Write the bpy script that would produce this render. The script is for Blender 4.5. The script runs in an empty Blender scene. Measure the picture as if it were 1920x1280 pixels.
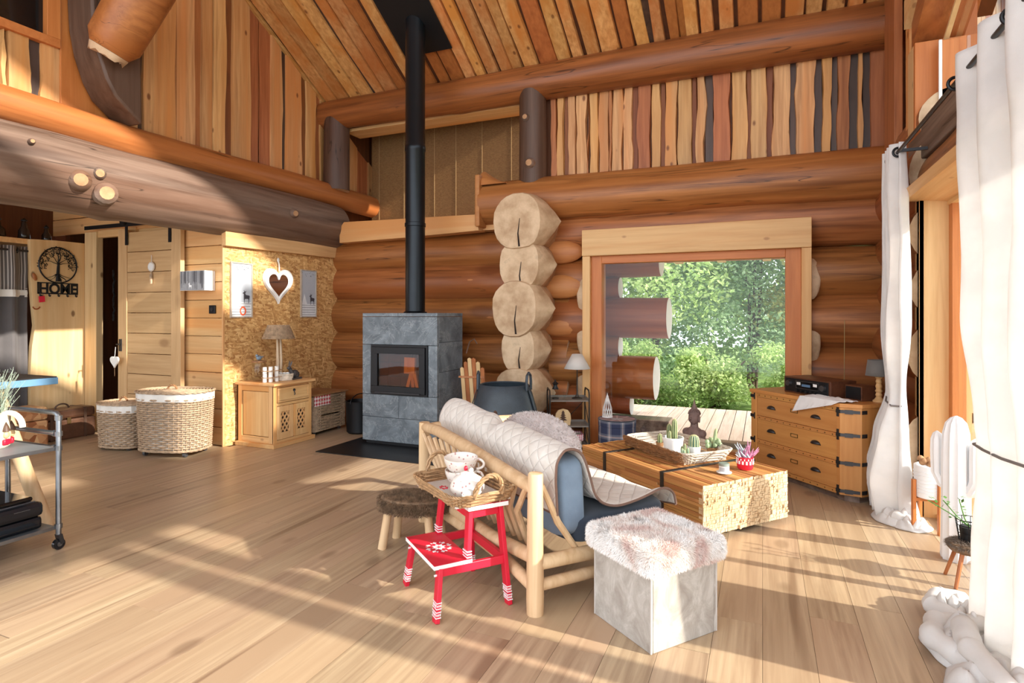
import bpy, math, random
from mathutils import Vector, Matrix, noise
from math import sin, cos, pi, radians
S = bpy.context.scene
COL = S.collection
def lin(c):
    c /= 255.0
    return c/12.92 if c <= .04045 else ((c+.055)/1.055)**2.4
def rgb(r, g, b): return (lin(r), lin(g), lin(b), 1)

# ---------------------------------------------------------------- camera, sky, sun, exposure
cd = bpy.data.cameras.new('camera'); cam = bpy.data.objects.new('camera', cd); COL.objects.link(cam)
cam.location = (0, 0, 1.4); cam.rotation_euler = (pi/2, 0, radians(23.13))
cd.sensor_width = 36; cd.lens = 36*1100/1920; cd.shift_y = -50/1920; cd.clip_start = .05; cd.clip_end = 200
S.camera = cam
w = bpy.data.worlds.new('sky'); S.world = w; w.use_nodes = True
bg = w.node_tree.nodes['Background']; bg.inputs[0].default_value = (.86, .93, 1, 1); bg.inputs[1].default_value = 2.7
sd = bpy.data.lights.new('sun', 'SUN'); sun = bpy.data.objects.new('sun', sd); COL.objects.link(sun)
sd.energy = 7.0; sd.angle = radians(1.1); sd.color = (1, .93, .83)
sun.rotation_euler = Vector((-1, .06, -.44)).to_track_quat('-Z', 'Y').to_euler()
S.view_settings.view_transform = 'Standard'; S.view_settings.look = 'None'; S.view_settings.gamma = 1
S.view_settings.use_curve_mapping = False; S.view_settings.exposure = .38
S.cycles.use_denoising = True; S.cycles.max_bounces = 10; S.cycles.diffuse_bounces = 6; S.cycles.transparent_max_bounces = 16
S.cycles.sample_clamp_indirect = 6

# ---------------------------------------------------------------- helpers
CA, SA = cos(radians(23.13)), sin(radians(23.13))
def ray(px):
    u = (px-960)/1100
    return (-SA+CA*u, CA+SA*u)
def fl(px, py, z=0.0):               # point of height z seen at that pixel
    t = 1100*(1.4-z)/(py-590); d = ray(px)
    return Vector((d[0]*t, d[1]*t, z))
def onY(px, py, Y):
    d = ray(px); t = Y/d[1]; return Vector((d[0]*t, Y, 1.4+(590-py)*t/1100))
def onX(px, py, X):
    d = ray(px); t = X/d[0]; return Vector((X, d[1]*t, 1.4+(590-py)*t/1100))

def link(name, me, mat=None, parent=None):
    o = bpy.data.objects.new(name, me); COL.objects.link(o)
    if mat is not None:
        for m in (mat if isinstance(mat, (list, tuple)) else [mat]): me.materials.append(m)
    if parent is not None: o.parent = parent
    return o
def tag(o, label, cat, group=None, kind=None):
    o['label'] = label; o['category'] = cat
    if group: o['group'] = group
    if kind: o['kind'] = kind
    return o
def thing(name, label, cat, loc=(0, 0, 0), rz=0, group=None):
    o = bpy.data.objects.new(name, None); COL.objects.link(o); o.empty_display_size = .1
    o.location = loc; o.rotation_euler = (0, 0, rz)
    return tag(o, label, cat, group)
def struct(name, parent=None):
    o = bpy.data.objects.new(name, None); COL.objects.link(o); o['kind'] = 'structure'
    if parent: o.parent = parent
    return o
def stuff(o): o['kind'] = 'stuff'; return o
def copy_tree(o, parent=None):
    c = o.copy(); COL.objects.link(c); c.parent = parent
    for ch in list(o.children): copy_tree(ch, c)
    return c
def rotz(a): return Matrix.Rotation(a, 3, 'Z')
class MB:
    def __init__(s): s.v = []; s.f = []; s.m = []; s.mi = 0
    def add(s, vs, fs):
        n = len(s.v); s.v += [tuple(v) for v in vs]
        for f in fs: s.f.append([i+n for i in f]); s.m.append(s.mi)
        return s
    def box(s, x0, x1, y0, y1, z0, z1):
        return s.add([(x0,y0,z0),(x1,y0,z0),(x1,y1,z0),(x0,y1,z0),(x0,y0,z1),(x1,y0,z1),(x1,y1,z1),(x0,y1,z1)],
                     [(0,3,2,1),(4,5,6,7),(0,1,5,4),(1,2,6,5),(2,3,7,6),(3,0,4,7)])
    def cbox(s, c, d, R=None):
        n = len(s.v); s.box(-d[0]/2, d[0]/2, -d[1]/2, d[1]/2, -d[2]/2, d[2]/2)
        c = Vector(c)
        for i in range(n, len(s.v)):
            p = Vector(s.v[i])
            if R is not None: p = R @ p
            s.v[i] = tuple(p+c)
        return s
    def beam(s, a, b, w, h, up=(0, 0, 1), w2=None, h2=None):  # box bar from a to b
        a = Vector(a); b = Vector(b); d = (b-a).normalized(); u = Vector(up)
        x = d.cross(u).normalized(); u = x.cross(d)
        w2 = w2 or w; h2 = h2 or h; vs = []
        for p, ww, hh in ((a, w, h), (b, w2, h2)):
            for i, j in ((-1,-1),(1,-1),(1,1),(-1,1)): vs.append(p+x*ww/2*i+u*hh/2*j)
        return s.add(vs, [(0,1,2,3),(7,6,5,4),(0,4,5,1),(1,5,6,2),(2,6,7,3),(3,7,4,0)])
    def tube(s, pts, r, seg=8, cap=True, closed=False, sq=1):
        pts = [Vector(p) for p in pts]; n = len(pts); rr = r if isinstance(r, (list, tuple)) else [r]*n
        t0 = (pts[1]-pts[0]).normalized()
        up = Vector((0,0,1)) if abs(t0.z) < .9 else Vector((1,0,0))
        x = t0.cross(up).normalized(); vs = []
        for i, p in enumerate(pts):
            if closed: t = pts[(i+1) % n]-pts[i-1]
            else: t = pts[min(i+1, n-1)]-pts[max(i-1, 0)]
            if t.length < 1e-9: t = t0.copy()
            t.normalize(); x = (x-t*x.dot(t)).normalized(); y = t.cross(x)
            for k in range(seg):
                a = 2*pi*k/seg; vs.append(p+x*cos(a)*rr[i]+y*sin(a)*rr[i]*sq)
        fs = []
        for i in range(n if closed else n-1):
            j = (i+1) % n
            for k in range(seg): fs.append((i*seg+k, i*seg+(k+1) % seg, j*seg+(k+1) % seg, j*seg+k))
        if cap and not closed:
            fs.append(tuple(range(seg-1, -1, -1))); fs.append(tuple((n-1)*seg+k for k in range(seg)))
        return s.add(vs, fs)
    def lathe(s, prof, seg=24, c=(0,0,0), sx=1, sy=1, cap=True):
        vs = []; fs = []
        for r, z in prof:
            for k in range(seg):
                a = 2*pi*k/seg; vs.append((c[0]+r*sx*cos(a), c[1]+r*sy*sin(a), c[2]+z))
        for i in range(len(prof)-1):
            for k in range(seg): fs.append((i*seg+k, i*seg+(k+1) % seg, (i+1)*seg+(k+1) % seg, (i+1)*seg+k))
        if cap:
            if prof[0][0] > 1e-4: fs.append(tuple(range(seg-1, -1, -1)))
            if prof[-1][0] > 1e-4: fs.append(tuple((len(prof)-1)*seg+k for k in range(seg)))
        return s.add(vs, fs)
    def ell(s, c, r, seg=16, rings=10, R=None):
        c = Vector(c); vs = []; fs = []
        for i in range(rings+1):
            th = pi*i/rings
            for k in range(seg):
                a = 2*pi*k/seg; p = Vector((r[0]*sin(th)*cos(a), r[1]*sin(th)*sin(a), -r[2]*cos(th)))
                if R is not None: p = R @ p
                vs.append(c+p)
        for i in range(rings):
            for k in range(seg): fs.append((i*seg+k, i*seg+(k+1) % seg, (i+1)*seg+(k+1) % seg, (i+1)*seg+k))
        return s.add(vs, fs)
    def prism(s, poly, f0, f1):     # poly of 2d points; f0,f1 map 2d -> 3d
        n = len(poly); vs = [f0(*p) for p in poly]+[f1(*p) for p in poly]
        return s.add(vs, [tuple(range(n-1, -1, -1)), tuple(range(n, 2*n))]+[(i, (i+1) % n, n+(i+1) % n, n+i) for i in range(n)])
    def grid(s, nu, nv, fn, cu=False):
        vs = [fn(i/(nu if cu else nu-1), j/(nv-1)) for j in range(nv) for i in range(nu)]; fs = []
        for j in range(nv-1):
            for i in range(nu if cu else nu-1):
                a = j*nu+i; b = j*nu+(i+1) % nu; fs.append((a, b, b+nu, a+nu))
        return s.add(vs, fs)
    def build(s, name, mat, parent=None, smooth=True, bevel=0, solid=0, fix=True):
        me = bpy.data.meshes.new(name); me.from_pydata(s.v, [], s.f)
        if any(s.m): me.polygons.foreach_set('material_index', s.m)
        o = link(name, me, mat, parent)
        if fix and len(s.f) < 30000:
            import bmesh
            bm = bmesh.new(); bm.from_mesh(me); bmesh.ops.remove_doubles(bm, verts=bm.verts, dist=1e-6)
            bmesh.ops.recalc_face_normals(bm, faces=bm.faces); bm.to_mesh(me); bm.free()
        if smooth: me.shade_smooth(); me.set_sharp_from_angle(angle=radians(38))
        if solid:
            q = o.modifiers.new('Solidify', 'SOLIDIFY'); q.thickness = solid; q.offset = 0
        if bevel:
            q = o.modifiers.new('Bevel', 'BEVEL'); q.width = bevel; q.segments = 2; q.limit_method = 'ANGLE'; q.angle_limit = radians(40)
        return o
def boxo(name, b, mat, parent=None, bevel=.003): return MB().box(*b).build(name, mat, parent, smooth=False, bevel=bevel)

# ---------------------------------------------------------------- materials
def newmat(name):
    m = bpy.data.materials.new(name); m.use_nodes = True; nt = m.node_tree
    return m, nt, nt.nodes['Principled BSDF']
def N(nt, t, **k):
    n = nt.nodes.new(t)
    for a, b in k.items():
        if isinstance(a, str) and hasattr(n, a): setattr(n, a, b)
    return n
def ramp(nt, fac, stops):
    r = nt.nodes.new('ShaderNodeValToRGB'); e = r.color_ramp.elements
    while len(e) < len(stops): e.new(.5)
    for i, (p, c) in enumerate(stops): e[i].position = p; e[i].color = c if len(c) == 4 else (*c, 1)
    nt.links.new(fac, r.inputs[0]); return r.outputs[0]
def mixc(nt, a, b, fac, mode='MIX'):
    m = nt.nodes.new('ShaderNodeMix'); m.data_type = 'RGBA'; m.blend_type = mode
    for sock, v in ((m.inputs[0], fac), (m.inputs[6], a), (m.inputs[7], b)):
        if isinstance(v, (int, float)): sock.default_value = v
        elif isinstance(v, (tuple, list)): sock.default_value = v
        else: nt.links.new(v, sock)
    return m.outputs[2]
def bump(nt, p, h, strength, dist=.01):
    b = nt.nodes.new('ShaderNodeBump'); b.inputs['Strength'].default_value = strength; b.inputs['Distance'].default_value = dist
    nt.links.new(h, b.inputs['Height']); nt.links.new(b.outputs[0], p.inputs['Normal'])
def coords(nt, scale, rnd=True, rot=(0,0,0)):
    tc = nt.nodes.new('ShaderNodeTexCoord'); mp = nt.nodes.new('ShaderNodeMapping')
    mp.inputs['Scale'].default_value = scale; mp.inputs['Rotation'].default_value = rot
    if rnd:
        oi = nt.nodes.new('ShaderNodeObjectInfo'); ad = nt.nodes.new('ShaderNodeVectorMath'); ad.operation = 'MULTIPLY_ADD'
        cb = nt.nodes.new('ShaderNodeCombineXYZ')
        for i in range(3): nt.links.new(oi.outputs['Random'], cb.inputs[i])
        nt.links.new(cb.outputs[0], ad.inputs[0]); ad.inputs[1].default_value = (37, 23, 51)
        nt.links.new(tc.outputs['Object'], ad.inputs[2]); nt.links.new(ad.outputs[0], mp.inputs[0])
    else: nt.links.new(tc.outputs['Object'], mp.inputs[0])
    return mp.outputs[0]
def noi(nt, vec, scale, detail=4, rough=.55, dist=0):
    n = nt.nodes.new('ShaderNodeTexNoise'); n.inputs['Scale'].default_value = scale; n.inputs['Detail'].default_value = detail
    n.inputs['Roughness'].default_value = rough; n.inputs['Distortion'].default_value = dist
    nt.links.new(vec, n.inputs['Vector']); return n.outputs['Fac']
def plain(name, c, rough=.6, metal=0, var=.12, scale=8, bmp=0, bscale=60, spec=None, sheen=0):
    m, nt, p = newmat(name); p.inputs['Roughness'].default_value = rough; p.inputs['Metallic'].default_value = metal
    v = coords(nt, (1, 1, 1)); f = noi(nt, v, scale)
    a = tuple(x*(1-var) for x in c[:3])+(1,); b = tuple(min(1, x*(1+var)) for x in c[:3])+(1,)
    nt.links.new(ramp(nt, f, [(.3, a), (.7, b)]), p.inputs['Base Color'])
    if bmp: bump(nt, p, noi(nt, v, bscale, 3), bmp, .005)
    if spec is not None: p.inputs['Specular IOR Level'].default_value = spec
    if sheen: p.inputs['Sheen Weight'].default_value = sheen
    return m
def wood(name, c1, c2, ax=0, fine=26, rough=.5, rnd=.2, knot=.6, kscale=2.2, kcol=None, bmp=.25, c3=None, st=.06, streak=None, spec=.4, crack=0, ksz=1):
    m, nt, p = newmat(name); p.inputs['Roughness'].default_value = rough; p.inputs['Specular IOR Level'].default_value = spec
    sc = [1, 1, 1]; sc[ax] = st; v = coords(nt, tuple(sc)); v2 = coords(nt, tuple(1 if i != ax else .55 for i in range(3)))
    f = noi(nt, v, fine, 6, .6, .4); f2 = noi(nt, v, fine*.16, 3, .5, .8)
    col = ramp(nt, f, [(.3, c1), (.72, c2)])
    if c3: col = mixc(nt, col, c3, ramp(nt, f2, [(.42, (0,0,0,1)), (.68, (1,1,1,1))]))
    if streak:
        g = noi(nt, v, fine*.5, 2, .5, .3); col = mixc(nt, col, streak, ramp(nt, g, [(.62, (0,0,0,1)), (.72, (.8,.8,.8,1))]))
    if knot:
        vo = nt.nodes.new('ShaderNodeTexVoronoi'); vo.inputs['Scale'].default_value = kscale; nt.links.new(v2, vo.inputs['Vector'])
        kf = ramp(nt, vo.outputs['Distance'], [(.07*ksz, (knot,)*3+(1,)), (.13*ksz, (0,0,0,1))])
        col = mixc(nt, col, kcol or tuple(x*.35 for x in c1[:3])+(1,), kf)
    if crack:
        sc3 = [1, 1, 1]; sc3[ax] = .045; g = noi(nt, coords(nt, tuple(sc3)), 7, 3, .5, .2); g2 = noi(nt, v2, 1.1, 2)
        cf = ramp(nt, g, [(.492, (0,0,0,1)), (.5, (crack,)*3+(1,)), (.508, (0,0,0,1))]); cf = mixc(nt, cf, ramp(nt, g2, [(.5, (0,0,0,1)), (.56, (1,1,1,1))]), 1.0, 'MULTIPLY')
        col = mixc(nt, col, tuple(x*.22 for x in c1[:3])+(1,), cf)
    if rnd:
        oi = nt.nodes.new('ShaderNodeObjectInfo'); hs = nt.nodes.new('ShaderNodeHueSaturation')
        mr = nt.nodes.new('ShaderNodeMapRange'); mr.inputs[3].default_value = 1-rnd; mr.inputs[4].default_value = 1+rnd*.6
        nt.links.new(oi.outputs['Random'], mr.inputs[0]); nt.links.new(mr.outputs[0], hs.inputs['Value'])
        m2 = nt.nodes.new('ShaderNodeMath'); m2.operation = 'MULTIPLY'; m2.inputs[1].default_value = 17.3
        m3 = nt.nodes.new('ShaderNodeMath'); m3.operation = 'FRACT'; nt.links.new(oi.outputs['Random'], m2.inputs[0]); nt.links.new(m2.outputs[0], m3.inputs[0])
        mh = nt.nodes.new('ShaderNodeMapRange'); mh.inputs[3].default_value = .5-rnd*.04; mh.inputs[4].default_value = .5+rnd*.04
        nt.links.new(m3.outputs[0], mh.inputs[0]); nt.links.new(mh.outputs[0], hs.inputs['Hue'])
        nt.links.new(col, hs.inputs['Color']); col = hs.outputs[0]
    nt.links.new(col, p.inputs['Base Color'])
    if bmp: bump(nt, p, f, bmp, .004)
    return m
def endgrain(name, c1, c2, crack=rgb(90, 62, 40)):
    m, nt, p = newmat(name); p.inputs['Roughness'].default_value = .75
    v = coords(nt, (1, 1, 1)); a = noi(nt, v, 5, 5, .6); b = noi(nt, v, 40, 4)
    col = ramp(nt, a, [(.35, c1), (.65, c2)]); col = mixc(nt, col, crack, ramp(nt, a, [(.62, (0,0,0,1)), (.8, (.55,.55,.55,1))]))
    nt.links.new(col, p.inputs['Base Color']); bump(nt, p, b, .3, .004); return m
M = {}
M['floor'] = wood('oak_laminate', rgb(152,124,98), rgb(200,174,142), 1, 26, .36, .12, .4, 2.6, rgb(96,70,48), .08, rgb(176,148,118), .04, rgb(132,104,80))
M['joint'] = plain('floor_joint', rgb(95,70,48), .8)
M['log'] = wood('spruce_log', rgb(108,60,28), rgb(186,120,68), 0, 16, .42, .14, .55, 1.1, rgb(96,46,20), .25, rgb(154,88,42), .05, rgb(104,56,26), crack=.85)
M['log_y'] = wood('spruce_log_y', rgb(108,60,28), rgb(186,120,68), 1, 16, .42, .14, .55, 1.1, rgb(96,46,20), .25, rgb(154,88,42), .05, rgb(104,56,26), crack=.85)
M['log_pale'] = wood('spruce_scarf', rgb(168,104,56), rgb(190,128,74), 0, 20, .5, .1, .3)
M['end'] = endgrain('log_end_grain', rgb(176,144,110), rgb(216,188,154))
M['end_brown'] = endgrain('log_side_cut', rgb(150,108,72), rgb(192,150,110))
M['bark'] = wood('weathered_log', rgb(66,50,40), rgb(146,126,112), 1, 14, .5, .1, .4, 1.4, rgb(70,48,36), .3, rgb(112,80,62), .05, rgb(72,52,42), crack=.85)
M['bark_z'] = wood('bark_post', rgb(72,50,38), rgb(104,80,66), 2, 14, .5, .1, .4, 1.4, rgb(44,30,24), .3, rgb(86,58,42), .05, crack=.85)
M['loglight'] = wood('orange_log_y', rgb(128,72,36), rgb(186,118,66), 1, 16, .42, .08, .6, 1.4, rgb(80,40,20), .2, rgb(162,94,46), .05, crack=.85)
M['purlin'] = wood('purlin_log', rgb(104,58,28), rgb(166,100,52), 0, 14, .4, .05, .5, 1.2, rgb(90,44,20), .2, rgb(134,76,36), .05, crack=.85)
M['board'] = wood('pine_board', rgb(170,120,72), rgb(222,174,118), 2, 24, .5, .16, .85, 6.5,  rgb(112,62,30), .15, rgb(206,140,76), .05, ksz=1.1)
M['board_red'] = wood('larch_board', rgb(146,84,46), rgb(190,120,72), 2, 24, .5, .14, .5, 2.2, rgb(120,60,28), .15, None, .05)
M['board_brown'] = wood('brown_board', rgb(112,62,32), rgb(140,82,44), 2, 24, .5, .14, .3, 2.2)
M['board_dark'] = wood('bark_board', rgb(58,42,34), rgb(96,72,56), 2, 14, .4, .2, .3, 2, rgb(40,28,22), .4, rgb(74,60,54), .08)
M['ceil'] = wood('ceiling_board', rgb(178,122,66), rgb(226,172,110), 1, 24, .5, .2, .8, 6, rgb(110,60,28), .15, rgb(196,124,60), .05, ksz=1.0)
M['ceil_red'] = wood('ceiling_board_red', rgb(156,92,46), rgb(184,114,60), 1, 24, .5, .15, .5, 2.2, rgb(110,54,24), .15, None, .05)
M['ceil_back'] = wood('ceiling_backing', rgb(64,36,20), rgb(92,52,28), 1, 20, .6, 0, 0)
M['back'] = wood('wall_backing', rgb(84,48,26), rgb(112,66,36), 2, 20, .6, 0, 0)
M['pine_x'] = wood('pine_x', rgb(204,158,104), rgb(228,188,134), 0, 22, .5, .08, .5, 5, rgb(132,78,40), .12, rgb(212,150,88), .05, ksz=.75)
M['pine_y'] = wood('pine_y', rgb(204,158,104), rgb(228,188,134), 1, 22, .5, .08, .5, 5, rgb(132,78,40), .12, rgb(212,150,88), .05, ksz=.75)
M['pine_z'] = wood('pine_z', rgb(204,158,104), rgb(228,188,134), 2, 22, .5, .08, .5, 5, rgb(132,78,40), .12, rgb(212,150,88), .05, ksz=.75)
M['orange_z'] = wood('window_wood_z', rgb(182,106,50), rgb(202,126,66), 2, 22, .45, .05, 0)
M['orange_x'] = wood('window_wood_x', rgb(182,106,50), rgb(202,126,66), 0, 22, .45, .05, 0)
M['door_x'] = wood('door_plank', rgb(188,150,104), rgb(208,172,126), 0, 22, .55, .06, .5, 2.2, rgb(130,90,54), .1)
M['door_z'] = wood('door_stile', rgb(190,152,106), rgb(210,174,128), 2, 22, .55, .04, .4, 2.0, rgb(130,90,54), .1)
M['pale_z'] = wood('pale_slab', rgb(206,172,124), rgb(228,198,150), 2, 20, .5, .04, .8, 5, rgb(104,66,36), .1, rgb(204,160,108), .05, ksz=1.0)
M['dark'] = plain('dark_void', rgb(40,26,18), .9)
M['deck'] = wood('deck_board', rgb(176,150,134), rgb(206,184,170), 1, 20, .7, .1, 0)
M['black'] = plain('black_metal', rgb(24,25,28), .45, .3, .1)
M['blackpipe'] = plain('stove_pipe_black', rgb(26,31,36), .34, .5, .1)
M['iron'] = plain('grey_iron', rgb(70,70,72), .4, .8, .2)
M['steel'] = plain('galvanised_pipe', rgb(120,122,126), .32, .9, .2)
M['brass'] = plain('aged_brass', rgb(120,98,64), .4, .9)
M['white'] = plain('white_ceramic', rgb(236,236,236), .35, 0, .03)
M['white_m'] = plain('white_matt', rgb(232,230,226), .7, 0, .05)
M['red'] = plain('red_paint', rgb(206,24,52), .4, 0, .06)
M['black_p'] = plain('black_plastic', rgb(18,22,28), .18, 0, .1)
M['glassdark'] = plain('dark_glass', rgb(20,18,18), .06, 0, .1)
M['log_outer'] = wood('outer_log', rgb(140,72,34), rgb(184,106,56), 0, 14, .5, .2, .4, 1.4, rgb(90,46,22), .25)
def glass(name, tint=(1,1,1,1), rough=0, f=1.45):
    m, nt, p = newmat(name); nt.nodes.remove(p); out = nt.nodes['Material Output']
    t = N(nt, 'ShaderNodeBsdfTransparent'); t.inputs[0].default_value = tint; g = N(nt, 'ShaderNodeBsdfGlossy'); g.inputs['Roughness'].default_value = rough
    fr = N(nt, 'ShaderNodeFresnel'); fr.inputs[0].default_value = f; mx = N(nt, 'ShaderNodeMixShader')
    ge = N(nt, 'ShaderNodeNewGeometry'); iv = N(nt, 'ShaderNodeMath', operation='SUBTRACT'); iv.inputs[0].default_value = 1; nt.links.new(ge.outputs['Backfacing'], iv.inputs[1]); ml = N(nt, 'ShaderNodeMath', operation='MULTIPLY'); nt.links.new(fr.outputs[0], ml.inputs[0]); nt.links.new(iv.outputs[0], ml.inputs[1])
    nt.links.new(ml.outputs[0], mx.inputs[0]); nt.links.new(t.outputs[0], mx.inputs[1]); nt.links.new(g.outputs[0], mx.inputs[2]); nt.links.new(mx.outputs[0], out.inputs[0])
    return m
M['glass'] = glass('window_glass', (.97,.985,.98,1))
M['glass_amber'] = glass('fire_glass', (.8,.62,.42,1), .02)
M['glass_clear'] = glass('jar_glass', (.93,.96,.96,1))
def cloth(name, c, trans=.3, c2=None, bmp=.2, bscale=220, sheen=.2):
    m, nt, p = newmat(name); p.inputs['Roughness'].default_value = .9; p.inputs['Sheen Weight'].default_value = sheen
    v = coords(nt, (1,1,1)); f = noi(nt, v, 6); c2 = c2 or tuple(x*.9 for x in c[:3])+(1,)
    col = ramp(nt, f, [(.35, c), (.65, c2)]); nt.links.new(col, p.inputs['Base Color']); bump(nt, p, noi(nt, v, bscale, 3), bmp, .003)
    if trans:
        out = nt.nodes['Material Output']; tr = N(nt, 'ShaderNodeBsdfTranslucent'); nt.links.new(col, tr.inputs[0])
        mx = N(nt, 'ShaderNodeMixShader'); mx.inputs[0].default_value = trans
        nt.links.new(p.outputs[0], mx.inputs[1]); nt.links.new(tr.outputs[0], mx.inputs[2]); nt.links.new(mx.outputs[0], out.inputs[0])
    return m
M['curtain'] = cloth('white_curtain', rgb(242,239,236), .36, rgb(232,229,226))
M['greycurtain'] = cloth('grey_curtain', rgb(96,92,92), .05)
M['wicker'] = plain('natural_wicker', rgb(168,132,94), .6, 0, .35, 30, .3)
M['wicker_g'] = plain('grey_wicker', rgb(176,150,122), .65, 0, .35, 30, .3)
M['wicker_w'] = plain('whitewashed_wicker', rgb(206,194,178), .7, 0, .25, 30, .3)
M['wicker_d'] = plain('brown_wicker', rgb(150,108,70), .65, 0, .3, 30, .3)
M['linen'] = cloth('white_linen', rgb(228,224,216), 0)
M['log_peeled'] = wood('peeled_log', rgb(196,158,116), rgb(226,194,154), 2, 20, .5, .06, .35, 3, rgb(150,100,60), .1)
# ---------------------------------------------------------------- structure
def log(name, ax, a0, a1, c, r0, r1, seed, mats, parent, seg=26, wob=.05, step=.16, ends=True, bend=.02, sq=1.0, knots=0):
    """a hand-peeled log along axis ax (0 x, 1 y, 2 z) with its own bumps, taper and bend"""
    b = MB(); n = max(2, int(abs(a1-a0)/step)+1); vs = []; fs = []; sd_ = seed*7.31
    rnd = random.Random(seed); kn = [(rnd.uniform(a0, a1), rnd.uniform(-2.6, -.4) if ax != 2 else rnd.uniform(-2.8, 0), rnd.uniform(.6, 1.2)) for _ in range(knots)]
    for i in range(n+1):
        t = i/n; a = a0+(a1-a0)*t; r = r0+(r1-r0)*t
        o1 = bend*noise.noise(Vector((a*.5, sd_, 3))); o2 = bend*noise.noise(Vector((a*.5, sd_, 9)))
        for k in range(seg):
            th = 2*pi*k/seg
            q = r*(1+wob*noise.noise(Vector((a*1.1, cos(th)*1.2+sd_, sin(th)*1.2)))+wob*.4*noise.noise(Vector((a*3, cos(th)*2+sd_, sin(th)*2))))
            for ka, kt, kr in kn:
                dd = ((a-ka)/.07)**2+((((th-kt+pi) % (2*pi))-pi)/.3)**2
                if dd < 6: q += .02*kr*math.exp(-dd)
            u = cos(th)*q; v = sin(th)*q*sq
            p = [0, 0, 0]; oth = [i_ for i_ in range(3) if i_ != ax]; p[ax] = a; p[oth[0]] = c[0]+u+o1; p[oth[1]] = c[1]+v+o2
            vs.append(p)
    for i in range(n):
        for k in range(seg): fs.append((i*seg+k, i*seg+(k+1) % seg, (i+1)*seg+(k+1) % seg, (i+1)*seg+k))
    b.add(vs, fs)
    if ends:
        b.mi = 1; ii = len(b.v)
        b.add(vs[:seg], [tuple(range(seg-1, -1, -1))]); b.add(vs[-seg:], [tuple(range(seg))])
    return b.build(name, mats, parent)

def knot_stub(c, d, r, parent, name='knot'):
    """sawn-off branch stub: bark collar plus a pale cut face"""
    c = Vector(c); d = Vector(d).normalized(); b = MB()
    pts = [c-d*.05, c+d*.01, c+d*.028, c+d*.034]; b.tube(pts, [r*1.7, r*1.45, r*1.05, r*.9], 14, cap=False)
    b.mi = 1; up = Vector((0,0,1)); x = d.cross(up).normalized(); y = d.cross(x)
    e = c+d*.034; b.add([e+x*cos(2*pi*k/14)*r*.9+y*sin(2*pi*k/14)*r*.9 for k in range(14)], [tuple(range(14))])
    return b.build(name, [M['bark'], M['end_brown']], parent, fix=False)

# floor ------------------------------------------------------------------
floor = struct('floor')
MB().box(-9.2, 1.32, -3, 7.0, -.12, -.004).build('floor_base', M['joint'], floor, smooth=False)
R_ = random.Random(4)
pl = {}
for ci in range(46):
    x = -8.0+.2*ci; y = .7-R_.uniform(0, 1.5)
    while y < 6.3:
        L = 1.5; ye = y+L
        a, b_ = max(y, .7), min(ye, 6.3 if x > -5.4 else 4.55)
        if b_-a > .05:
            key = round(b_-a, 2)
            if key not in pl:
                mb = MB().box(.0008, .1992, .0008, key-.0008, -.012, 0); o = mb.build('plank', M['floor'], floor, smooth=False); pl[key] = o
            else: o = pl[key].copy(); COL.objects.link(o)
            o.location = (x, a, R_.uniform(-.0004, 0))
        y = ye
fb = MB()
for k in range(46): fb.box(-8+.2*k+.0008, -8+.2*k+.1992, -3, .699, -.012, 0)
stuff(fb.build('near_planks', M['floor'], floor, smooth=False))
boxo('threshold_floor', (-8.2, -5.5, 4.56, 6.9, -.01, 0), M['floor'], floor, 0)

# back wall ---------------------------------------------------------------
wb = struct('wall_back'); LM = [M['log'], M['end']]
cz = [-.02, .24, .7, 1.14, 1.59, 2.0, 2.36]
zl = [(.0, .2), (.47, .27), (.93, .26), (1.39, .25), (1.8, .24), (2.18, .23)]
for i, (z, r) in enumerate(zl): log('log', 0, -5.6, -2.0, (6.47, z), r*1.03, r, 11+i, LM, wb, knots=3)
zr = [(-.05, .2), (.37, .27), (.85, .27), (1.345, .28), (1.8, .26), (2.25, .28)]
for i, (z, r) in enumerate(zr):
    if z+r > 2.32: continue
    log('log', 0, -2.2, -1.80, (6.47, z), r, r, 31+i, LM, wb)
    log('log', 0, .42, 1.6, (6.47, z), r, r*.97, 41+i, LM, wb, knots=1)
log('log', 0, -2.2, 1.6, (6.50, 2.33), .27, .27, 53, LM, wb, knots=2)
log('plate_log', 0, -3.02, 1.6, (6.33, 2.71), .275, .25, 61, [M['log'], M['log_pale']], wb, knots=5, sq=.95)
# half log saddle at the end of the plate log
b = MB(); vs = []
for i in range(6):
    t = i/5; x = -3.03+.34*t; h = .17*(1-t)**1.6+.03
    for k in range(9):
        th = pi*k/8; vs.append((x, 6.3-.2*cos(th), 2.9+h*sin(th)))
b.add(vs, [(i*9+k, i*9+k+1, (i+1)*9+k+1, (i+1)*9+k) for i in range(5) for k in range(8)]+[tuple(range(9)), tuple(45+k for k in range(8, -1, -1))])
b.build('saddle_block', M['log_pale'], wb)
boxo('end_plate', (-3.06, -3.0, 6.06, 6.5, 2.42, 3.02), M['log_pale'], wb, .015)
# pale flush cuts where the logs meet the window casing
for x, s in ((-1.80, -1), (.42, 1)):
    for z, r in ((.6, .2), (1.12, .2), (1.6, .22)) if s < 0 else ((1.12, .22), (1.72, .2), (.55, .2)):
        b = MB(); b.ell((x, 6.235, z+.02), (.085, .03, r), 18, 10); b.build('flush_cut', M['end'], wb)
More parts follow.
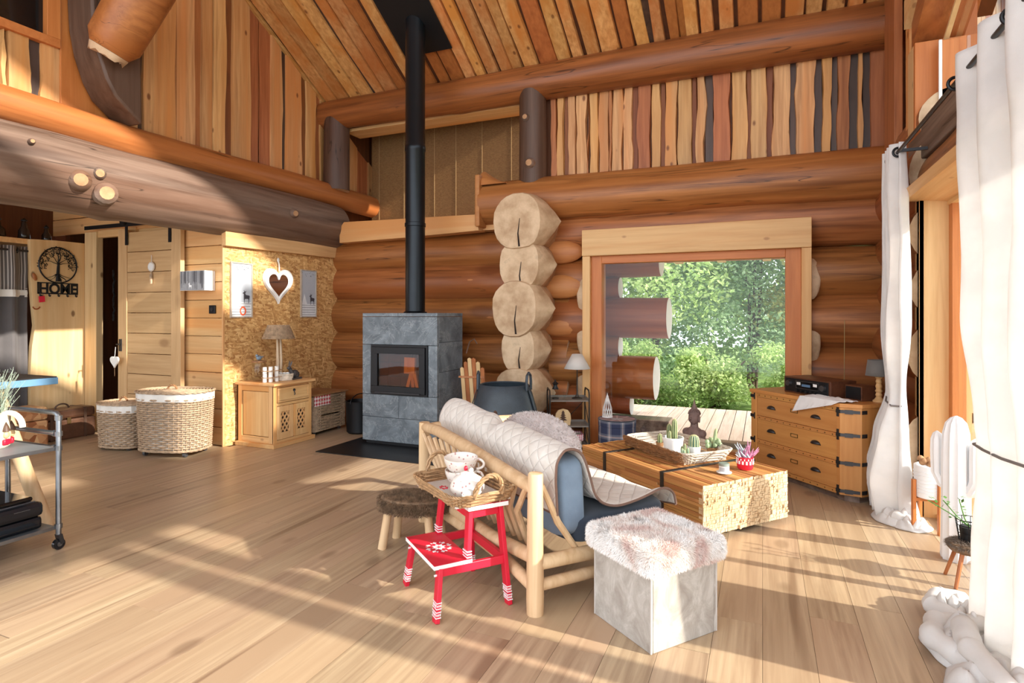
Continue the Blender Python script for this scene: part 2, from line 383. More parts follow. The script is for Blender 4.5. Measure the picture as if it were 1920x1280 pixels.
# scarf patches around the crossing
for x, z, rx, rz in ((-2.02, 2.62, .2, .12), (-1.98, 2.1, .17, .13), (-1.98, 1.72, .2, .14), (-1.98, 1.3, .2, .14)):
    b = MB(); b.ell((x-.1, 6.26, z), (rx+.1, .075, rz), 20, 12); b.build('scarf_patch', M['log_pale'], wb)
for x, z, rx, rz, yy in ((-4.6, 2.17, .13, .035, 6.252), (-4.4, 1.79, .15, .04, 6.243), (-3.2, 1.81, .1, .03, 6.243), (-2.95, 1.38, .12, .03, 6.23), (-4.9, .95, .12, .03, 6.222)):
    b = MB(); b.ell((x, yy, z), (rx, .014, rz), 16, 8); b.build('flattened_knot', M['log_pale'], wb)
# logs of the cross wall: cut ends facing the room
ends = [(-2.39, 2.40, .335, .295, 5.78), (-2.38, 1.94, .28, .265, 5.8), (-2.42, 1.47, .31, .30, 5.76), (-2.39, 1.03, .235, .25, 5.8), (-2.41, .56, .30, .27, 5.78), (-2.4, .12, .27, .2, 5.8)]
for i, (x, z, rx, rz, y0) in enumerate(ends):
    b = MB(); rn = random.Random(i+5); n = 22; prof = []
    for k in range(n):
        th = 2*pi*k/n; q = 1+.07*noise.noise(Vector((cos(th)*1.5, sin(th)*1.5, i*3.3)))
        sx_ = abs(cos(th))**.85*(1 if cos(th) > 0 else -1); sz_ = abs(sin(th))**.8*(1 if sin(th) > 0 else -1)
        prof.append((rx*.84*q*sx_, rz*1.0*q*sz_))
    def ring(y, f, dx=0, hexa=0):
        out = []
        for k, (a, c) in enumerate(prof):
            th = 2*pi*k/n
            if hexa and cos(th) > -.1:
                h = rx*1.28*max(0, 1-abs(sin(th))*.75); a = a*(1-hexa)+max(a, h)*hexa
            out.append((x+a*f+dx, y, z+c*f))
        return out
    R0 = ring(y0, .97, -.02); R1 = ring(y0+.02, 1, -.02); R2 = ring(y0+.2, 1.0, .02, .75); R3 = ring(y0+.34, .97, .02, .2); R4 = ring(6.5, .95)
    vs = R0+R1+R2+R3+R4
    b.mi = 1; b.add(R0, [tuple(range(n))])
    b.add(vs, [(j*n+k, j*n+(k+1) % n, (j+1)*n+(k+1) % n, (j+1)*n+k) for j in range(2) for k in range(n)])
    b.mi = 2; b.add(vs, [(j*n+k, j*n+(k+1) % n, (j+1)*n+(k+1) % n, (j+1)*n+k) for j in range(2, 4) for k in range(n)])
    o = b.build('cross_log', [M['log'], M['end'], M['end_brown']], wb)
    ck = MB(); pts = [(x+.01, y0-.001, z+rz*.1), (x-.01, y0-.001, z-rz*.45), (x+.005, y0-.001, z-rz*.92)]
    ck.add([(p[0]-.003-.004*j, p[1]-.002, p[2]) for j, p in enumerate(pts)]+[(p[0]+.003+.004*j, p[1]-.002, p[2]) for j, p in enumerate(pts)], [(0, 1, 4, 3), (1, 2, 5, 4)])
    ck.build('drying_crack', M['dark'], o, smooth=False)
# pine board on the log wall below the alcove
MB().prism([(-5.05, 2.33), (-5.05, 2.52), (-4.98, 2.6), (-3.04, 2.57), (-3.04, 2.38), (-4, 2.35)], lambda x, z: (x, 6.12, z), lambda x, z: (x, 6.3, z)).build('capping_board', M['pine_x'], wb, bevel=.006)
# alcove behind
boxo('alcove_shelf', (-5.6, -2.2, 6.25, 7.5, 2.4, 2.56), M['pine_x'], wb, 0)
boxo('alcove_backing', (-5.6, -2.2, 7.42, 7.5, 2.3, 4.3), M['back'], wb, 0)
boxo('alcove_side', (-5.75, -5.55, 6.2, 7.6, 2.2, 4.4), M['back'], wb, 0); boxo('alcove_lid', (-5.7, -2.2, 6.5, 7.6, 4.25, 4.3), M['back'], wb, 0)
boxo('soffit_board', (-5.2, -2.35, 6.42, 6.74, 3.87, 3.91), M['pine_x'], wb)
# boards between plate log and purlin
boxo('board_backing', (-2.55, 1.5, 6.42, 6.5, 2.9, 4.3), M['back'], wb, 0)
def waney(name, w, z0L, z1L, z0R, z1R, th, mat, parent, seed, amp=.014, rows=8, frame=None, back=0):
    """vertical live-edge board; frame maps (u across, depth out, z)"""
    vs = []; sd_ = seed*3.7
    for j in range(rows+1):
        t = j/rows
        eL = amp*(noise.noise(Vector((t*2.6, sd_, 1)))*1.6+noise.noise(Vector((t*7, sd_, 2)))*.5)
        eR = amp*(noise.noise(Vector((t*2.6, sd_, 5)))*1.6+noise.noise(Vector((t*7, sd_, 6)))*.5)
        zl_ = z0L+(z1L-z0L)*t; zr_ = z0R+(z1R-z0R)*t
        vs += [frame(eL, back, zl_), frame(eL+.008, th, zl_), frame(w+eR-.008, th, zr_), frame(w+eR, back, zr_)]
    fs = [(j*4+k, j*4+k+1, (j+1)*4+k+1, (j+1)*4+k) for j in range(rows) for k in range(3)]
    fs += [(0, 1, 2, 3), tuple(rows*4+k for k in (3, 2, 1, 0))]
    return MB().add(vs, fs).build(name, mat, parent, smooth=False)
xs = -2.24; R_ = random.Random(12)
seq = [(.075,'R'),(.10,'B'),(.045,'K'),(.10,'B'),(.13,'B'),(.03,'R'),(.11,'B'),(.12,'B'),(.04,'R'),(.13,'B'),(.11,'B'),(.05,'K'),(.16,'R'),(.11,'B'),(.04,'K'),(.14,'B'),(.16,'B'),(.03,'K'),(.11,'B'),(.07,'G'),(.18,'R'),(.17,'B'),(.03,'K'),(.16,'B'),(.05,'K'),(.17,'B'),(.05,'G'),(.18,'B'),(.06,'G'),(.09,'B'),(.045,'G'),(.11,'R'),(.07,'G'),(.05,'B'),(.06,'G'),(.15,'R'),(.05,'R')]
tot = sum(a for a, _ in seq); k_ = (1.12+2.24)/tot
for i, (wd, kd) in enumerate(seq):
    wd *= k_; z0 = 2.93; z1 = 3.95
    deep = kd in 'KG'
    mt = {'B': M['board'], 'R': M['board_red'], 'K': M['board_brown'], 'G': M['board_dark']}[kd]
    fr = (lambda x0, yb: (lambda u, d, z: (x0+u, yb-d, z)))(xs-(.012 if deep else 0), 6.42)
    waney('board', wd+(.024 if deep else 0), z0, z1, z0, z1, .02 if deep else R_.choice((.042, .05, .058)), mt, wb, 100+i, amp=.006 if deep else .016, frame=fr)
    xs += wd
# purlin, posts
log('purlin_log', 0, -5.75, 1.5, (6.3, 4.06), .185, .215, 71, [M['purlin'], M['end']], wb, knots=4, wob=.04)
log('purlin_post', 2, 2.88, 3.95, (-2.42, 6.28), .16, .155, 72, [M['bark_z'], M['end']], wb, knots=3)
log('purlin_post', 2, 3.05, 4.0, (-5.22, 6.28), .17, .16, 73, [M['bark_z'], M['end']], wb, knots=2)
for c, d, r in (((-2.4, 6.125, 3.1), (0, -1, 0), .04), ((-2.45, 6.13, 3.62), (0, -1, 0), .03)): knot_stub(c, d, r, wb)
# window to the terrace
w1 = struct('window_1')
WX0, WX1 = -1.79, .42
boxo('header_board', (WX0, WX1, 6.1, 6.24, 2.03, 2.31), M['pine_x'], w1, .006)
boxo('casing', (WX0, WX0+.085, 6.12, 6.24, 0, 2.03), M['pine_z'], w1, .004); boxo('casing', (WX1-.085, WX1, 6.12, 6.24, 0, 2.03), M['pine_z'], w1, .004)
boxo('frame_side', (WX0+.085, WX0+.2, 6.17, 6.3, 0, 2.03), M['orange_z'], w1, .004); boxo('frame_side', (WX1-.22, WX1-.085, 6.17, 6.3, 0, 2.03), M['orange_z'], w1, .004)
boxo('frame_top', (WX0+.2, WX1-.22, 6.17, 6.3, 1.95, 2.03), M['orange_x'], w1, .004); boxo('frame_sill', (WX0+.2, WX1-.22, 6.17, 6.3, 0, .05), M['orange_x'], w1, .004)
boxo('pane', (WX0+.2, WX1-.22, 6.225, 6.233, .05, 1.95), M['glass'], w1, 0)
boxo('reveal_side', (WX0, WX0+.1, 6.3, 6.75, 0, 2.1), M['orange_z'], w1, 0); boxo('reveal_side', (WX1-.12, WX1, 6.3, 6.7, 0, 2.1), M['orange_z'], w1, 0)

# left wall -----------------------------------------------------------------
wl = struct('wall_left')
def ceilz(y): return 4.24+.575*(6.3-y)
log('beam_log', 1, .2, 6.3, (-5.32, 2.56), .33, .30, 81, [M['bark'], M['end_brown']], wl, knots=6, wob=.035, seg=36)
for px, py, r in ((150, 337, .055), (186, 325, .035), (199, 362, .06), (552, 400, .035), (60, 265, .015)):
    p = onX(px, py, -5.0); knot_stub((p.x, p.y, p.z), (1, -.35, -.1), r, wl)
log('wall_log', 1, .2, 7.43, (-5.3, 2.98), .135, .15, 82, [M['loglight'], M['end_brown']], wl, knots=7, wob=.05, bend=.04)
boxo('gable_backing', (-5.52, -5.46, .2, 7.3, 2.9, 6.9), M['back'], wl, 0)
# boards of the gable wall (from picture left to right)
edges = [(0,'B'),(12,'B'),(57,'G'),(75,'B'),(115,'R'),(124,'B'),(146,None),(244,'B'),(258,'G'),(268,'B'),(330,'B'),(366,'R'),(378,'B'),(399,'B'),(424,'K'),(435,'B'),(470,'R'),(487,'R'),(508,'B'),(530,'G'),(536,'B'),(566,'K'),(574,'B'),(592,'R'),(600,'B'),(640,'R'),(652,'B'),(670,'R'),(690,'B'),(704,None)]
for i in range(len(edges)-1):
    kd = edges[i][1]
    if kd is None: continue
    ya = onX(max(edges[i][0], 1), 300, -5.42).y; yb_ = onX(edges[i+1][0], 300, -5.42).y
    deep = kd in 'KGR'
    mt = {'B': M['board'], 'R': M['board_red'], 'K': M['board_brown'], 'G': M['board_dark']}[kd]
    e = .012 if deep else 0
    fr = (lambda y0: (lambda u, d, z: (-5.46+d, y0+u, z)))(ya-e)
    top = lambda y: ceilz(y)-.04 if y > 3.4 else 4.02-.0*y
    if ya < 3.3: t0 = t1 = 3.62
    else: t0, t1 = top(ya), top(yb_)
    waney('board', yb_-ya+2*e, 3.0, t0, 3.0, t1, .022 if deep else .045, mt, wl, 300+i, amp=.006 if deep else .014, frame=fr, rows=9)
for k in range(8):      # boards further left, outside the photograph
    fr = (lambda y0: (lambda u, d, z: (-5.46+d, y0+u, z)))(2.45-.2*(k+1)+.0)
    waney('board', .19, 3.0, 3.62, 3.0, 3.62, .045, M['board'], wl, 360+k, frame=fr, rows=5)
# loft window opening beside the post
wz = onX(10, 22, -5.42).z
boxo('loft_window_sill', (-5.46, -5.38, .5, 3.02, 3.62, 3.69), M['orange_x'], wl)
boxo('loft_window_side', (-5.46, -5.38, 2.92, 3.02, 3.69, 5.4), M['orange_z'], wl)
boxo('loft_window_pane', (-5.45, -5.44, .5, 2.92, 3.69, 5.4), M['glassdark'], wl, 0)
# bark post and brace
boxo('brace_backing_board', (-5.46, -5.40, 3.03, 3.42, 3.0, 5.8), M['orange_z'], wl)
b = MB(); pr = [(onX(px, py, -5.2).y, onX(px, py, -5.2).z) for px, py in ((150,-90),(150,0),(153,50),(162,100),(178,150),(196,185),(215,205),(247,238),(246,160),(242,60),(240,-90))]
b.prism(pr, lambda y, z: (-5.05, y, z), lambda y, z: (-5.38, y, z)); b.build('bark_post', M['bark_z'], wl, bevel=.02)
def taper_log(name, pts, rs, mats, parent, seg=18):
    b = MB(); b.tube(pts, rs, seg); o = b.build(name, mats, parent); return o
p0 = onX(205, 95, -5.0); p1 = onX(300, -70, -4.6)
b = MB(); b.tube([p0, p0.lerp(p1, .1), p0.lerp(p1, .5), p1], [.15, .2, .21, .22], 20, cap=False); 
b.build('brace_log', M['loglight'], wl)
b = MB(); dd = (p1-p0).normalized(); x_ = dd.cross(Vector((0,0,1))).normalized(); y_ = dd.cross(x_); rn = random.Random(3); n = 20
r0 = [p0-dd*.002+x_*cos(2*pi*k/n)*.15+y_*sin(2*pi*k/n)*.15 for k in range(n)]
r1 = [p0-dd*(.03+.05*rn.random())+x_*cos(2*pi*k/n)*.13+y_*sin(2*pi*k/n)*.13 for k in range(n)]
b.add(r0+r1, [(k, (k+1) % n, n+(k+1) % n, n+k) for k in range(n)]+[tuple(range(n, 2*n))]); b.build('splintered_end', M['end'], wl)
# strand board panel with its pale top board
m, nt, p = newmat('strand_board'); M['osb'] = m; p.inputs['Roughness'].default_value = .65
tc = N(nt, 'ShaderNodeTexCoord'); cols = None
for i, (rt, sc) in enumerate(((.5, 26), (-.7, 30), (1.4, 24), (.1, 34))):
    m0 = N(nt, 'ShaderNodeMapping'); m0.inputs['Rotation'].default_value = (rt, 0, 0); nt.links.new(tc.outputs['Object'], m0.inputs[0]); mp = N(nt, 'ShaderNodeMapping'); mp.inputs['Scale'].default_value = (1, .42, 1.5); nt.links.new(m0.outputs[0], mp.inputs[0])
    vo = N(nt, 'ShaderNodeTexVoronoi'); vo.inputs['Scale'].default_value = sc; nt.links.new(mp.outputs[0], vo.inputs['Vector'])
    bw = N(nt, 'ShaderNodeRGBToBW'); nt.links.new(vo.outputs['Color'], bw.inputs[0])
    c = ramp(nt, bw.outputs[0], [(.15, rgb(168,116,64)), (.5, rgb(206,158,98)), (.85, rgb(232,192,132))])
    if cols is None: cols = c; hb = bw.outputs[0]
    else: cols = mixc(nt, cols, c, ramp(nt, noi(nt, mp.outputs[0], sc*.7, 2), [(.48, (0,0,0,1)), (.52, (1,1,1,1))]))
nt.links.new(cols, p.inputs['Base Color']); bump(nt, p, hb, .2, .003)
# panel with a scribed right edge
sc_ = [(4.53, 0), (6.24, 0)]
for k in range(25):
    z = 2.16*k/24; best = min(zl, key=lambda q: abs(q[0]-z)); d = min(1, abs(z-best[0])/best[1]); sc_.append((6.47-best[1]*math.sqrt(max(0, 1-d*d))+.01, z) if k else (6.24, .001))
sc_.append((4.53, 2.16))
MB().prism(sc_, lambda y, z: (-5.25, y, z), lambda y, z: (-5.268, y, z)).build('strand_board_panel', M['osb'], wl, smooth=False)
boxo('panel_core', (-5.4, -5.31, 4.60, 6.6, 0, 2.5), M['pine_z'], wl, 0)
boxo('panel_edge', (-5.268, -5.25, 4.505, 4.53, 0, 2.13), M['pine_z'], wl)
MB().prism([(4.5, 2.13), (4.5, 2.38), (6.22, 2.36), (6.25, 2.28), (6.22, 2.15)], lambda y, z: (-5.2, y, z), lambda y, z: (-5.265, y, z)).build('top_board', M['pine_y'], wl, bevel=.004)

# hall wall with the sliding door --------------------------------------------
wh = struct('wall_hall'); HY = 4.55
for k in range(12):
    z = .0+.195*k
    boxo('plank', (-5.9, -5.27, HY, HY+.03, z+.003, min(z+.192, 2.36)), M['pine_x'], wh, .004)
boxo('hall_top_board', (-5.95, -5.27, HY-.012, HY+.02, 2.15, 2.36), M['pine_x'], wh)
for k in range(3): boxo('plank', (-8.35, -5.4, HY+.02, HY+.05, 2.40+.2*k, 2.59+.2*k), M['pine_x'], wh, .004)
boxo('door_casing', (-7.6, -7.38, HY-.02, HY+.06, 0, 2.40), M['pale_z'], wh); boxo('door_lintel', (-7.38, -6.7, HY+.0, HY+.06, 2.33, 2.42), M['pine_x'], wh)
boxo('hall_core', (-6.75, -5.42, HY+.04, HY+.1, 0, 2.4), M['pine_x'], wh, 0)
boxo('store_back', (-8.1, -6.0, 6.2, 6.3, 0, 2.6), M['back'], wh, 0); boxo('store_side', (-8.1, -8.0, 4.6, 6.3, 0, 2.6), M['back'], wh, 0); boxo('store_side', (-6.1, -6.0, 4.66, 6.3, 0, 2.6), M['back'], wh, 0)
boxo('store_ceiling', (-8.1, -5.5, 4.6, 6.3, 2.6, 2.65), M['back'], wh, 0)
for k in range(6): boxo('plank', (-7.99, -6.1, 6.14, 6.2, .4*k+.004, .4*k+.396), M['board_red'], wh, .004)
d1 = struct('door_1')
DX0, DX1, DY = -6.88, -5.84, HY-.085
boxo('stile', (DX0, DX0+.15, DY, DY+.05, .02, 2.38), M['door_z'], d1); boxo('stile', (DX1-.15, DX1, DY, DY+.05, .02, 2.38), M['door_z'], d1)
for k in range(10):
    z = .03+.232*k; boxo('door_plank', (DX0+.152, DX1-.152, DY+.008, DY+.045, z+.003, z+.229), M['door_x'], d1, .004)
boxo('sliding_rail', (-7.45, -5.82, DY-.03, DY-.018, 2.41, 2.455), M['black'], d1)
for x in (-6.72, -6.0):
    b = MB(); b.tube([(x, DY-.06, 2.47), (x, DY-.03, 2.47)], .045, 18); b.box(x-.02, x+.02, DY-.012, DY-.004, 2.2, 2.47); b.build('roller', M['black'], d1)
b = MB().box(DX0+.03, DX0+.07, DY-.012, DY, .98, 1.12); b.tube([(DX0+.05, DY-.01, 1.06), (DX0+.05, DY-.05, 1.06), (DX0+.1, DY-.05, 1.06)], .008, 8); b.build('door_handle', M['black'], d1)
# partition slab carrying the sign: live left edge
wp = struct('wall_partition'); PX = -7.6
pts = [(onX(px, py, PX).y, onX(px, py, PX).z) for px, py in ((57,448),(58,520),(62,570),(66,610),(60,650),(57,700),(58,770),(62,835))]
edge = [(y, max(z, 0)) for y, z in pts]
MB().prism([(4.53, 0)]+[(4.53, 2.27), (4.2, 2.268)]+edge[:-1]+[(edge[-1][0], 0)], lambda y, z: (PX, y, z), lambda y, z: (PX-.06, y, z)).build('slab', M['pale_z'], wp, smooth=False)
boxo('cupboard_top', (-8.3, PX-.06, 3.3, 4.5, 2.2, 2.26), M['pine_x'], wp); boxo('cupboard_back', (-8.4, -8.3, -.5, 4.75, 0, 2.9), M['back'], wp, 0)
boxo('loft_underside', (-8.4, -5.35, .2, 6.3, 2.82, 2.9), M['ceil_back'], wh, 0)
for k in range(12): boxo('loft_board', (-8.3, -5.5, .35+.36*k, .69+.36*k, 2.785, 2.82), M['pine_x'], wh, .004)

# ceiling ------------------------------------------------------------------
ce = struct('ceiling'); TH = math.atan(.575)
def cfr(x, s, d):      # s measured up the slope from y=6.5, d out of the ceiling (down)
    y = 6.55-s*cos(TH); return (x, y+d*-sin(TH), ceilz(6.55)+s*sin(TH)-d*cos(TH))
b = MB(); b.add([cfr(x, s, d) for d in (-.2, 0) for s in (0, 6.3) for x in (-5.6, 1.9)], [(0,1,3,2),(4,6,7,5),(0,4,5,1),(1,5,7,3),(3,7,6,2),(2,6,4,0)]); b.build('ceiling_deck', M['ceil_back'], ce, smooth=False)
b = MB(); b.add([(x, y, ceilz(1.12)+.575*(y-1.12)+dz) for dz in (0, .2) for y in (-1.6, 1.12) for x in (-5.6, 1.9)], [(0,1,3,2),(4,6,7,5),(0,4,5,1),(1,5,7,3),(3,7,6,2),(2,6,4,0)]); b.build('ceiling_deck', M['ceil_red'], ce, smooth=False)
x = -5.55; R_ = random.Random(9); i = 0
while x < 1.7:
    wd = R_.uniform(.12, .2); gap = R_.choice((.01, .022, .03, .045)); sd_ = i*5.1; vs = []; rows = 12; L = 3.9
    th = R_.choice((.024, .034, .044))
    for j in range(rows+1):
        t = j/rows; s = .02+L*t; am = .016
        eL = am*(noise.noise(Vector((t*4, sd_, 1)))*1.4+.5*noise.noise(Vector((t*12, sd_, 2)))); eR = am*(noise.noise(Vector((t*4, sd_, 5)))*1.4+.5*noise.noise(Vector((t*12, sd_, 6))))
        vs += [cfr(x+eL, s, 0), cfr(x+eL+.008, s, th), cfr(x+wd+eR-.008, s, th), cfr(x+wd+eR, s, 0)]
    fs = [(j*4+k, j*4+k+1, (j+1)*4+k+1, (j+1)*4+k) for j in range(rows) for k in range(3)]+[(0,1,2,3), tuple(rows*4+k for k in (3,2,1,0))]
    MB().add(vs, fs).build('ceiling_board', M['ceil'] if R_.random() < .72 else M['ceil_red'], ce, smooth=False)
    if gap > .03 and R_.random() < .8:
        b = MB(); b.add([cfr(x+wd-.01+q*(gap+.02), s, d) for d in (0, .014) for s in (.02, 3.9) for q in (0, 1)], [(0,1,3,2),(4,6,7,5),(0,4,5,1),(1,5,7,3),(3,7,6,2),(2,6,4,0)]); b.build('batten', M['board_dark'] if R_.random() < .5 else M['ceil_red'], ce, smooth=False)
    x += wd+gap; i += 1

# right wall ----------------------------------------------------------------
wr = struct('wall_right'); YM = [M['log_y'], M['end']]
for i, (z, r) in enumerate(((.02, .2), (.46, .3), (.84, .2), (1.14, .28), (1.58, .25), (1.97, .25), (2.4, .27), (2.78, .2))):
    log('log', 1, 4.9, 6.7, (1.21, z), r, r*.98, 91+i, YM, wr)
log('header_log', 1, 1.6, 4.92, (1.16, 2.37), .15, .17, 121, YM, wr, wob=.08)
MB().prism([(.92, 2.20), (1.36, 2.16), (1.36, 2.24), (.9, 2.26)], lambda x, z: (x, 1.6, z), lambda x, z: (x, 4.9, z)).build('planed_underside', M['pine_y'], wr, smooth=False)
boxo('tie_board', (1.02, 1.3, 1.6, 5.3, 2.49, 2.74), M['bark'], wr, .01)
boxo('upper_wall', (1.12, 1.4, 5.12, 6.6, 2.74, 5.2), M['orange_z'], wr, 0)
boxo('corner_board', (1.0, 1.06, 5.7, 6.12, 2.74, 4.7), M['board_red'], wr)
fr = lambda u, d, z: (1.1-d, 5.2+u, z)
waney('scribe_board', .13, 2.74, 4.6, 2.74, 4.6, .09, M['board'], wr, 501, frame=fr)
boxo('jamb_board', (1.0, 1.04, 5.03, 5.2, 2.72, 3.34), M['pale_z'], wr); boxo('jamb_board', (1.0, 1.3, 4.98, 5.03, 2.72, 3.34), M['orange_z'], wr)
# raking live-edge boards above the gable window
def rake(y0, y1, z0, sl, x0, x1, h, mat, name='rake_board', seed=0):
    b = MB(); vs = []
    for j in range(13):
        y = y0+(y1-y0)*j/12; z = z0+sl*(y0-y)+.02*noise.noise(Vector((y*4, seed, 2)))
        vs += [(x0, y, z), (x1, y, z), (x1, y, z+h), (x0, y, z+h)]
    b.add(vs, [(j*4+k, j*4+(k+1) % 4, (j+1)*4+(k+1) % 4, (j+1)*4+k) for j in range(12) for k in range(4)]+[(0,1,2,3), (51,50,49,48)])
    return b.build(name, mat, wr, smooth=False)
rake(5.08, 1.6, 3.32, .5, 1.0, 1.3, .22, M['loglight'], seed=1); rake(5.12, 1.6, 3.5, .52, .96, 1.02, .2, M['pine_y'], seed=2)
rake(4.98, 1.6, 3.29, .5, 1.16, 1.19, .025, M['pale_z'], 'glazing_bead', 3)
# glazed door wall below, gable window above
w2 = struct('window_2'); GX = 1.2
MB().prism([(1.0, 4.86), (1.3, 4.86), (1.3, 4.93), (1.0, 4.93)], lambda x, y: (x, y, 0), lambda x, y: (x, y, 2.22)).build('jamb', M['pine_z'], w2, smooth=False)
boxo('casing', (1.0, 1.03, 4.86, 4.98, 0, 2.3), M['pine_z'], w2)
def post(y0, y1, z0, z1, x0=1.16, x1=1.28, m='orange_z', nm='post'): boxo(nm, (x0, x1, y0, y1, z0, z1), M[m], w2)
post(4.78, 4.86, .05, 2.2, 1.17, 1.25); post(3.47, 3.53, 0, 2.2); post(2.11, 2.27, 0, 2.24, 1.1, 1.3); post(1.88, 2.06, 0, 2.24, 1.1, 1.3)
post(.4, .5, 0, 2.2); post(-1.2, -1.0, 0, 2.2)
boxo('threshold', (1.1, 1.32, -1.2, 4.9, -.02, .03), M['pine_y'], w2); boxo('frame_head', (1.16, 1.26, -1.2, 4.86, 2.15, 2.22), M['pine_y'], w2)
for a, c in ((3.56, 4.78), (2.27, 3.44), (.5, 1.88), (-1.0, .4)): boxo('pane', (1.2, 1.206, a, c, .03, 2.16), M['glass'], w2, 0)
boxo('beam_band', (1.05, 1.32, -1.3, 1.6, 2.2, 2.74), M['pine_y'], w2, .01)
w3 = struct('window_3')
boxo('bottom_rail', (1.16, 1.26, 1.6, 4.98, 2.74, 2.8), M['pine_y'], w3); boxo('side_rail', (1.14, 1.24, 4.9, 4.98, 2.74, 3.3), M['orange_z'], w3); boxo('side_bead', (1.12, 1.14, 4.885, 4.9, 2.74, 3.3), M['white_m'], w3)
for y in (3.5, 2.1): boxo('mullion', (1.14, 1.28, y-.06, y+.06, 2.74, 3.3+.5*(5-y)), M['orange_z'], w3)
MB().add([(1.21, 4.95, 2.78), (1.21, -.2, 2.78), (1.21, -.2, 5.9), (1.21, 4.95, 3.32)], [(0,1,2,3)]).build('pane', M['glass'], w3, smooth=False, fix=False)
boxo('gable_panel', (1.15, 1.25, 2.72, 3.5, 2.8, 4.6), M['loglight'], w3, .004)
# outside boards seen through the gable window
for k in range(28):
    boxo('outer_board', (1.95, 1.99, 4.3+.13*k, 4.42+.13*k, 2.8, 4.9), (M['pine_z'], M['board_red'])[k % 3 == 1], wr, .004)
# ---------------------------------------------------------------- generic makers
def sup(a, b, n, th):
    c, s = cos(th), sin(th); return (a*math.copysign(abs(c)**(2/n), c), b*math.copysign(abs(s)**(2/n), s))
def weave(a, b, n, z0, z1, rows, stakes, r, taper=1.0, amp=None, pts=None, topn=None, belly=0):
    """woven rows running in front of and behind upright stakes"""
    m = MB(); amp = amp or r*.9; pts = pts or stakes*2
    for k in range(rows):
        t = k/(rows-1) if rows > 1 else 0; z = z0+(z1-z0)*t; f = 1+(taper-1)*t+belly*sin(pi*t); P = []
        for i in range(pts):
            th = 2*pi*(i+.25)/pts; x, y = sup(a*f, b*f, n, th); L = math.hypot(x, y) or 1
            o = amp*(1 if ((i*stakes//pts)+k) % 2 else -1); P.append((x+x/L*o, y+y/L*o, z))
        m.tube(P, r, 4, closed=True, cap=False)
    return m
def stakes_mb(a, b, n, z0, z1, cnt, r, taper=1.0, belly=0):
    m = MB()
    for i in range(cnt):
        th = 2*pi*(i+.5)/cnt; P = []
        for t in (0, .5, 1):
            f = 1+(taper-1)*t+belly*sin(pi*t); x, y = sup(a*f, b*f, n, th); P.append((x, y, z0+(z1-z0)*t))
        m.tube(P, r, 4)
    return m
def braid(P, r, turns=1.2, strands=3, closed=False):
    m = MB(); P = [Vector(p) for p in P]; n = len(P)
    for s_ in range(strands):
        Q = []
        for i, p in enumerate(P):
            t = (P[min(i+1, n-1)]-P[max(i-1, 0)]).normalized(); up = Vector((0,0,1)) if abs(t.z) < .9 else Vector((1,0,0))
            x = t.cross(up).normalized(); y = t.cross(x); a = 2*pi*(s_/strands)+i*turns; Q.append(p+x*cos(a)*r*.6+y*sin(a)*r*.6)
        m.tube(Q, r*.55, 5, closed=closed, cap=not closed)
    return m
def arc(c, u, v, a0, a1, n): # c + u cos + v sin
    c, u, v = Vector(c), Vector(u), Vector(v)
    return [c+u*cos(a0+(a1-a0)*i/(n-1))+v*sin(a0+(a1-a0)*i/(n-1)) for i in range(n)]
def fur(name, parent, surf, n, L, mat, seed=1, down=.35, wd=.0016, jit=.5):
    """surf(rng) -> point, normal. every hair is a bent blade"""
    rn = random.Random(seed); V = []; F = []
    for i in range(n):
        p, nn = surf(rn); p = Vector(p); nn = Vector(nn)
        d = (nn+Vector((rn.uniform(-jit, jit), rn.uniform(-jit, jit), rn.uniform(-jit, jit)-down*.5))).normalized(); l = L*rn.uniform(.6, 1.15)
        s_ = d.cross(Vector((rn.uniform(-1,1), rn.uniform(-1,1), rn.uniform(-1,1)))).normalized()*wd
        q = p+d*l*.55; e = q+(d+Vector((0, 0, -down))).normalized()*l*.45
        k = len(V); V += [p-s_, p+s_, q+s_*.8, q-s_*.8, e]; F += [(k, k+1, k+2, k+3), (k+3, k+2, k+4)]
    me = bpy.data.meshes.new(name); me.from_pydata(V, [], F); o = link(name, me, mat, parent); return stuff(o)
def text(name, s, size, depth, mat, parent, loc, rot, w=None, bold=0):
    c = bpy.data.curves.new(name, 'FONT'); c.body = s; c.size = size; c.extrude = depth; c.align_x = 'CENTER'; c.offset = bold
    t = bpy.data.objects.new(name+'_tmp', c); COL.objects.link(t); bpy.context.view_layer.update()
    me = bpy.data.meshes.new_from_object(t.evaluated_get(bpy.context.evaluated_depsgraph_get())); bpy.data.objects.remove(t)
    o = link(name, me, mat, parent); me.materials.clear(); me.materials.append(mat); o.location = loc; o.rotation_euler = rot
    if w: o.scale.x = w
    return o

# ---------------------------------------------------------------- stove
m, nt, p = newmat('soapstone'); M['stone'] = m; p.inputs['Roughness'].default_value = .42
v = coords(nt, (1,1,1)); a = noi(nt, v, 5, 6, .65, .6); c = ramp(nt, a, [(.3, rgb(72,80,88)), (.7, rgb(128,138,144))])
g = noi(nt, v, 2.3, 8, .7, 1.6); c = mixc(nt, c, rgb(186,192,192), ramp(nt, g, [(.495, (0,0,0,1)), (.505, (.5,.5,.5,1)), (.515, (0,0,0,1))]))
nt.links.new(c, p.inputs['Base Color']); bump(nt, p, noi(nt, v, 30, 3), .1, .002)
X0, X1, Y0, Y1 = -4.02, -3.08, 5.25, 5.81
st = thing('wood_stove', 'tall grey soapstone wood stove with a black flue pipe up to the ceiling', 'stove', ((X0+X1)/2, 5.53, 0))
def slab(nm, x0, x1, y0, y1, z0, z1, parent=st, mt='stone', bv=.004):
    return boxo(nm, (x0-(X0+X1)/2+.0015, x1-(X0+X1)/2-.0015, y0-5.53+.0015, y1-5.53-.0015, z0+.0015, z1-.0015), M[mt], parent, bv)
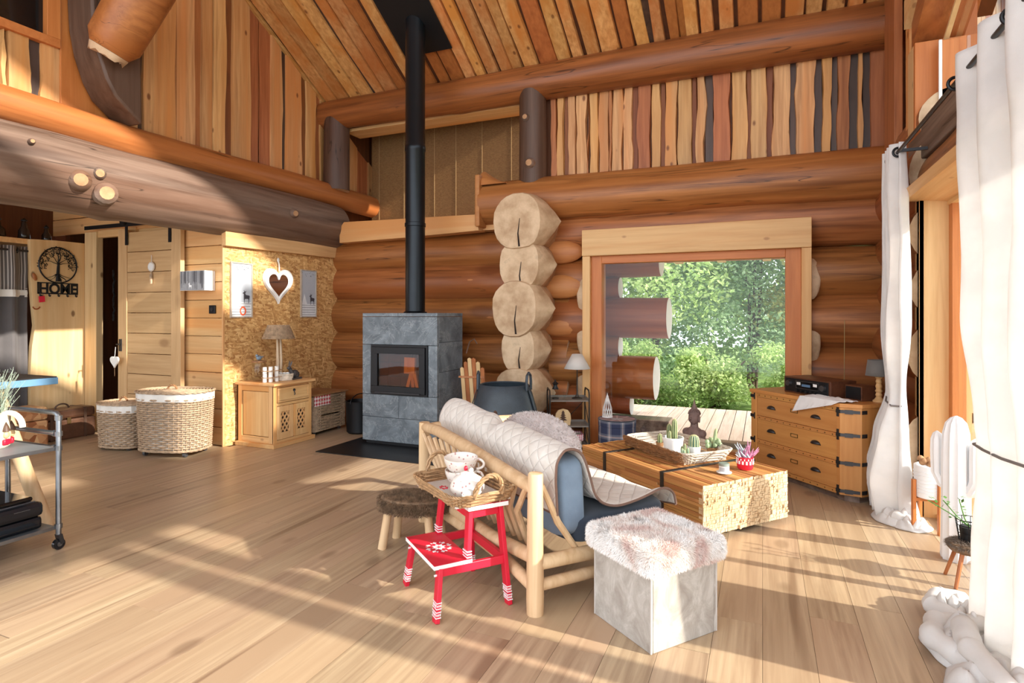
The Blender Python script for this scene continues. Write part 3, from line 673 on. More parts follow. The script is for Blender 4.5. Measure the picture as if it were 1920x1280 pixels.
slab('core', X0+.04, X1-.04, Y0+.05, Y1, .03, 1.38, mt='black', bv=0)
slab('plinth', X0+.03, X1-.03, Y0+.03, Y1-.02, 0, .04, mt='black', bv=0)
wx0, wx1, wz0, wz1 = -3.90, -3.19, .545, 1.08
slab('top_slab', X0, X1, Y0, Y1, 1.38, 1.42); F1 = Y0+.045
for a_ in ((X0, X1, wz1, 1.38), (X0, wx0, wz0, wz1), (wx1, X1, wz0, wz1), (X0, -3.55, .30, wz0), (-3.55, X1, .30, wz0), (X0, X1, .04, .30)): slab('stone_slab', a_[0], a_[1], Y0, F1, a_[2], a_[3])
for a_ in ((1.11, 1.38), (.80, 1.11), (.42, .80), (.04, .42)): slab('stone_slab', X1-.045, X1, F1, Y1, *a_)
for a_ in ((.7, 1.38), (.04, .7)): slab('stone_slab', X0, X0+.04, F1, Y1, *a_)
def fr_(nm, parent, x0, x1, z0, z1, y0, y1, t, mt):    # rectangular ring facing -y, relative to stove
    cx = (X0+X1)/2; b = MB(); q = t*.6
    for (a, b_, c_, d_) in ((x0, x1, z1-t, z1), (x0, x1, z0, z0+t), (x0, x0+t, z0+t, z1-t), (x1-t, x1, z0+t, z1-t)): b.box(a-cx, b_-cx, y0-5.53, y1-5.53, c_, d_)
    return b.build(nm, M[mt], parent, smooth=False, bevel=.004)
fr_('door_surround', st, wx0, wx1, wz0, wz1, Y0-.012, Y0+.2, .022, 'black')
dr = fr_('firebox_door', st, wx0+.024, wx1-.024, wz0+.024, wz1-.024, Y0-.03, Y0+.02, .07, 'black')
boxo('door_glass', (wx0+.09-(X0+X1)/2, wx1-.09-(X0+X1)/2, Y0-.012-5.53, Y0-.006-5.53, wz0+.09, wz1-.09), M['glass_amber'], dr, 0)
boxo('door_grip', (-.28, .28, Y0-.045-5.53, Y0-.03-5.53, wz0+.02, wz0+.035), M['iron'], dr, .003)
fire = MB()
fire.box(wx0+.05+3.55, wx1-.05+3.55, Y1-.1-5.53, Y1-.08-5.53, wz0+.03, wz1-.03)
# firebox is a hollow niche in front of the core: bricks and logs
st_in = MB()
for k in range(4):
    for j in range(3): st_in.box(-.3+.15*k+.002, -.15+.15*k-.002, Y0+.036-5.53, Y0+.048-5.53, wz0+.05+.15*j, wz0+.195+.15*j)
st_in.build('firebricks', plain('fire_brick', rgb(86,58,36), .9), st, smooth=False)
fm = wood('dry_firewood', rgb(190,140,84), rgb(222,176,118), 2, 20, .7, .1, 0)
for a, b_ in (((.06, -.27, .60), (.1, -.25, .78)), ((.14, -.27, .60), (.115, -.25, .78)), ((.2, -.27, .6), (.14, -.25, .8))):
    MB().beam((a[0]+.04, a[1], a[2]), (b_[0]+.04, b_[1], b_[2]), .035, .03, (0, 1, 0)).build('firewood_stick', fm, st, smooth=False)
MB().beam((.13, -.26, .78), (.135, -.26, .95), .13, .04, (0, 1, 0)).build('kindling_bundle', fm, st, smooth=False)
cx = -3.535-(X0+X1)/2; b = MB()
b.lathe([(.125, 1.42), (.13, 1.43), (.108, 1.44), (.108, 2.37), (.116, 2.375), (.116, 2.41), (.108, 2.415), (.108, 3.2), (.115, 3.21), (.115, 3.26), (.108, 3.27), (.108, 4.7)], 36, (cx, .02, 0)); b.build('flue_pipe', M['blackpipe'], st)
b = MB()
for (x, s, d) in ():
    pass
yc = 5.6; s0 = (6.55-yc)/cos(TH); c0 = (X0+X1)/2
vs = [(q[0]-c0, q[1]-5.53, q[2]) for q in (cfr(-3.86, s0-.33, .052), cfr(-3.24, s0-.33, .052), cfr(-3.24, s0+.42, .052), cfr(-3.86, s0+.42, .052), cfr(-3.86, s0-.33, .062), cfr(-3.24, s0-.33, .062), cfr(-3.24, s0+.42, .062), cfr(-3.86, s0+.42, .062))]
b.add(vs, [(0,3,2,1),(4,5,6,7),(0,1,5,4),(1,2,6,5),(2,3,7,6),(3,0,4,7)]); b.build('ceiling_plate', M['black'], st, smooth=False)
tag(boxo('hearth_plate', (-4.2, -2.7, 4.72, 6.0, .0005, .008), M['black'], None, .002), 'flat black metal floor plate under and in front of the stone stove', 'hearth plate')

# ---------------------------------------------------------------- log sofa
O = Vector((-.98, 2.57, 0)); ang = math.atan2(.607, -.795)
so = thing('log_daybed', 'peeled log sofa with fanned stick back, navy seat and blue back cushion', 'sofa', O, ang)
# local x along the back (near post at 0, far post at 1.43); local y = towards the room's right is negative: seat side at -y
PL = M['log_peeled']
def tb(nm, P, r, parent=so, mt=PL, seg=14): return MB().tube(P, r, seg).build(nm, mt, parent)
tb('post', [(0,0,0), (0,0,.08), (.0,0,.35), (-.004,0,.655), (-.004,0,.66)], [.04,.042,.039,.036,.032])
tb('post', [(1.43,0,0), (1.43,0,.3), (1.43,0,.67)], [.04,.04,.036])
tb('front_post', [(0,-.74,0), (0,-.74,.3)], .042); tb('front_post', [(1.43,-.74,0), (1.43,-.74,.6)], .042)
tb('top_rail', [(.01,0,.585), (.3,.012,.61), (.75,.02,.645), (1.15,.012,.66), (1.43,0,.64)], [.032,.036,.038,.036,.03])
tb('back_seat_rail', [(0,-.02,.25), (.4,.02,.235), (.9,.02,.235), (1.43,-.02,.25)], .034)
tb('back_stretcher', [(0,0,.12), (.25,.02,.17), (.7,.03,.19), (1.2,.02,.16), (1.43,0,.12)], [.03,.03,.035,.03,.03])
tb('front_seat_rail', [(0,-.74,.25), (1.43,-.74,.25)], .035)
for x in (0, 1.43):
    tb('side_seat_rail', [(x,0,.235), (x,-.35,.225), (x,-.74,.25)], [.034,.036,.034]); tb('side_stretcher', [(x,0,.13), (x,-.4,.125), (x,-.74,.14)], [.028,.03,.028])
tb('arm_rail', [(1.43,.02,.62), (1.43,-.35,.64), (1.43,-.78,.62)], .038)
ns = 15
for k in range(ns):
    t = k/(ns-1); xt = .07+1.29*t; xb = .07+1.29*t+(.5-t)*.0
    # sticks fan out from the middle of the seat rail
    xb = .12+1.2*t; lean = .22*(t-.5)
    zt = .60+.05*sin(pi*min(1, t*1.1)); yb = -.10
    tb('stick', [(xt+lean*.3, .02, zt), (xb-lean*.6, -.01, .43), (xb-lean, yb, .235)], [.014,.018,.016], seg=8)
tb('arm_stick', [(-.01,-.03,.6), (.02,-.14,.4), (.03,-.26,.24)], [.013,.018,.016], seg=8)
navy = cloth('navy_cloth', rgb(44,54,68), 0, rgb(36,44,56)); blue = cloth('grey_blue_cloth', rgb(120,138,156), 0, rgb(104,120,138))
def cushion(nm, x0, x1, y0, y1, z0, z1, mt, parent, puff=.03, lean=0, nx=14, nz=8):
    b = MB(); cx_, cy_, cz_ = (x0+x1)/2, (y0+y1)/2, (z0+z1)/2; hx, hy, hz = (x1-x0)/2, (y1-y0)/2, (z1-z0)/2
    def f(u, v):
        th = 2*pi*u; ph = pi*(v-.5); e = .28
        c1 = math.copysign(abs(cos(th))**e, cos(th)); s1 = math.copysign(abs(sin(th))**e, sin(th)); c2 = abs(cos(ph))**e; s2 = math.copysign(abs(sin(ph))**e, sin(ph))
        return Vector((cx_+hx*c1*c2, cy_+hy*s1*c2+lean*(s2), cz_+hz*s2+.006*noise.noise(Vector((c1*4, s1*3, s2*4)))))
    b.grid(64, 25, f, cu=True); return b.build(nm, mt, parent)
cushion('seat_cushion', -.02, 1.40, -.86, -.2, .265, .415, navy, so)
cushion('back_cushion', .01, .70, -.31, -.15, .3, .70, blue, so, lean=.01); cushion('back_cushion', .72, 1.40, -.31, -.15, .3, .73, blue, so, lean=.01)
# quilt folded over back and seat
m, nt, p = newmat('quilted_throw'); p.inputs['Roughness'].default_value = .85; p.inputs['Sheen Weight'].default_value = .3
tc = N(nt, 'ShaderNodeTexCoord'); sp = N(nt, 'ShaderNodeSeparateXYZ'); nt.links.new(tc.outputs['UV'], sp.inputs[0])
def sw(a, b):
    q = N(nt, 'ShaderNodeMath', operation='MULTIPLY_ADD'); nt.links.new(sp.outputs[0], q.inputs[0]); q.inputs[1].default_value = a
    q2 = N(nt, 'ShaderNodeMath', operation='MULTIPLY'); nt.links.new(sp.outputs[1], q2.inputs[0]); q2.inputs[1].default_value = b; nt.links.new(q2.outputs[0], q.inputs[2])
    s_ = N(nt, 'ShaderNodeMath', operation='SINE'); nt.links.new(q.outputs[0], s_.inputs[0]); a_ = N(nt, 'ShaderNodeMath', operation='ABSOLUTE'); nt.links.new(s_.outputs[0], a_.inputs[0])
    w_ = N(nt, 'ShaderNodeMath', operation='POWER'); nt.links.new(a_.outputs[0], w_.inputs[0]); w_.inputs[1].default_value = .35; return w_.outputs[0]
mm = N(nt, 'ShaderNodeMath', operation='MINIMUM'); nt.links.new(sw(34, 34), mm.inputs[0]); nt.links.new(sw(34, -34), mm.inputs[1])
v = coords(nt, (1,1,1)); c = ramp(nt, noi(nt, v, 7, 4), [(.35, rgb(206,196,184)), (.65, rgb(220,212,202))]); nt.links.new(c, p.inputs['Base Color'])
bump(nt, p, mm.outputs[0], .8, .008); M['quilt'] = m
def sheet(name, parent, prof, x0, x1, nx, mt, th=.008, drape=None, jag=0):
    """profile of (y,z) swept along x with smoothing; uv = real metres"""
    P = [Vector((0, a, b)) for a, b in prof]; Q = []
    for i in range(len(P)-1):
        p0 = P[max(i-1, 0)]; p1 = P[i]; p2 = P[i+1]; p3 = P[min(i+2, len(P)-1)]
        for k in range(5):
            t = k/5; Q.append(.5*((2*p1)+(-p0+p2)*t+(2*p0-5*p1+4*p2-p3)*t*t+(-p0+3*p1-3*p2+p3)*t*t*t))
    Q.append(P[-1]); L = [0]
    for i in range(1, len(Q)): L.append(L[-1]+(Q[i]-Q[i-1]).length)
    b = MB(); nv = len(Q)
    def f(u, v):
        j = round(v*(nv-1)); x = x0+(x1-x0)*u; q = Q[j]; p = Vector((x, q.y, q.z))
        return p+(drape(u, L[j]/L[-1], p) if drape else Vector((0,0,0)))
    b.grid(nx, nv, f); o = b.build(name, mt, parent, fix=False); me = o.data
    me.shade_smooth(); uv = me.uv_layers.new(name='uv')
    for lp in me.loops:
        i = lp.vertex_index; uv.data[lp.index].uv = ((x1-x0)*(i % nx)/(nx-1), L[i//nx])
    q = o.modifiers.new('Solidify', 'SOLIDIFY'); q.thickness = th; q.offset = 0
    return o, Q, L
prof = [(-.125,.44), (-.12,.53), (-.115,.63), (-.125,.70), (-.18,.745), (-.26,.725), (-.31,.62), (-.355,.50), (-.44,.436), (-.58,.428), (-.72,.428), (-.83,.425), (-.885,.40), (-.90,.35)]
def dr_(u, v, p):
    top = math.exp(-((v-.33)/.12)**2); x = u
    return Vector((0, .012*noise.noise(Vector((u*7, v*9, 1)))+.0, .075*top*min(1, u*1.15)-.05*top*math.exp(-((u-.52)/.05)**2)+.014*noise.noise(Vector((u*9, v*8, 4)))+(.045*math.exp(-(u/.06)**2)*math.exp(-((v-.9)/.12)**2))))
qs, QQ, LL = sheet('quilted_throw', None, prof, 0, 1.44, 60, M['quilt'], drape=dr_); qs.parent = None
qs.location = O; qs.rotation_euler = (0, 0, ang); tag(qs, 'pale quilted throw with brown piping spread over the sofa back and seat', 'throw')
pip = plain('taupe_piping', rgb(120,92,78), .8)
pts = [(-.001, q.y, q.z) for q in QQ]; pts = [Vector(p)+dr_(0, LL[i]/LL[-1], p) for i, p in enumerate(pts)]
MB().tube(pts, .007, 6).build('piping', pip, qs)
MB().tube([Vector((1.44*u, QQ[-1].y, QQ[-1].z))+dr_(u, 1, None) for u in [i/40 for i in range(41)]], .007, 6).build('piping', pip, qs)
MB().tube([Vector((1.44*u, QQ[0].y, QQ[0].z))+dr_(u, 0, None) for u in [i/40 for i in range(41)]], .007, 6).build('piping', pip, qs)
# long fur cushion behind the quilt ridge
fw = plain('pale_fur', rgb(206,196,192), .9, 0, .15, 14)
pc = thing('fur_cushion', 'long pale grey fur cushion with brown toggles lying behind the quilt ridge', 'cushion', O, ang)
Rm = Matrix.Rotation(radians(-4), 3, 'Y') @ Matrix.Rotation(radians(38), 3, 'X')
C0 = Vector((.66, -.42, .64)); RR = (.40, .085, .17)
MB().ell(C0, RR, 28, 18, Rm).build('cushion_body', fw, pc)
def sf(rn):
    z = rn.uniform(-1, 1); a = rn.uniform(0, 2*pi); r = math.sqrt(1-z*z); p = Vector((r*cos(a), r*sin(a), z)); n_ = Vector((p.x/RR[0], p.y/RR[1], p.z/RR[2])).normalized()
    return C0+Rm @ Vector((p.x*RR[0], p.y*RR[1], p.z*RR[2])), Rm @ n_
fur('fur_pile', pc, sf, 9000, .018, fw, 3)
for k in range(2): MB().ell((1.05+.03*k, -.34-.02*k, .74), (.016,.016,.03), 10, 8).build('toggle', M['bark_z'], pc)

# ---------------------------------------------------------------- coffee table of reclaimed sticks
TB = Vector((-.34, 3.774, 0)); ta = math.atan2(.629, -.777); TL, TW, TZ0, TZ1 = 1.29, .78, .035, .35
ct = thing('stick_coffee_table', 'low block coffee table of stacked reclaimed wood sticks with two dark straps', 'table', TB, ta)
mst = wood('reclaimed_stick', rgb(176,122,66), rgb(214,162,100), 0, 26, .6, .22, .35, 3, rgb(110,66,34), .2, rgb(150,96,50), .05)
mend = endgrain('stick_end', rgb(198,164,122), rgb(228,200,160))
# local x from near-right corner B back to A, local y negative towards C (dresser side)
boxo('core', (.02, TL-.02, -TW+.02, -.02, TZ0, TZ1-.012), M['dark'], ct, 0)
rn = random.Random(8)
def stick(nm, x0, x1, y0, y1, z0, z1):
    b = MB(); b.box(x0, x1, y0, y1, z0, z1); b.m[5] = 1; b.m[3] = 1
    return b.build(nm, [mst, mend], ct, smooth=False, fix=False)
y = 0; 
while y > -TW+.01:      # top layer
    wd = min(rn.uniform(.018, .034), y+TW); x = 0
    cuts = [0, TL] if rn.random() < .5 else [0, rn.uniform(.3, 1), TL]
    for a, b_ in zip(cuts, cuts[1:]): stick('stick', a+.001-(rn.uniform(0, .008) if a == 0 else 0), b_-.001, y-wd+.0008, y-.0008, TZ1-.02, TZ1-rn.uniform(0, .006))
    y -= wd
z = TZ1-.02
while z > TZ0+.004:    # long side towards the sofa (y=0)
    h = min(rn.uniform(.012, .024), z-TZ0); cuts = [0, TL] if rn.random() < .4 else [0, rn.uniform(.25, 1.05), TL]
    for a, b_ in zip(cuts, cuts[1:]): stick('stick', a+.001, b_-.001, -.022, rn.uniform(-.005, .001), z-h+.0008, z-.0008)
    z -= h
# end face: sawn stick ends, proud or set back, joined
b = MB(); ycur = -.0
def cells(y0, y1, z0, z1, d):
    w_, h_ = y1-y0, z1-z0
    if (w_ < .02 and h_ < .026) or (d > 4 and rn.random() < .3 and max(w_, h_) < .04):
        e = rn.uniform(-.0035, .001) if rn.random() < .93 else -.012
        g1 = .001 if rn.random() < .75 else .002
        b.box(-.002+e-.004, .03, y0+g1, y1-g1, z0+g1, z1-g1); return
    if w_ > h_: q = y0+w_*rn.uniform(.35, .65); cells(y0, q, z0, z1, d+1); cells(q, y1, z0, z1, d+1)
    else: q = z0+h_*rn.uniform(.35, .65); cells(y0, y1, z0, q, d+1); cells(y0, y1, q, z1, d+1)
cells(-TW, 0, TZ0-.0, TZ1-.02, 0); stuff(b.build('stick_ends', mend, ct, smooth=False, fix=False))
for x in (.34, .97):
    b = MB().box(x, x+.032, -TW-.002, .004, TZ1, TZ1+.004).box(x, x+.032, .002, .006, TZ0-.0, TZ1+.004).box(x, x+.032, -TW-.005, -TW-.001, TZ0, TZ1+.004); b.build('strap', M['iron'], ct, smooth=False)
for x in (.12, TL-.12):
    for y in (-.12, -TW+.12): boxo('foot', (x-.04, x+.04, y-.04, y+.04, 0, TZ0), M['black'], ct, .004)
TT = .351
# twig tray on the table
tr = thing('twig_tray', 'rectangular whitewashed and brown twig tray holding cacti on the stick table', 'tray', (-.60, 4.60, TT), math.atan2(.687, -.727))
b = weave(.32, .20, 8, .012, .075, 7, 38, .0055, 1.14, .005); stuff(b.build('side_weave', M['wicker_w'], tr))
stuff(stakes_mb(.32, .2, 8, 0, .08, 38, .004, 1.14).build('stakes', M['wicker_w'], tr))
b = MB(); rn = random.Random(2)
for k in range(330):
    x = rn.uniform(-.36, .3); z = rn.uniform(.006, .09); L = rn.uniform(.06, .14); y0 = .212+.03*z/.08+rn.uniform(0, .008)
    b.tube([(x, y0, z), (x+L*.5, y0+rn.uniform(0, .006), z+rn.uniform(-.008, .008)), (min(x+L, .36), y0, z+rn.uniform(-.01, .01))], .0034, 4)
stuff(b.build('brown_twigs', M['wicker_d'], tr))
boxo('bottom', (-.31, .31, -.19, .19, .0, .008), M['wicker_w'], tr, 0)
stuff(braid([(sup(.37, .232, 8, 2*pi*i/90))+(.083,) for i in range(90)], .007, 1.0, 3, True).build('rim', M['wicker_w'], tr))
def L2(o, x, y, z=0): c, s = cos(o.rotation_euler.z), sin(o.rotation_euler.z); return (o.location.x+c*x-s*y, o.location.y+s*x+c*y, o.location.z+z)
def green(name, c1, c2): return plain(name, c1, .55, 0, .3, 20)
gc = plain('cactus_green', rgb(104,124,84), .6, 0, .25, 30); gl = plain('cactus_stripe_green', rgb(116,146,124), .6, 0, .2, 30); sp_ = plain('cactus_rib_pale', rgb(196,190,140), .7)
soil = plain('soil', rgb(70,54,42), .95, 0, .3, 60, .5, 200)
def column(nm, parent, x, y, z0, h, r, mt, ribs=8, lean=(0,0), rib=sp_):
    b = MB(); seg = ribs*2; prof_ = [(.8, 0), (1, .15), (1, .6), (.85, .85), (.5, .96), (.08, 1)]; vs = []; fs = []
    for (f, t) in prof_:
        for k in range(seg):
            a = 2*pi*k/seg; q = r*f*(1 if k % 2 else .8); vs.append((x+lean[0]*t+q*cos(a), y+lean[1]*t+q*sin(a), z0+h*t))
    for i in range(len(prof_)-1):
        for k in range(seg): fs.append((i*seg+k, i*seg+(k+1) % seg, (i+1)*seg+(k+1) % seg, (i+1)*seg+k))
    b.add(vs, fs)
    o = b.build(nm, mt, parent, smooth=False)
    if rib:
        b = MB()
        for k in range(1, seg, 2):
            a = 2*pi*k/seg; b.tube([(x+lean[0]*t+r*f*1.0*cos(a), y+lean[1]*t+r*f*1.0*sin(a), z0+h*t) for f, t in prof_], r*.07, 4)
        stuff(b.build('spines', rib, o))
    return o
def pot(t, r, h, mt, sq=False):
    MB().lathe([(r*.72, 0), (r*.8, .004), (r*.97, h*.9), (r, h*.9), (r, h), (r*.9, h), (r*.86, h*.8)], 28, cap=True).build('pot', mt, t)
    MB().lathe([(0.0, h*.84), (r*.88, h*.84)], 20).build('soil', soil, t)
c = thing('potted_cactus', 'two tall ribbed cactus columns in a large white pot in the tray', 'plant', tuple(fl(1262,850,TT+.009))); pot(c, .078, .125, M['white'])
column('cactus_stem', c, .012, -.01, .105, .16, .021, gc); column('cactus_stem', c, -.03, .01, .105, .115, .019, gc); column('cactus_stem', c, -.02, -.035, .105, .07, .012, gc)
c = thing('potted_cactus', 'plump striped blue-green cactus in a narrow white pot in the tray', 'plant', tuple(fl(1301,862,TT+.009))); pot(c, .048, .1, M['white']); column('cactus_stem', c, 0, 0, .08, .1, .036, gl, 12)
c = thing('potted_cactus', 'short green cactus stub standing at the left end of the tray', 'plant', tuple(fl(1237,839,TT+.009))); pot(c, .03, .045, M['wicker_d']); column('cactus_stem', c, 0, 0, .035, .075, .018, gc)
c = thing('potted_cactus', 'cluster of small pale cacti between the two white pots in the tray', 'plant', tuple(fl(1284,866,TT+.009))); pot(c, .04, .05, glass('pot_glass', (.8,.9,.85,1)))
for x, y, h in ((0,0,.09), (.02,.012,.06), (-.02,.01,.07), (.0,-.02,.05), (-.015,-.018,.06)): column('cactus_stem', c, x, y, .04, h, .011, gl if h < .065 else gc, 6)
c = thing('potted_succulent', 'pale green branching succulent with round pads at the right of the tray', 'plant', tuple(fl(1336,850,TT+.009))); pot(c, .045, .05, M['wicker_d'])
pg = plain('pale_succulent', rgb(150,170,130), .6, 0, .2, 20); rn = random.Random(5)
column('cactus_stem', c, .01, 0, .04, .15, .014, pg, 7, (.015, 0)); column('cactus_stem', c, -.02, .02, .04, .08, .012, pg, 7)
for k in range(12): a = rn.uniform(0, 6.28); r = rn.uniform(.02, .06); MB().ell((r*cos(a), r*sin(a), .06+rn.uniform(0, .04)), (.016,.016,.02), 10, 8).build('pad', pg, c)
# red glass pot with rosettes
c = thing('red_succulent_pot', 'bright red glass pot with white pattern and pinkish succulent, right corner of the table', 'plant', (-.11, 4.30, TT))
MB().lathe([(.045, 0), (.052, .01), (.055, .05), (.052, .085), (.047, .085), (.047, .07)], 28).build('pot', plain('red_glass', rgb(214,30,54), .2, 0, .05), c)
b = MB()
for k in range(14):
    a = 2*pi*k/14; b.cbox((.0555*cos(a), .0555*sin(a), .05), (.004, .012, .022), rotz(a)); b.cbox((.0545*cos(a+.2), .0545*sin(a+.2), .07), (.004, .006, .012), rotz(a+.2))
b.build('white_pattern', M['white'], c, smooth=False)
pk = plain('pink_succulent', rgb(186,120,150), .6, 0, .3, 30); sv = plain('silver_succulent', rgb(176,182,188), .6, 0, .2, 30); rn = random.Random(11)
for k in range(34):
    a = rn.uniform(0, 6.28); el = rn.uniform(.1, 1.3); L = rn.uniform(.05, .1); base = Vector((rn.uniform(-.03,.03), rn.uniform(-.03,.03), .08)); d = Vector((cos(a)*cos(el), sin(a)*cos(el), sin(el)))
    MB().tube([base, base+d*L*.5, base+d*L+Vector((0,0,.012))], [.006, .008, .0015], 6).build('leaf', pk if d.x > -.1 else sv, c)
# tin candle on a saucer
c = thing('tin_candle', 'small white tin with pale green lid on a saucer beside the red pot', 'candle', (-.235, 4.13, TT))
MB().lathe([(.03, 0), (.048, .004), (.05, .009), (.03, .007)], 28).build('saucer', M['white'], c); MB().lathe([(.033, .008), (.033, .052), (.03, .054)], 28).build('tin', M['white'], c)
MB().lathe([(.0345, .05), (.0345, .064), (.031, .067), (.0, .067)], 28).build('lid', plain('sage_lid', rgb(150,164,156), .4, .4), c)
b = MB(); b.grid(10, 3, lambda u, v: (.0334*cos(-2.6+u*1.6), .0334*sin(-2.6+u*1.6), .015+.028*v)); b.build('label', plain('grey_label', rgb(180,184,188), .6), c, fix=False)

# ---------------------------------------------------------------- fur ottoman
OA = Vector((-.422, 2.444, 0)); oa = math.atan2(.219, -.281)
ot = thing('storage_ottoman', 'grey suede cube ottoman with a white and rose fur lid', 'ottoman', OA, oa)
m, nt, p = newmat('grey_suede'); p.inputs['Roughness'].default_value = .75; p.inputs['Sheen Weight'].default_value = .4
v = coords(nt, (1,1,.7)); a = noi(nt, v, 9, 6, .7, .8); nt.links.new(ramp(nt, a, [(.32, rgb(142,132,122)), (.52, rgb(168,160,150)), (.7, rgb(196,190,182))]), p.inputs['Base Color']); bump(nt, p, a, .2, .004)
S_ = .38; H = .335
# local x runs from the near corner to the left corner, local y negative to the right
for nm, bx in (('side_panel', (0, S_, -.012, 0, 0, H)), ('side_panel', (0, S_, -S_, -S_+.012, 0, H)), ('side_panel', (0, .012, -S_+.012, -.012, 0, H)), ('side_panel', (S_-.012, S_, -S_+.012, -.012, 0, H)), ('base_panel', (.012, S_-.012, -S_+.012, -.012, .005, .02))): boxo(nm, bx, m, ot, .005)
for x, y in ((0, 0), (S_, 0), (0, -S_), (S_, -S_)): MB().tube([(x, y, .004), (x, y, H)], .004, 6).build('corner_piping', plain('piping_pale', rgb(190,182,174), .7), ot)
m, nt, p = newmat('rose_fur'); p.inputs['Roughness'].default_value = .85; p.inputs['Sheen Weight'].default_value = .5
v = coords(nt, (1,1,1), False); a = noi(nt, v, 5, 4, .6, .6); col = ramp(nt, a, [(.42, rgb(248,245,242)), (.53, rgb(240,230,222)), (.62, rgb(222,192,182)), (.74, rgb(240,230,224))])
col = mixc(nt, col, rgb(88,74,66), ramp(nt, noi(nt, v, 13, 3, .6, 1), [(.60, (0,0,0,1)), (.72, (.6,.6,.6,1))])); nt.links.new(col, p.inputs['Base Color']); M['rosefur'] = m
def rbox_pt(rn, c, h, e):
    # random point on rounded box (no bottom)
    ax = rn.choice((0,0,1,1,2,2,2)); s_ = rn.choice((-1, 1)) if ax != 2 else 1
    p = [rn.uniform(-1,1)*h[i] for i in range(3)]; p[ax] = s_*h[ax]; n_ = [0,0,0]
    for i in range(3):
        q = abs(p[i])-(h[i]-e)
        if q > 0: n_[i] = math.copysign(q/e, p[i])
    n_ = Vector(n_).normalized() if any(n_) else Vector((0,0,1))
    core = Vector([max(-(h[i]-e), min(h[i]-e, p[i])) for i in range(3)])
    return Vector(c)+core+n_*e, n_
LC = (S_/2, -S_/2, .375); LH = (S_/2+.03, S_/2+.03, .05)
b = MB().cbox(LC, (LH[0]*2, LH[1]*2, LH[2]*2)); b.build('fur_lid', m, ot, bevel=.035)
fur('lid_fur_pile', ot, lambda rn: rbox_pt(rn, LC, (LH[0]+.0, LH[1], LH[2]), .035), 42000, .022, m, 4, .5, .0013, .55)
# ---------------------------------------------------------------- small fur footstool
fs_ = thing('fur_footstool', 'low footstool with dark brown fur seat and round log legs behind the red stool', 'footstool', (-1.95, 3.04, 0), radians(8))
bf = plain('brown_fur', rgb(124,98,74), .85, 0, .5, 22)
b = MB(); n_ = 40; top = []
b.lathe([(.0, .23), (.17, .23), (.215, .25), (.225, .285), (.2, .315), (.12, .33), (0, .332)], 36, (0,0,0), 1.15, .78, cap=False); b.build('seat', bf, fs_)
def sf2(rn):
    a = rn.uniform(0, 2*pi); r = math.sqrt(rn.random()); t = rn.random()
    if t < .55: return (r*.22*1.15*cos(a), r*.22*.78*sin(a), .33-.045*r**4), (cos(a)*.3*r, sin(a)*.3*r, 1)
    z = rn.uniform(.235, .31); return (.222*1.15*cos(a), .222*.78*sin(a), z), (cos(a), sin(a), .2)
fur('seat_fur_pile', fs_, sf2, 30000, .02, bf, 6, .5, .0015, .5)
fs_.scale = (.85, .85, .95)
for x, y in ((-.15,-.09), (.15,-.09), (-.15,.09), (.15,.09)): MB().tube([(x*1.25, y*1.25, 0), (x, y, .24)], [.031, .029], 14).build('leg', PL, fs_)

# ---------------------------------------------------------------- red step stool
rs = thing('step_stool', 'red painted two-step stool with white edges and knitted pattern on the feet', 'stool', (-1.418, 2.598, 0), math.atan2(.283, -.357)+pi)
# local x: to the right along the front edge (towards the camera right), local y: away from the camera towards the sofa
W, D = .43, .375; rd = M['red']; wh_ = M['white_m']
def leg(nm, a, b_, wx=.045, wy=.022):
    o = MB().beam(a, b_, wx, wy, (0, 1, 0)); o = o.build(nm, rd, rs, smooth=False, bevel=.003)
    a = Vector(a); b_ = Vector(b_); d = b_-a; k = MB()
    for t0, t1 in ((.028, .052), (.066, .09)):
        s_ = .5/abs(d.z)
        z0_, z1_ = t0, t1
        for f in range(3):
            zz = z0_+(z1_-z0_)*f/2.0; t = (zz-a.z)/d.z; c_ = a+d*t
            if f != 1: k.cbox(c_, (wx+.0035, wy+.0035, .004))
            else:
                for q in (-.33, 0, .33):
                    k.cbox(c_+Vector((wx*q, 0, 0)), (wx*.2, wy+.0035, .012)); k.cbox(c_+Vector((0, wy*q, 0)), (wx+.0035, wy*.2, .009))
    k.build('knit_pattern', M['white'], o, smooth=False); return o
# front (low step) legs, step leg reach z=.235 ; rear legs reach z=.48 ; middle posts from the low step
for s_ in (-1, 1):
    leg('front_leg', (s_*(W/2), -D/2, 0), (s_*(W/2-.03), -D/2+.03, .232))
    leg('rear_leg', (s_*(W/2), D/2, 0), (s_*(W/2-.045), D/2-.03, .478))
    MB().beam((s_*(W/2-.028), -.02, .25), (s_*(W/2-.045), .0, .478), .045, .022, (0,1,0)).build('middle_post', rd, rs, smooth=False, bevel=.003)
    k = MB()
    for zz in (.262, .275, .288): k.cbox((s_*(W/2-.029), -.019, zz), (.049, .026, .005))
    k.build('post_pattern', M['white'], rs, smooth=False)
    MB().beam((s_*(W/2-.022), -D/2+.02, .215), (s_*(W/2-.018), D/2-.01, .215), .02, .04).build('side_rail', rd, rs, smooth=False, bevel=.003)
    MB().beam((s_*(W/2-.04), 0, .455), (s_*(W/2-.045), D/2-.03, .455), .02, .045).build('top_side_rail', rd, rs, smooth=False, bevel=.003)
MB().beam((-W/2+.04, 0, .455), (W/2-.04, 0, .455), .02, .045).build('top_front_rail', rd, rs, smooth=False)
MB().beam((-W/2+.04, D/2-.03, .455), (W/2-.04, D/2-.03, .455), .02, .045).build('top_rear_rail', rd, rs, smooth=False)
MB().beam((-W/2+.02, D/2-.015, .215), (W/2-.02, D/2-.015, .215), .02, .04).build('lower_rear_rail', rd, rs, smooth=False)
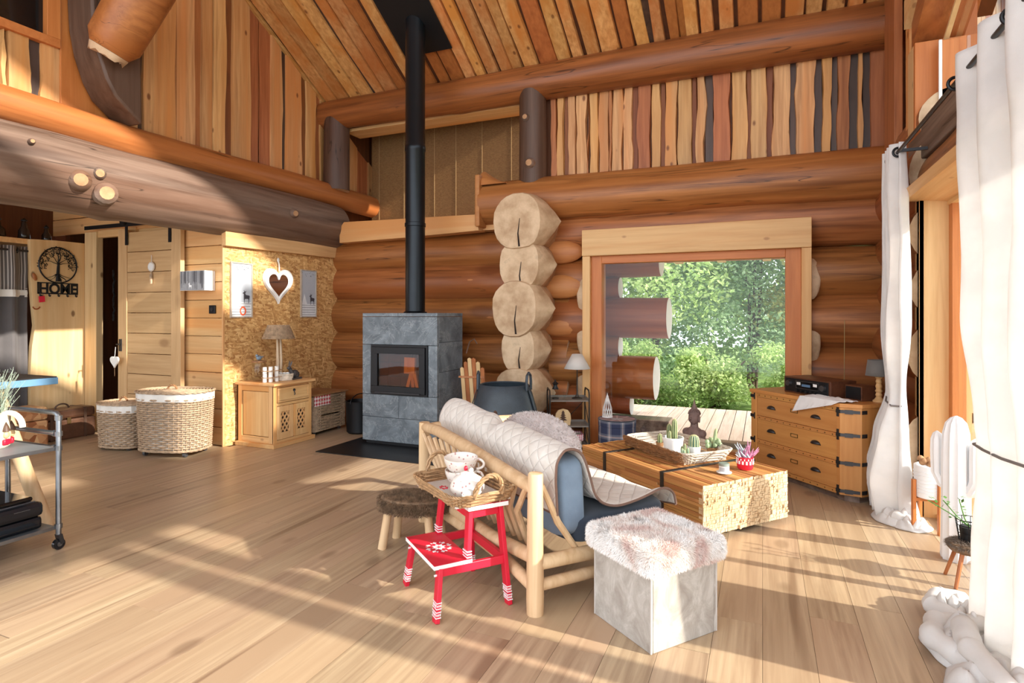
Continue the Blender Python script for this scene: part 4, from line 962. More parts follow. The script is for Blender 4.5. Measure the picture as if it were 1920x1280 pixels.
boxo('lower_step', (-W/2+.01, W/2-.01, -D/2-.005, .0, .232, .25), wh_, rs, .002); boxo('step_paint', (-W/2+.012, W/2-.012, -D/2-.003, -.002, .2502, .2512), rd, rs, 0)
boxo('top_step', (-W/2+.0, W/2, -.025, D/2, .478, .498), wh_, rs, .002); boxo('top_paint', (-W/2+.002, W/2-.002, -.023, D/2-.002, .4982, .4992), rd, rs, 0)
b = MB()
for k in range(8):      # snowflake on the low step
    a = 2*pi*k/8; cx_, cy_ = 0, -.09
    def dm(r0, r1, w_, aa=a):
        u = Vector((cos(aa), sin(aa)*.95, 0)); n2 = Vector((-sin(aa), cos(aa), 0)); c_ = Vector((cx_, cy_, .2514)); m_ = (r0+r1)/2
        b.add([c_+u*r0, c_+u*m_+n2*w_, c_+u*r1, c_+u*m_-n2*w_], [(0,1,2,3)])
    dm(.006, .04, .009); dm(.043, .072, .011)
    dm(.05, .07, .005, a+.3)
b.build('snowflake', M['white'], rs, smooth=False, fix=False)
for s_ in (-1, 1):
    for (x, y, z) in ((s_*(W/2-.03), -D/2+.019, .2), (s_*(W/2-.02), D/2-.03, .22)): MB().tube([(x, y-.0, z), (x+.0, y-.016, z)], .005, 10).build('screw_head', M['white'], rs)

# wicker tray with handles and tea things, on the stool
wt = thing('handled_wicker_tray', 'oblong wicker tray with looped braided handles on top of the red stool', 'tray', L2(rs, -.02, .045, .4996), rs.rotation_euler.z+radians(4))
stuff(weave(.235, .155, 7, .008, .05, 6, 30, .006, 1.1, .005).build('side_weave', M['wicker'], wt)); stuff(stakes_mb(.235, .155, 7, 0, .055, 30, .0045, 1.1).build('stakes', M['wicker'], wt))
stuff(braid([sup(.262, .175, 7, 2*pi*i/80)+(.056,) for i in range(80)], .008, .9, 3, True).build('rim', M['wicker'], wt))
cream = plain('cream_lining', rgb(214,206,196), .8); boxo('lining', (-.225, .225, -.148, .148, 0, .008), cream, wt, 0)
k = MB(); 
for q in range(7): a = 2*pi*q/7; k.tube([(-.09+.014*cos(a), -.06+.014*sin(a), .0082), (-.09+.03*cos(a+.4), -.06+.02*sin(a+.4), .0088)], .004, 5)
k.build('red_motif', rd, wt)
stuff(braid(arc((-.262, 0, .05), (0, .075, 0), (-.01, 0, .10), 0, pi, 22), .012, .8).build('handle', M['wicker'], wt))
stuff(braid(arc((.262, -.0, .05), (0, .075, 0), (.03, 0, .10), 0, pi, 22), .012, .8).build('handle', M['wicker'], wt))
m, nt, p = newmat('floral_china'); p.inputs['Roughness'].default_value = .25; v = coords(nt, (1,1,1))
vo = N(nt, 'ShaderNodeTexVoronoi'); vo.inputs['Scale'].default_value = 60; nt.links.new(v, vo.inputs['Vector']); bw = N(nt, 'ShaderNodeRGBToBW'); nt.links.new(vo.outputs['Color'], bw.inputs[0])
f1 = ramp(nt, vo.outputs['Distance'], [(.25, (1,1,1,1)), (.34, (0,0,0,1))]); f2 = ramp(nt, bw.outputs[0], [(.55, (0,0,0,1)), (.6, (.75,.75,.75,1))]); ff = mixc(nt, f1, f2, 1.0, 'MULTIPLY')
nt.links.new(mixc(nt, rgb(232,222,212), rgb(176,96,88), ff), p.inputs['Base Color']); M['china'] = m
def bowl(loc, r, h, label, tilt=0, handle=True, grp=None):
    t = thing('tea_bowl', label, 'cup', loc, radians(20)); t.rotation_euler.x = tilt
    MB().lathe([(r*.45, 0), (r*.5, .004), (r*.82, h*.4), (r*.98, h*.8), (r, h), (r*.94, h), (r*.78, h*.42), (0, .012)], 32, cap=False).build('bowl', M['china'], t)
    if handle: MB().tube(arc((r*.93, 0, h*.6), (0, 0, h*.3), (r*.42, 0, 0), pi/2+1.57, -pi/2+1.57, 12), .007, 8).build('handle', M['china'], t)
    return t
bl = L2(wt, -.06, .025, .01)
bowl(bl, .084, .088, 'flowered china bowl underneath in the stack on the wicker tray'); bowl((bl[0], bl[1], bl[2]+.066), .088, .088, 'flowered china bowl on top of the stack on the wicker tray', .08)
tp = thing('teapot', 'round flowered china teapot with red and cream knobs lying on the tray', 'teapot', L2(wt, .12, -.035, .01), radians(-30))
MB().lathe([(.04, 0), (.055, .004), (.082, .035), (.085, .06), (.07, .095), (.04, .112), (.03, .114)], 32).build('body', M['china'], tp)
MB().lathe([(.036, .112), (.034, .12), (.015, .128), (.0, .13)], 24).build('lid', M['china'], tp)
MB().ell((-.012, 0, .138), (.01,.01,.014), 12, 8).build('lid_knob', rd, tp, ); MB().ell((.02, .01, .135), (.012,.012,.012), 12, 8).build('stopper', cream, tp)
MB().tube([(.07,0,.04), (.1,0,.06), (.115,0,.09)], [.016,.012,.009], 12).build('spout', M['china'], tp); MB().tube(arc((-.075,0,.06), (0,0,.035), (-.045,0,0), 0, pi, 12), .007, 8).build('handle', M['china'], tp)
b_ = thing('china_cup', 'plain pale cup lying on its side inside the front tray handle', 'cup', L2(wt, .175, -.055, .037)); b_.rotation_euler = (0, radians(80), radians(-60))
MB().lathe([(.018, -.03), (.03, -.025), (.035, .02), (.036, .04), (.033, .04), (.027, -.02), (0, -.024)], 24, cap=False).build('cup', M['white'], b_)
# ---------------------------------------------------------------- bamboo blind
bb = thing('bamboo_blind', 'brown bamboo roller blind closing the alcove behind the stove pipe', 'blind', (-4.1, 7.12, 2.62))
m, nt, p = newmat('bamboo_sticks'); p.inputs['Roughness'].default_value = .7
v = coords(nt, (.25,1,1), False); a = noi(nt, v, 130, 3, .6); b2 = noi(nt, coords(nt, (1,1,.4), False), 5, 3)
c = ramp(nt, a, [(.35, rgb(112,78,42)), (.65, rgb(166,126,76))]); c = mixc(nt, c, rgb(134,96,56), b2); nt.links.new(c, p.inputs['Base Color'])
x0, x1 = -1.18, 1.35
bl_ = MB()
for k in range(170): z = .0085*k; bl_.box(x0, -.34 if True else 0, -.002, .002, z+.0008, z+.0078)
for k in range(170): z = .0085*k; bl_.box(-.325, x1, -.002, .002, z+.0008, z+.0078)
stuff(bl_.build('bamboo_slats', m, bb, smooth=False, fix=False))
cm = plain('jute_cord', rgb(190,158,110), .9)
for x in (-1.05, -.62, -.12, .22, .62, 1.05): boxo('cord', (x, x+.004, -.006, -.003, 0, 1.44), cm, bb, 0)
boxo('bottom_bar', (x0, x1, -.008, .008, -.02, 0), m, bb)

# ---------------------------------------------------------------- pine cabinet and things on it
CX, CY0, CY1, CZ = -4.70, 4.66, 5.22, .68
pc_ = thing('pine_cabinet', 'small pine cabinet with one drawer and two lattice doors by the strand board wall', 'cabinet', (-5.22, CY0, 0))
WD, WL = CX+5.22, CY1-CY0
def cb(nm, x0, x1, y0, y1, z0, z1, mt='pine_z', par=pc_, bv=.003): return boxo(nm, (x0, x1, y0, y1, z0, z1), M[mt] if isinstance(mt, str) else mt, par, bv)
cb('top', 0, WD+.04, -.03, WL+.03, CZ-.028, CZ, 'pine_y', bv=.006)
cb('plinth', 0, WD+.03, -.03, WL+.03, 0, .045, 'pine_y', bv=.006); cb('back_panel', 0, .02, 0, WL, .045, CZ-.028)
cb('inner_bottom', .02, WD-.02, .02, WL-.02, .045, .06)
for y in (0, WL-.022):
    cb('side_frame', .0, .07, y, y+.022, .045, CZ-.028); cb('side_frame', WD-.07, WD-.005, y, y+.022, .045, CZ-.028)
    cb('side_frame', .07, WD-.07, y, y+.022, .045, .11, 'pine_x'); cb('side_frame', .07, WD-.07, y, y+.022, CZ-.09, CZ-.028, 'pine_x')
    cb('side_panel', .08, WD-.08, y+.008, y+.016, .115, CZ-.095, 'pine_z', bv=.004)
cb('corner_post', WD-.02, WD, 0, .045, .045, CZ-.028); cb('corner_post', WD-.02, WD, WL-.045, WL, .045, CZ-.028)
cb('front_rail', WD-.02, WD, .045, WL-.045, CZ-.05, CZ-.028, 'pine_y'); cb('front_rail', WD-.02, WD, .045, WL-.045, .435, .465, 'pine_y'); cb('front_rail', WD-.02, WD, .045, WL-.045, .045, .075, 'pine_y')
dw = cb('drawer', WD-.03, WD+.006, .05, WL-.05, .47, CZ-.055, 'pine_y')
b = MB()
for a in ((.05, WL-.05, CZ-.075, CZ-.058), (.05, WL-.05, .472, .49), (.05, .07, .49, CZ-.075), (WL-.07, WL-.05, .49, CZ-.075)): b.box(WD+.004, WD+.014, *a)
b.build('drawer_moulding', M['pine_y'], dw, smooth=False, bevel=.003)
b = MB(); b.tube([(WD+.008, WL/2, .585), (WD+.02, WL/2, .585)], .014, 10); b.tube([(WD+.02, WL/2, .585), (WD+.022, WL/2-.006, .565), (WD+.02, WL/2+.006, .545), (WD+.018, WL/2, .53)], .005, 6); b.build('drawer_pull', M['iron'], dw)
for s_ in (0, 1):
    y0 = .048 if s_ == 0 else WL/2+.003; y1 = WL/2-.003 if s_ == 0 else WL-.048; dn = thing('door', '', ''); del dn['label']; del dn['category']; dn.parent = pc_
    dn.location = (0, 0, 0)
    f = MB(); wdt = .052
    for a in ((y0, y0+wdt, .08, .43), (y1-wdt, y1, .08, .43), (y0+wdt, y1-wdt, .08, .15), (y0+wdt, y1-wdt, .37, .43)): f.box(WD-.018, WD+.004, *a)
    f.build('door_frame', M['pine_z'], dn, smooth=False, bevel=.003)
    yc_ = (y0+y1)/2; hw = (y1-y0)/2-wdt; l_ = MB()
    for q in range(-2, 4):
        for d_ in (-1, 1):
            za, zb = .15+.075*q, .15+.075*q+2*hw*1.35
            ya, yb_ = yc_-hw*d_, yc_+hw*d_
            lo, hi = .15, .37
            if zb <= lo or za >= hi: continue
            t0 = max(0, (lo-za)/(zb-za)); t1 = min(1, (hi-za)/(zb-za))
            l_.beam((WD-.008+.003*d_, ya+(yb_-ya)*t0, za+(zb-za)*t0), (WD-.008+.003*d_, ya+(yb_-ya)*t1, za+(zb-za)*t1), .017, .005, (1, 0, 0))
    l_.build('lattice', M['pine_z'], dn, smooth=False)
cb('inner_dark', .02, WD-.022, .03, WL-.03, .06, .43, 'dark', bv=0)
# lamp with woven shade
lp = thing('driftwood_lamp', 'driftwood table lamp with grey woven shade on the pine cabinet', 'lamp', (-5.0, 5.03, CZ+.001))
wood_d = wood('driftwood', rgb(186,158,128), rgb(214,190,160), 2, 24, .7, .05, 0)
MB().lathe([(.06, 0), (.06, .02), (.03, .03)], 20).build('base', wood_d, lp)
for dx, dy in ((-.018, 0), (.016, .012), (.004, -.018)): MB().tube([(dx, dy, .02), (dx*1.3, dy+.006, .2), (dx*.7, dy*1.2, .47)], [.016, .015, .013], 10).build('stick', wood_d, lp)
stuff(weave(.17, .17, 2, .455, .60, 22, 40, .0042, .66).build('shade_weave', M['wicker_g'], lp)); stuff(stakes_mb(.168, .168, 2, .452, .605, 40, .003, .66).build('shade_stakes', M['wicker_g'], lp))
MB().lathe([(.03, .47), (.03, .53), (.0, .54)], 16).build('bulb', M['white_m'], lp)
# hare
hr = thing('hare_figurine', 'dark grey hare figurine on a small dark plinth beside the cabinet lamp', 'figurine', (-4.82, 5.08, CZ+.001), radians(95))
dk = plain('grey_metal', rgb(88,84,84), .5, .5, .15)
MB().cbox((0, 0, .01), (.17, .08, .02)).build('plinth', dk, hr, smooth=False)
b = MB(); b.ell((.0, 0, .065), (.065, .035, .042), 16, 10); b.ell((.03, 0, .05), (.04, .036, .04), 14, 8); b.tube([(-.04, 0, .07), (-.06, 0, .10), (-.072, 0, .125)], [.03, .022, .02], 12); b.ell((-.085, 0, .132), (.03, .018, .02), 14, 10)
b.ell((.07, 0, .06), (.014, .012, .014), 8, 6); b.tube([(-.05, .018, .03), (-.075, .018, .022)], [.012, .01], 8); b.tube([(-.05, -.018, .03), (-.075, -.018, .022)], [.012, .01], 8); b.build('body', dk, hr)
for s_ in (-1, 1): MB().tube([(-.078, s_*.008, .145), (-.066, s_*.013, .18), (-.055, s_*.016, .21)], [.006, .011, .003], 8, sq=.5).build('ear', dk, hr)
# bundle of white candles with a jar behind
bc = thing('birch_log_bundle', 'bundle of white birch candles tied with twine at the left of the cabinet', 'candles', (-4.86, 4.80, CZ+.001))
bm_ = plain('birch_white', rgb(232,228,222), .6, 0, .2, 20)
for k in range(5):
    for j in range(2): MB().lathe([(.021, 0), (.021, .078), (.019, .08)], 14, (-.02+.04*(k % 2), -.085+.042*k, .081*j)).build('candle', bm_, bc)
for z in (.05, .12): MB().tube([(sup(.055, .115, 5, 2*pi*i/24))+(z,) for i in range(24)], .004, 5, closed=True).build('twine', M['wicker'], bc)
jr = thing('cork_jar', 'glass jar with wooden lid and blue bird knob behind the white candles', 'jar', (-5.05, 4.80, CZ+.001))
MB().lathe([(.06, 0), (.07, .02), (.07, .18), (.06, .2)], 24).build('jar', M['glass_clear'], jr); MB().lathe([(.072, .2), (.078, .205), (.078, .218), (0, .225)], 24).build('lid', M['wicker_d'], jr)
bm2 = plain('blue_bird', rgb(130,146,160), .6, 0, .3, 60); b = MB(); b.ell((0, 0, .25), (.022, .035, .026), 14, 10); b.ell((0, -.03, .275), (.016, .018, .016), 12, 8); b.tube([(0, .03, .255), (0, .06, .262)], [.012, .004], 8); b.build('bird', bm2, jr)
cs = thing('rope_bowl_stack', 'coiled rope bowl holding a few shells in the middle of the cabinet', 'bowl', (-4.86, 4.97, CZ+.001))
b = MB()
for k in range(5): b.tube([(.085*(1+.02*k)*cos(2*pi*i/32), .085*(1+.02*k)*sin(2*pi*i/32), .009+.014*k) for i in range(32)], .009, 6, closed=True)
b.build('coils', M['wicker_w'], cs); MB().lathe([(0, .003), (.08, .003)], 20).build('bottom', M['wicker_w'], cs)
for k in range(3): MB().ell((-.03+.03*k, .02*(k-1), .075), (.022, .02, .012), 10, 8).build('shell', M['white_m'], cs)
# ---------------------------------------------------------------- pictures and heart mirror on the strand board
sky_ = plain('print_grey_sky', rgb(178,184,192), .7, 0, .06, 3); snow = plain('print_snow', rgb(222,224,226), .7, 0, .08, 12); ink = plain('print_dark', rgb(62,60,66), .7); orng = plain('print_orange', rgb(226,96,58), .7)
frm = plain('weathered_frame', rgb(178,164,148), .7, 0, .15, 20)
deer = [(.22,.02),(.27,.02),(.29,.2),(.31,.3),(.34,.32),(.6,.33),(.66,.3),(.69,.2),(.68,.02),(.74,.02),(.76,.2),(.8,.4),(.82,.52),(.78,.58),(.6,.6),(.42,.62),(.36,.72),(.36,.78),(.43,.82),(.44,.95),(.40,.9),(.37,.86),(.30,.87),(.22,.98),(.2,.95),(.25,.86),(.18,.8),(.08,.76),(.08,.72),(.2,.7),(.2,.5),(.2,.3),(.23,.2)]
def picture(y0, y1, z0, z1, label, orange):
    t = thing('winter_picture', label, 'picture', (-5.248, (y0+y1)/2, z0)); W_, H_ = y1-y0, z1-z0
    b = MB()
    for a in ((-W_/2, W_/2, 0, .012), (-W_/2, W_/2, H_-.012, H_), (-W_/2, -W_/2+.012, .012, H_-.012), (W_/2-.012, W_/2, .012, H_-.012)): b.box(0, .022, *a)
    b.build('frame', frm, t, smooth=False)
    boxo('sky_print', (0, .012, -W_/2+.012, W_/2-.012, H_*.28, H_-.012), sky_, t, 0); boxo('snow_print', (0, .0122, -W_/2+.012, W_/2-.012, .012, H_*.28), snow, t, 0)
    f = lambda sx, sz, ox, oz: (lambda q: MB().add([(.0135, ox+sx*p_[0], oz+sz*p_[1]) for p_ in q], [tuple(range(len(q)))]))
    f(-W_*.45, H_*.25, W_*.46, H_*.26)([(1-a, c) for a, c in deer][::1]).build('reindeer_print', ink, t, smooth=False, fix=False)
    f(1, 1, 0, 0)([(-W_*.42, H_*.28), (-W_*.1, H_*.28), (-W_*.28, H_*.5)]).build('tent_print', snow, t, smooth=False, fix=False)
    b = MB()
    for k in range(5): b.box(.0125, .0135, -W_*.45, W_*.45*(1-.1*(k % 2)), H_*(.05+.05*k), H_*(.05+.05*k)+.004)
    rn = random.Random(3)
    for k in range(14): yy = rn.uniform(-.42, .42)*W_; zz = rn.uniform(.86, .95)*H_; b.box(.0125, .0135, yy, yy+.006, zz, zz+.006)
    b.build('line_print', ink, t, smooth=False)
    if orange:
        b = MB()
        b.tube([(.014, W_*.06+.035*cos(a_), H_*.12+.042*sin(a_)) for a_ in [2*pi*i/20 for i in range(20)]], .009, 4, closed=True, sq=.2); b.build('orange_wreath_print', orng, t)
picture(4.59, 4.88, 1.37, 1.97, 'winter reindeer picture with orange wreath, left of the heart mirror', True)
picture(5.63, 5.90, 1.37, 1.96, 'winter reindeer picture without wreath, right of the heart mirror', False)
hm = thing('heart_mirror', 'white wooden heart-shaped mirror hanging between the two reindeer pictures', 'mirror', (-5.245, 5.26, 1.74))
def heart(s_, n=60):
    P = []
    for i in range(n):
        t = 2*pi*i/n; x = 16*sin(t)**3; y = 13*cos(t)-5*cos(2*t)-2*cos(3*t)-cos(4*t); P.append((x/16*s_, (y+2)/16*s_*1.02))
    return P
Hs = .225; h0, h1 = heart(Hs), heart(Hs*.66); n = len(h0); b = MB()
vs = [(0, a, c) for a, c in h0]+[(.03, a*.97, c*.97) for a, c in h0]+[(.038, a*1.14, c*1.14) for a, c in h1]+[(.02, a, c) for a, c in h1]
b.add(vs, [(j*n+k, j*n+(k+1) % n, (j+1)*n+(k+1) % n, (j+1)*n+k) for j in range(3) for k in range(n)]); b.build('frame', M['white_m'], hm)
MB().add([(.021, a*1.02, c*1.02) for a, c in h1], [tuple(range(n))]).build('mirror_glass', plain('mirror', rgb(200,200,200), .03, 1, 0), hm, smooth=False)
b = MB(); b.tube([(.03, 0, .17), (.02, .005, .24), (.015, 0, .30)], .008, 6); b.ell((.012, 0, .30), (.012,.018,.03), 10, 8); b.build('hanging_cord', M['linen'], hm)

# ---------------------------------------------------------------- wicker hampers, chest
def caster(t, x, y, r=.028):
    b = MB(); b.tube([(x-.012, y, r), (x+.012, y, r)], r, 14); o = b.build('caster', plain('caster_grey', rgb(70,70,72), .5), t); MB().beam((x, y, r), (x, y, r*2+.02), .02, .03, (0,1,0)).build('caster_fork', M['iron'], o, smooth=False)
def hamper(label, loc, rz, a, b_, h, z0, rows, st_, lid, mt):
    t = thing('wicker_hamper', label, 'laundry basket', loc, rz)
    stuff(weave(a*.93, b_*.93, 2.6, z0+.01, h-.07, rows, st_, .0085, 1.07).build('body_weave', mt, t)); stuff(stakes_mb(a*.93, b_*.93, 2.6, z0, h-.06, st_, .0045, 1.07).build('stakes', mt, t))
    lin_ = MB(); 
    lin_.grid(72, 6, lambda u, v: Vector((sup(a*1.02+.006*sin(u*2*pi*16), b_*1.02+.006*sin(u*2*pi*16), 2.6, 2*pi*u)+(h-.085+.075*v,))), cu=True); lin_.build('liner_cuff', M['linen'], t, fix=False)
    inn = MB(); inn.grid(48, 3, lambda u, v: Vector((sup(a*.9, b_*.9, 2.6, 2*pi*u)+(z0+.02+(h-z0-.05)*v,))), cu=True); inn.build('liner', M['linen'], t, fix=False)
    MB().add([sup(a*.93, b_*.93, 2.6, 2*pi*k/40)+(z0+.012,) for k in range(40)], [tuple(range(40))]).build('base', mt, t, smooth=False)
    stuff(braid([sup(a*.95, b_*.95, 2.6, 2*pi*i/80)+(z0+.004,) for i in range(80)], .01, .8, 3, True).build('foot_rim', mt, t))
    lm_ = MB()
    for k in range(1, 13):
        f = k/12; lm_.tube([sup(a*1.02*f, b_*1.02*f, 2.4, 2*pi*i/56)+(h+.012-.012*f+.004*((i+k) % 2),) for i in range(56)], .008, 4, closed=True, cap=False)
    l = lm_.build('lid', mt, t); stuff(braid([sup(a*1.05, b_*1.05, 2.5, 2*pi*i/90)+(h,) for i in range(90)], .011, .8, 3, True).build('lid_rim', mt, l))
    MB().add([sup(a*1.02, b_*1.02, 2.5, 2*pi*k/40)+(h-.006,) for k in range(40)], [tuple(range(40))]).build('lid_base', mt, l, smooth=False)
    stuff(braid(arc((.0, -b_*.2, h+.01), (.05, 0, 0), (0, 0, .05), 0, pi, 12), .01, .9).build('lid_handle', M['wicker_d'], l))
    stuff(braid(arc((-a*1.0, 0, h-.16), (0, .06, 0), (-.03, 0, .03), 0, pi, 12), .01, .9).build('side_handle', M['wicker_d'], t))
    for x in (-a*.62, a*.62):
        for y in (-b_*.6, b_*.6): caster(t, x, y)
    return t
ha = math.atan2(.15, 1)
hamper('large oval wicker hamper with white liner and lid, standing on casters', (-5.47, 4.13, 0), radians(14), .355, .24, .635, .058, 24, 44, 1, M['wicker_g'])
hamper('smaller wicker hamper with cream liner, left of the large oval hamper', (-6.2, 4.12, 0), radians(8), .27, .21, .475, .03, 19, 36, 1, M['wicker_g'])
ch = thing('wicker_chest', 'grey wicker chest with red gingham flap between pine cabinet and stove', 'basket', (-4.98, 5.60, 0), 0)
stuff(weave(.23, .28, 12, .05, .44, 24, 50, .0075, 1.02).build('body_weave', M['wicker_g'], ch)); stuff(stakes_mb(.23, .28, 12, .04, .45, 50, .005, 1.02).build('stakes', M['wicker_g'], ch))
boxo('chest_lining', (-.215, .215, -.265, .265, .04, .44), M['dark'], ch, 0); boxo('lid', (-.255, .255, -.30, .30, .455, .475), M['wicker_d'], ch, .008)
def gingham(name, c1, sz):
    m, nt, p = newmat(name); p.inputs['Roughness'].default_value = .9; tc = N(nt, 'ShaderNodeTexCoord'); sp = N(nt, 'ShaderNodeSeparateXYZ'); nt.links.new(tc.outputs['Object'], sp.inputs[0])
    o = []
    for i in (0, 1, 2):
        q = N(nt, 'ShaderNodeMath', operation='MULTIPLY'); nt.links.new(sp.outputs[i], q.inputs[0]); q.inputs[1].default_value = pi/sz
        s_ = N(nt, 'ShaderNodeMath', operation='SINE'); nt.links.new(q.outputs[0], s_.inputs[0]); g_ = N(nt, 'ShaderNodeMath', operation='GREATER_THAN'); nt.links.new(s_.outputs[0], g_.inputs[0]); g_.inputs[1].default_value = 0; o.append(g_.outputs[0])
    mx = N(nt, 'ShaderNodeMath', operation='MAXIMUM'); 
    ad = N(nt, 'ShaderNodeMath', operation='ADD'); nt.links.new(o[0] if name.endswith('x') else o[1], ad.inputs[0]); nt.links.new(o[2], ad.inputs[1])
    dv = N(nt, 'ShaderNodeMath', operation='MULTIPLY'); nt.links.new(ad.outputs[0], dv.inputs[0]); dv.inputs[1].default_value = .5
    nt.links.new(ramp(nt, dv.outputs[0], [(0, rgb(238,228,222)), (.5, tuple((x+y)/2 for x, y in zip(c1, rgb(238,228,222)))), (1, c1)]), p.inputs['Base Color']); return m
boxo('gingham_flap', (.238, .243, -.29, -.02, .34, .46), gingham('red_gingham', rgb(190,36,48), .022), ch, 0)
for x in (-.17, .17):
    for y in (-.22, .22): caster(ch, x, y, .018)
dbn = thing('black_bin', 'dark metal ash bin in the shadow between wicker chest and stove', 'bin', (-4.42, 5.72, 0))
MB().lathe([(.13, 0), (.15, .02), (.16, .36), (.165, .38), (.155, .38), (.145, .05), (0, .04)], 28, cap=False).build('bin_body', M['black'], dbn); MB().tube(arc((0, 0, .36), (0, .17, 0), (.0, 0, .1), 0, pi, 16), .006, 8).build('bin_handle', M['black'], dbn)

# ---------------------------------------------------------------- door side: sign, ornaments, suitcases, curtain, jars
sg = thing('tree_hook_rack', 'black metal tree of life key rack reading HOME on the pale slab', 'sign', (PX+.003, 4.235, 1.98))
bk = M['black']; R0_ = .205; f3 = lambda y, z: (.006, y, z)
b = MB(); b.tube([f3(R0_*cos(2*pi*i/60)*.98, R0_*sin(2*pi*i/60)) for i in range(60)], .008, 5, closed=True); b.build('ring', bk, sg)
b = MB(); b.tube([f3(0, -.19), f3(-.004, -.1), f3(0, -.02), f3(.004, .03)], [.03, .018, .016, .012], 6, sq=.3); rn = random.Random(7)
def br(y, z, a, L, r, d):
    P = [f3(y, z)]; n_ = 4
    for i in range(n_):
        a2 = a+rn.uniform(-.25, .25); y += L/n_*sin(a2); z += L/n_*cos(a2)
        if y*y+z*z > (R0_*.97)**2: break
        P.append(f3(y, z))
    if len(P) > 1: b.tube(P, [r*(1-.5*i/(len(P)-1)) for i in range(len(P))], 4, sq=.5)
    if d > 0:
        for s_ in (-1, 1): br(y, z, a+s_*rn.uniform(.35, .75), L*.72, r*.62, d-1)
    elif y*y+z*z < (R0_*1.0)**2:
        for _ in range(2):
            q = rn.uniform(0, 6.28); b.add([f3(y, z), f3(y+.012*cos(q)+.006*sin(q), z+.012*sin(q)-.006*cos(q)), f3(y+.024*cos(q), z+.024*sin(q)), f3(y+.012*cos(q)-.006*sin(q), z+.012*sin(q)+.006*cos(q))], [(0,1,2,3)])
for a in (-1.15, -.6, -.15, .3, .75, 1.25): br(0, .01, a, .105, .009, 3)
for k in range(230):
    a = rn.uniform(-1.9, 1.9)+pi/2; r_ = R0_*math.sqrt(rn.uniform(.3, 1.02)); y, z = r_*cos(a), r_*sin(a); q = rn.uniform(0, 6.28); l = .02
    b.add([f3(y, z), f3(y+l*.5*cos(q)+.006*sin(q), z+l*.5*sin(q)-.006*cos(q)), f3(y+l*cos(q), z+l*sin(q)), f3(y+l*.5*cos(q)-.006*sin(q), z+l*.5*sin(q)+.006*cos(q))], [(0,1,2,3)])
b.build('tree', bk, sg, fix=False)
b = MB()
for a in (2.2, 2.6, 2.95, 3.3, 3.7, 4.05):
    P = []; 
    for i in range(6): q = i/5; P.append(f3(sin(a)*.17*q+.01*sin(q*7+a), -.10+cos(a)*.1*q))
    b.tube(P, [.009, .008, .006, .005, .004, .003], 4, sq=.5)
b.build('roots', bk, sg)
b = MB(); zb, zt_ = -.34, -.205
for a in ((-.215, .215, zb, zb+.014), (-.215, .215, zt_-.012, zt_), (-.215, -.2, zb, zt_), (.2, .215, zb, zt_)): b.box(0, .006, *a)
b.build('sign_frame', bk, sg, smooth=False)
text('home_letters', 'HOME', .165, .003, bk, sg, (.004, 0, zb+.008), (pi/2, 0, pi/2), .86, .005)
for k in range(5): y = -.19+.095*k; MB().tube([(.003, y, zb), (.003, y, zb-.02), (.02, y, zb-.026), (.03, y, zb-.012)], .007, 6).build('hook', bk, sg)
kt = thing('red_key_tag', 'red padlock-shaped key tag hanging from the black hook rack', 'key tag', (PX+.03, 4.05, 1.63))
MB().prism([(-.025, -.09), (.035, -.08), (.03, -.01), (-.03, -.02)], lambda y, z: (-.004, y, z), lambda y, z: (.004, y, z)).build('tag', rd, kt, bevel=.002); MB().tube([(0, .015*cos(2*pi*i/16), .006+.02*sin(2*pi*i/16)) for i in range(16)], .003, 5, closed=True).build('key_ring', M['iron'], kt)
o = MB().tube([(0, .035*cos(a_), .035*sin(a_)) for a_ in [pi+.2+(pi-.4)*i/10 for i in range(11)]], .007, 6).build('copper_hook', plain('copper', rgb(170,96,56), .4, .7), None); o.location = (PX+.006, 4.01, 1.50); tag(o, 'small curved copper hook on the pale slab below the red tag', 'hook')
o = MB().ell((0, 0, 0), (.012, .022, .045), 12, 10, Matrix.Rotation(.3, 3, 'X')).build('wooden_peg', M['loglight'], None); o.location = (PX+.012, 3.99, 1.83); tag(o, 'small brown wooden peg on the slab left of the HOME sign', 'hook')
# ornaments on the sliding door
ox = onY(285, 500, DY); orn = thing('door_pendant', 'round white pendant with tassel hanging on the sliding plank door', 'ornament', (ox.x, DY-.0005, ox.z))
MB().tube([(0, -.002, 0), (0, -.016, 0)], .042, 24).build('disc', M['white_m'], orn); MB().tube([(.048*cos(2*pi*i/30), -.009, .048*sin(2*pi*i/30)) for i in range(30)], .008, 6, closed=True).build('ring', M['wicker_w'], orn)
MB().tube([(0, -.005, .05), (0, -.005, .13)], .003, 5).build('cord', M['linen'], orn); MB().tube([(0, -.01, -.05), (0, -.01, -.1), (0, -.01, -.19)], [.004, .016, .012], 8).build('tassel', M['wicker_g'], orn)
hh = thing('hanging_heart', 'small white heart hanging from the handle of the sliding door', 'ornament', (DX0+.05, DY-.07, .86))
MB().prism(heart(.07, 30), lambda x, z: (x, -.01, z), lambda x, z: (x, .01, z)).build('heart', M['white_m'], hh, bevel=.005); MB().tube([(0, 0, .05), (0, .01, .17)], .003, 5).build('cord', M['linen'], hh); MB().tube([(0, 0, -.07), (0, 0, -.16)], .003, 5).build('tail', M['wicker'], hh)
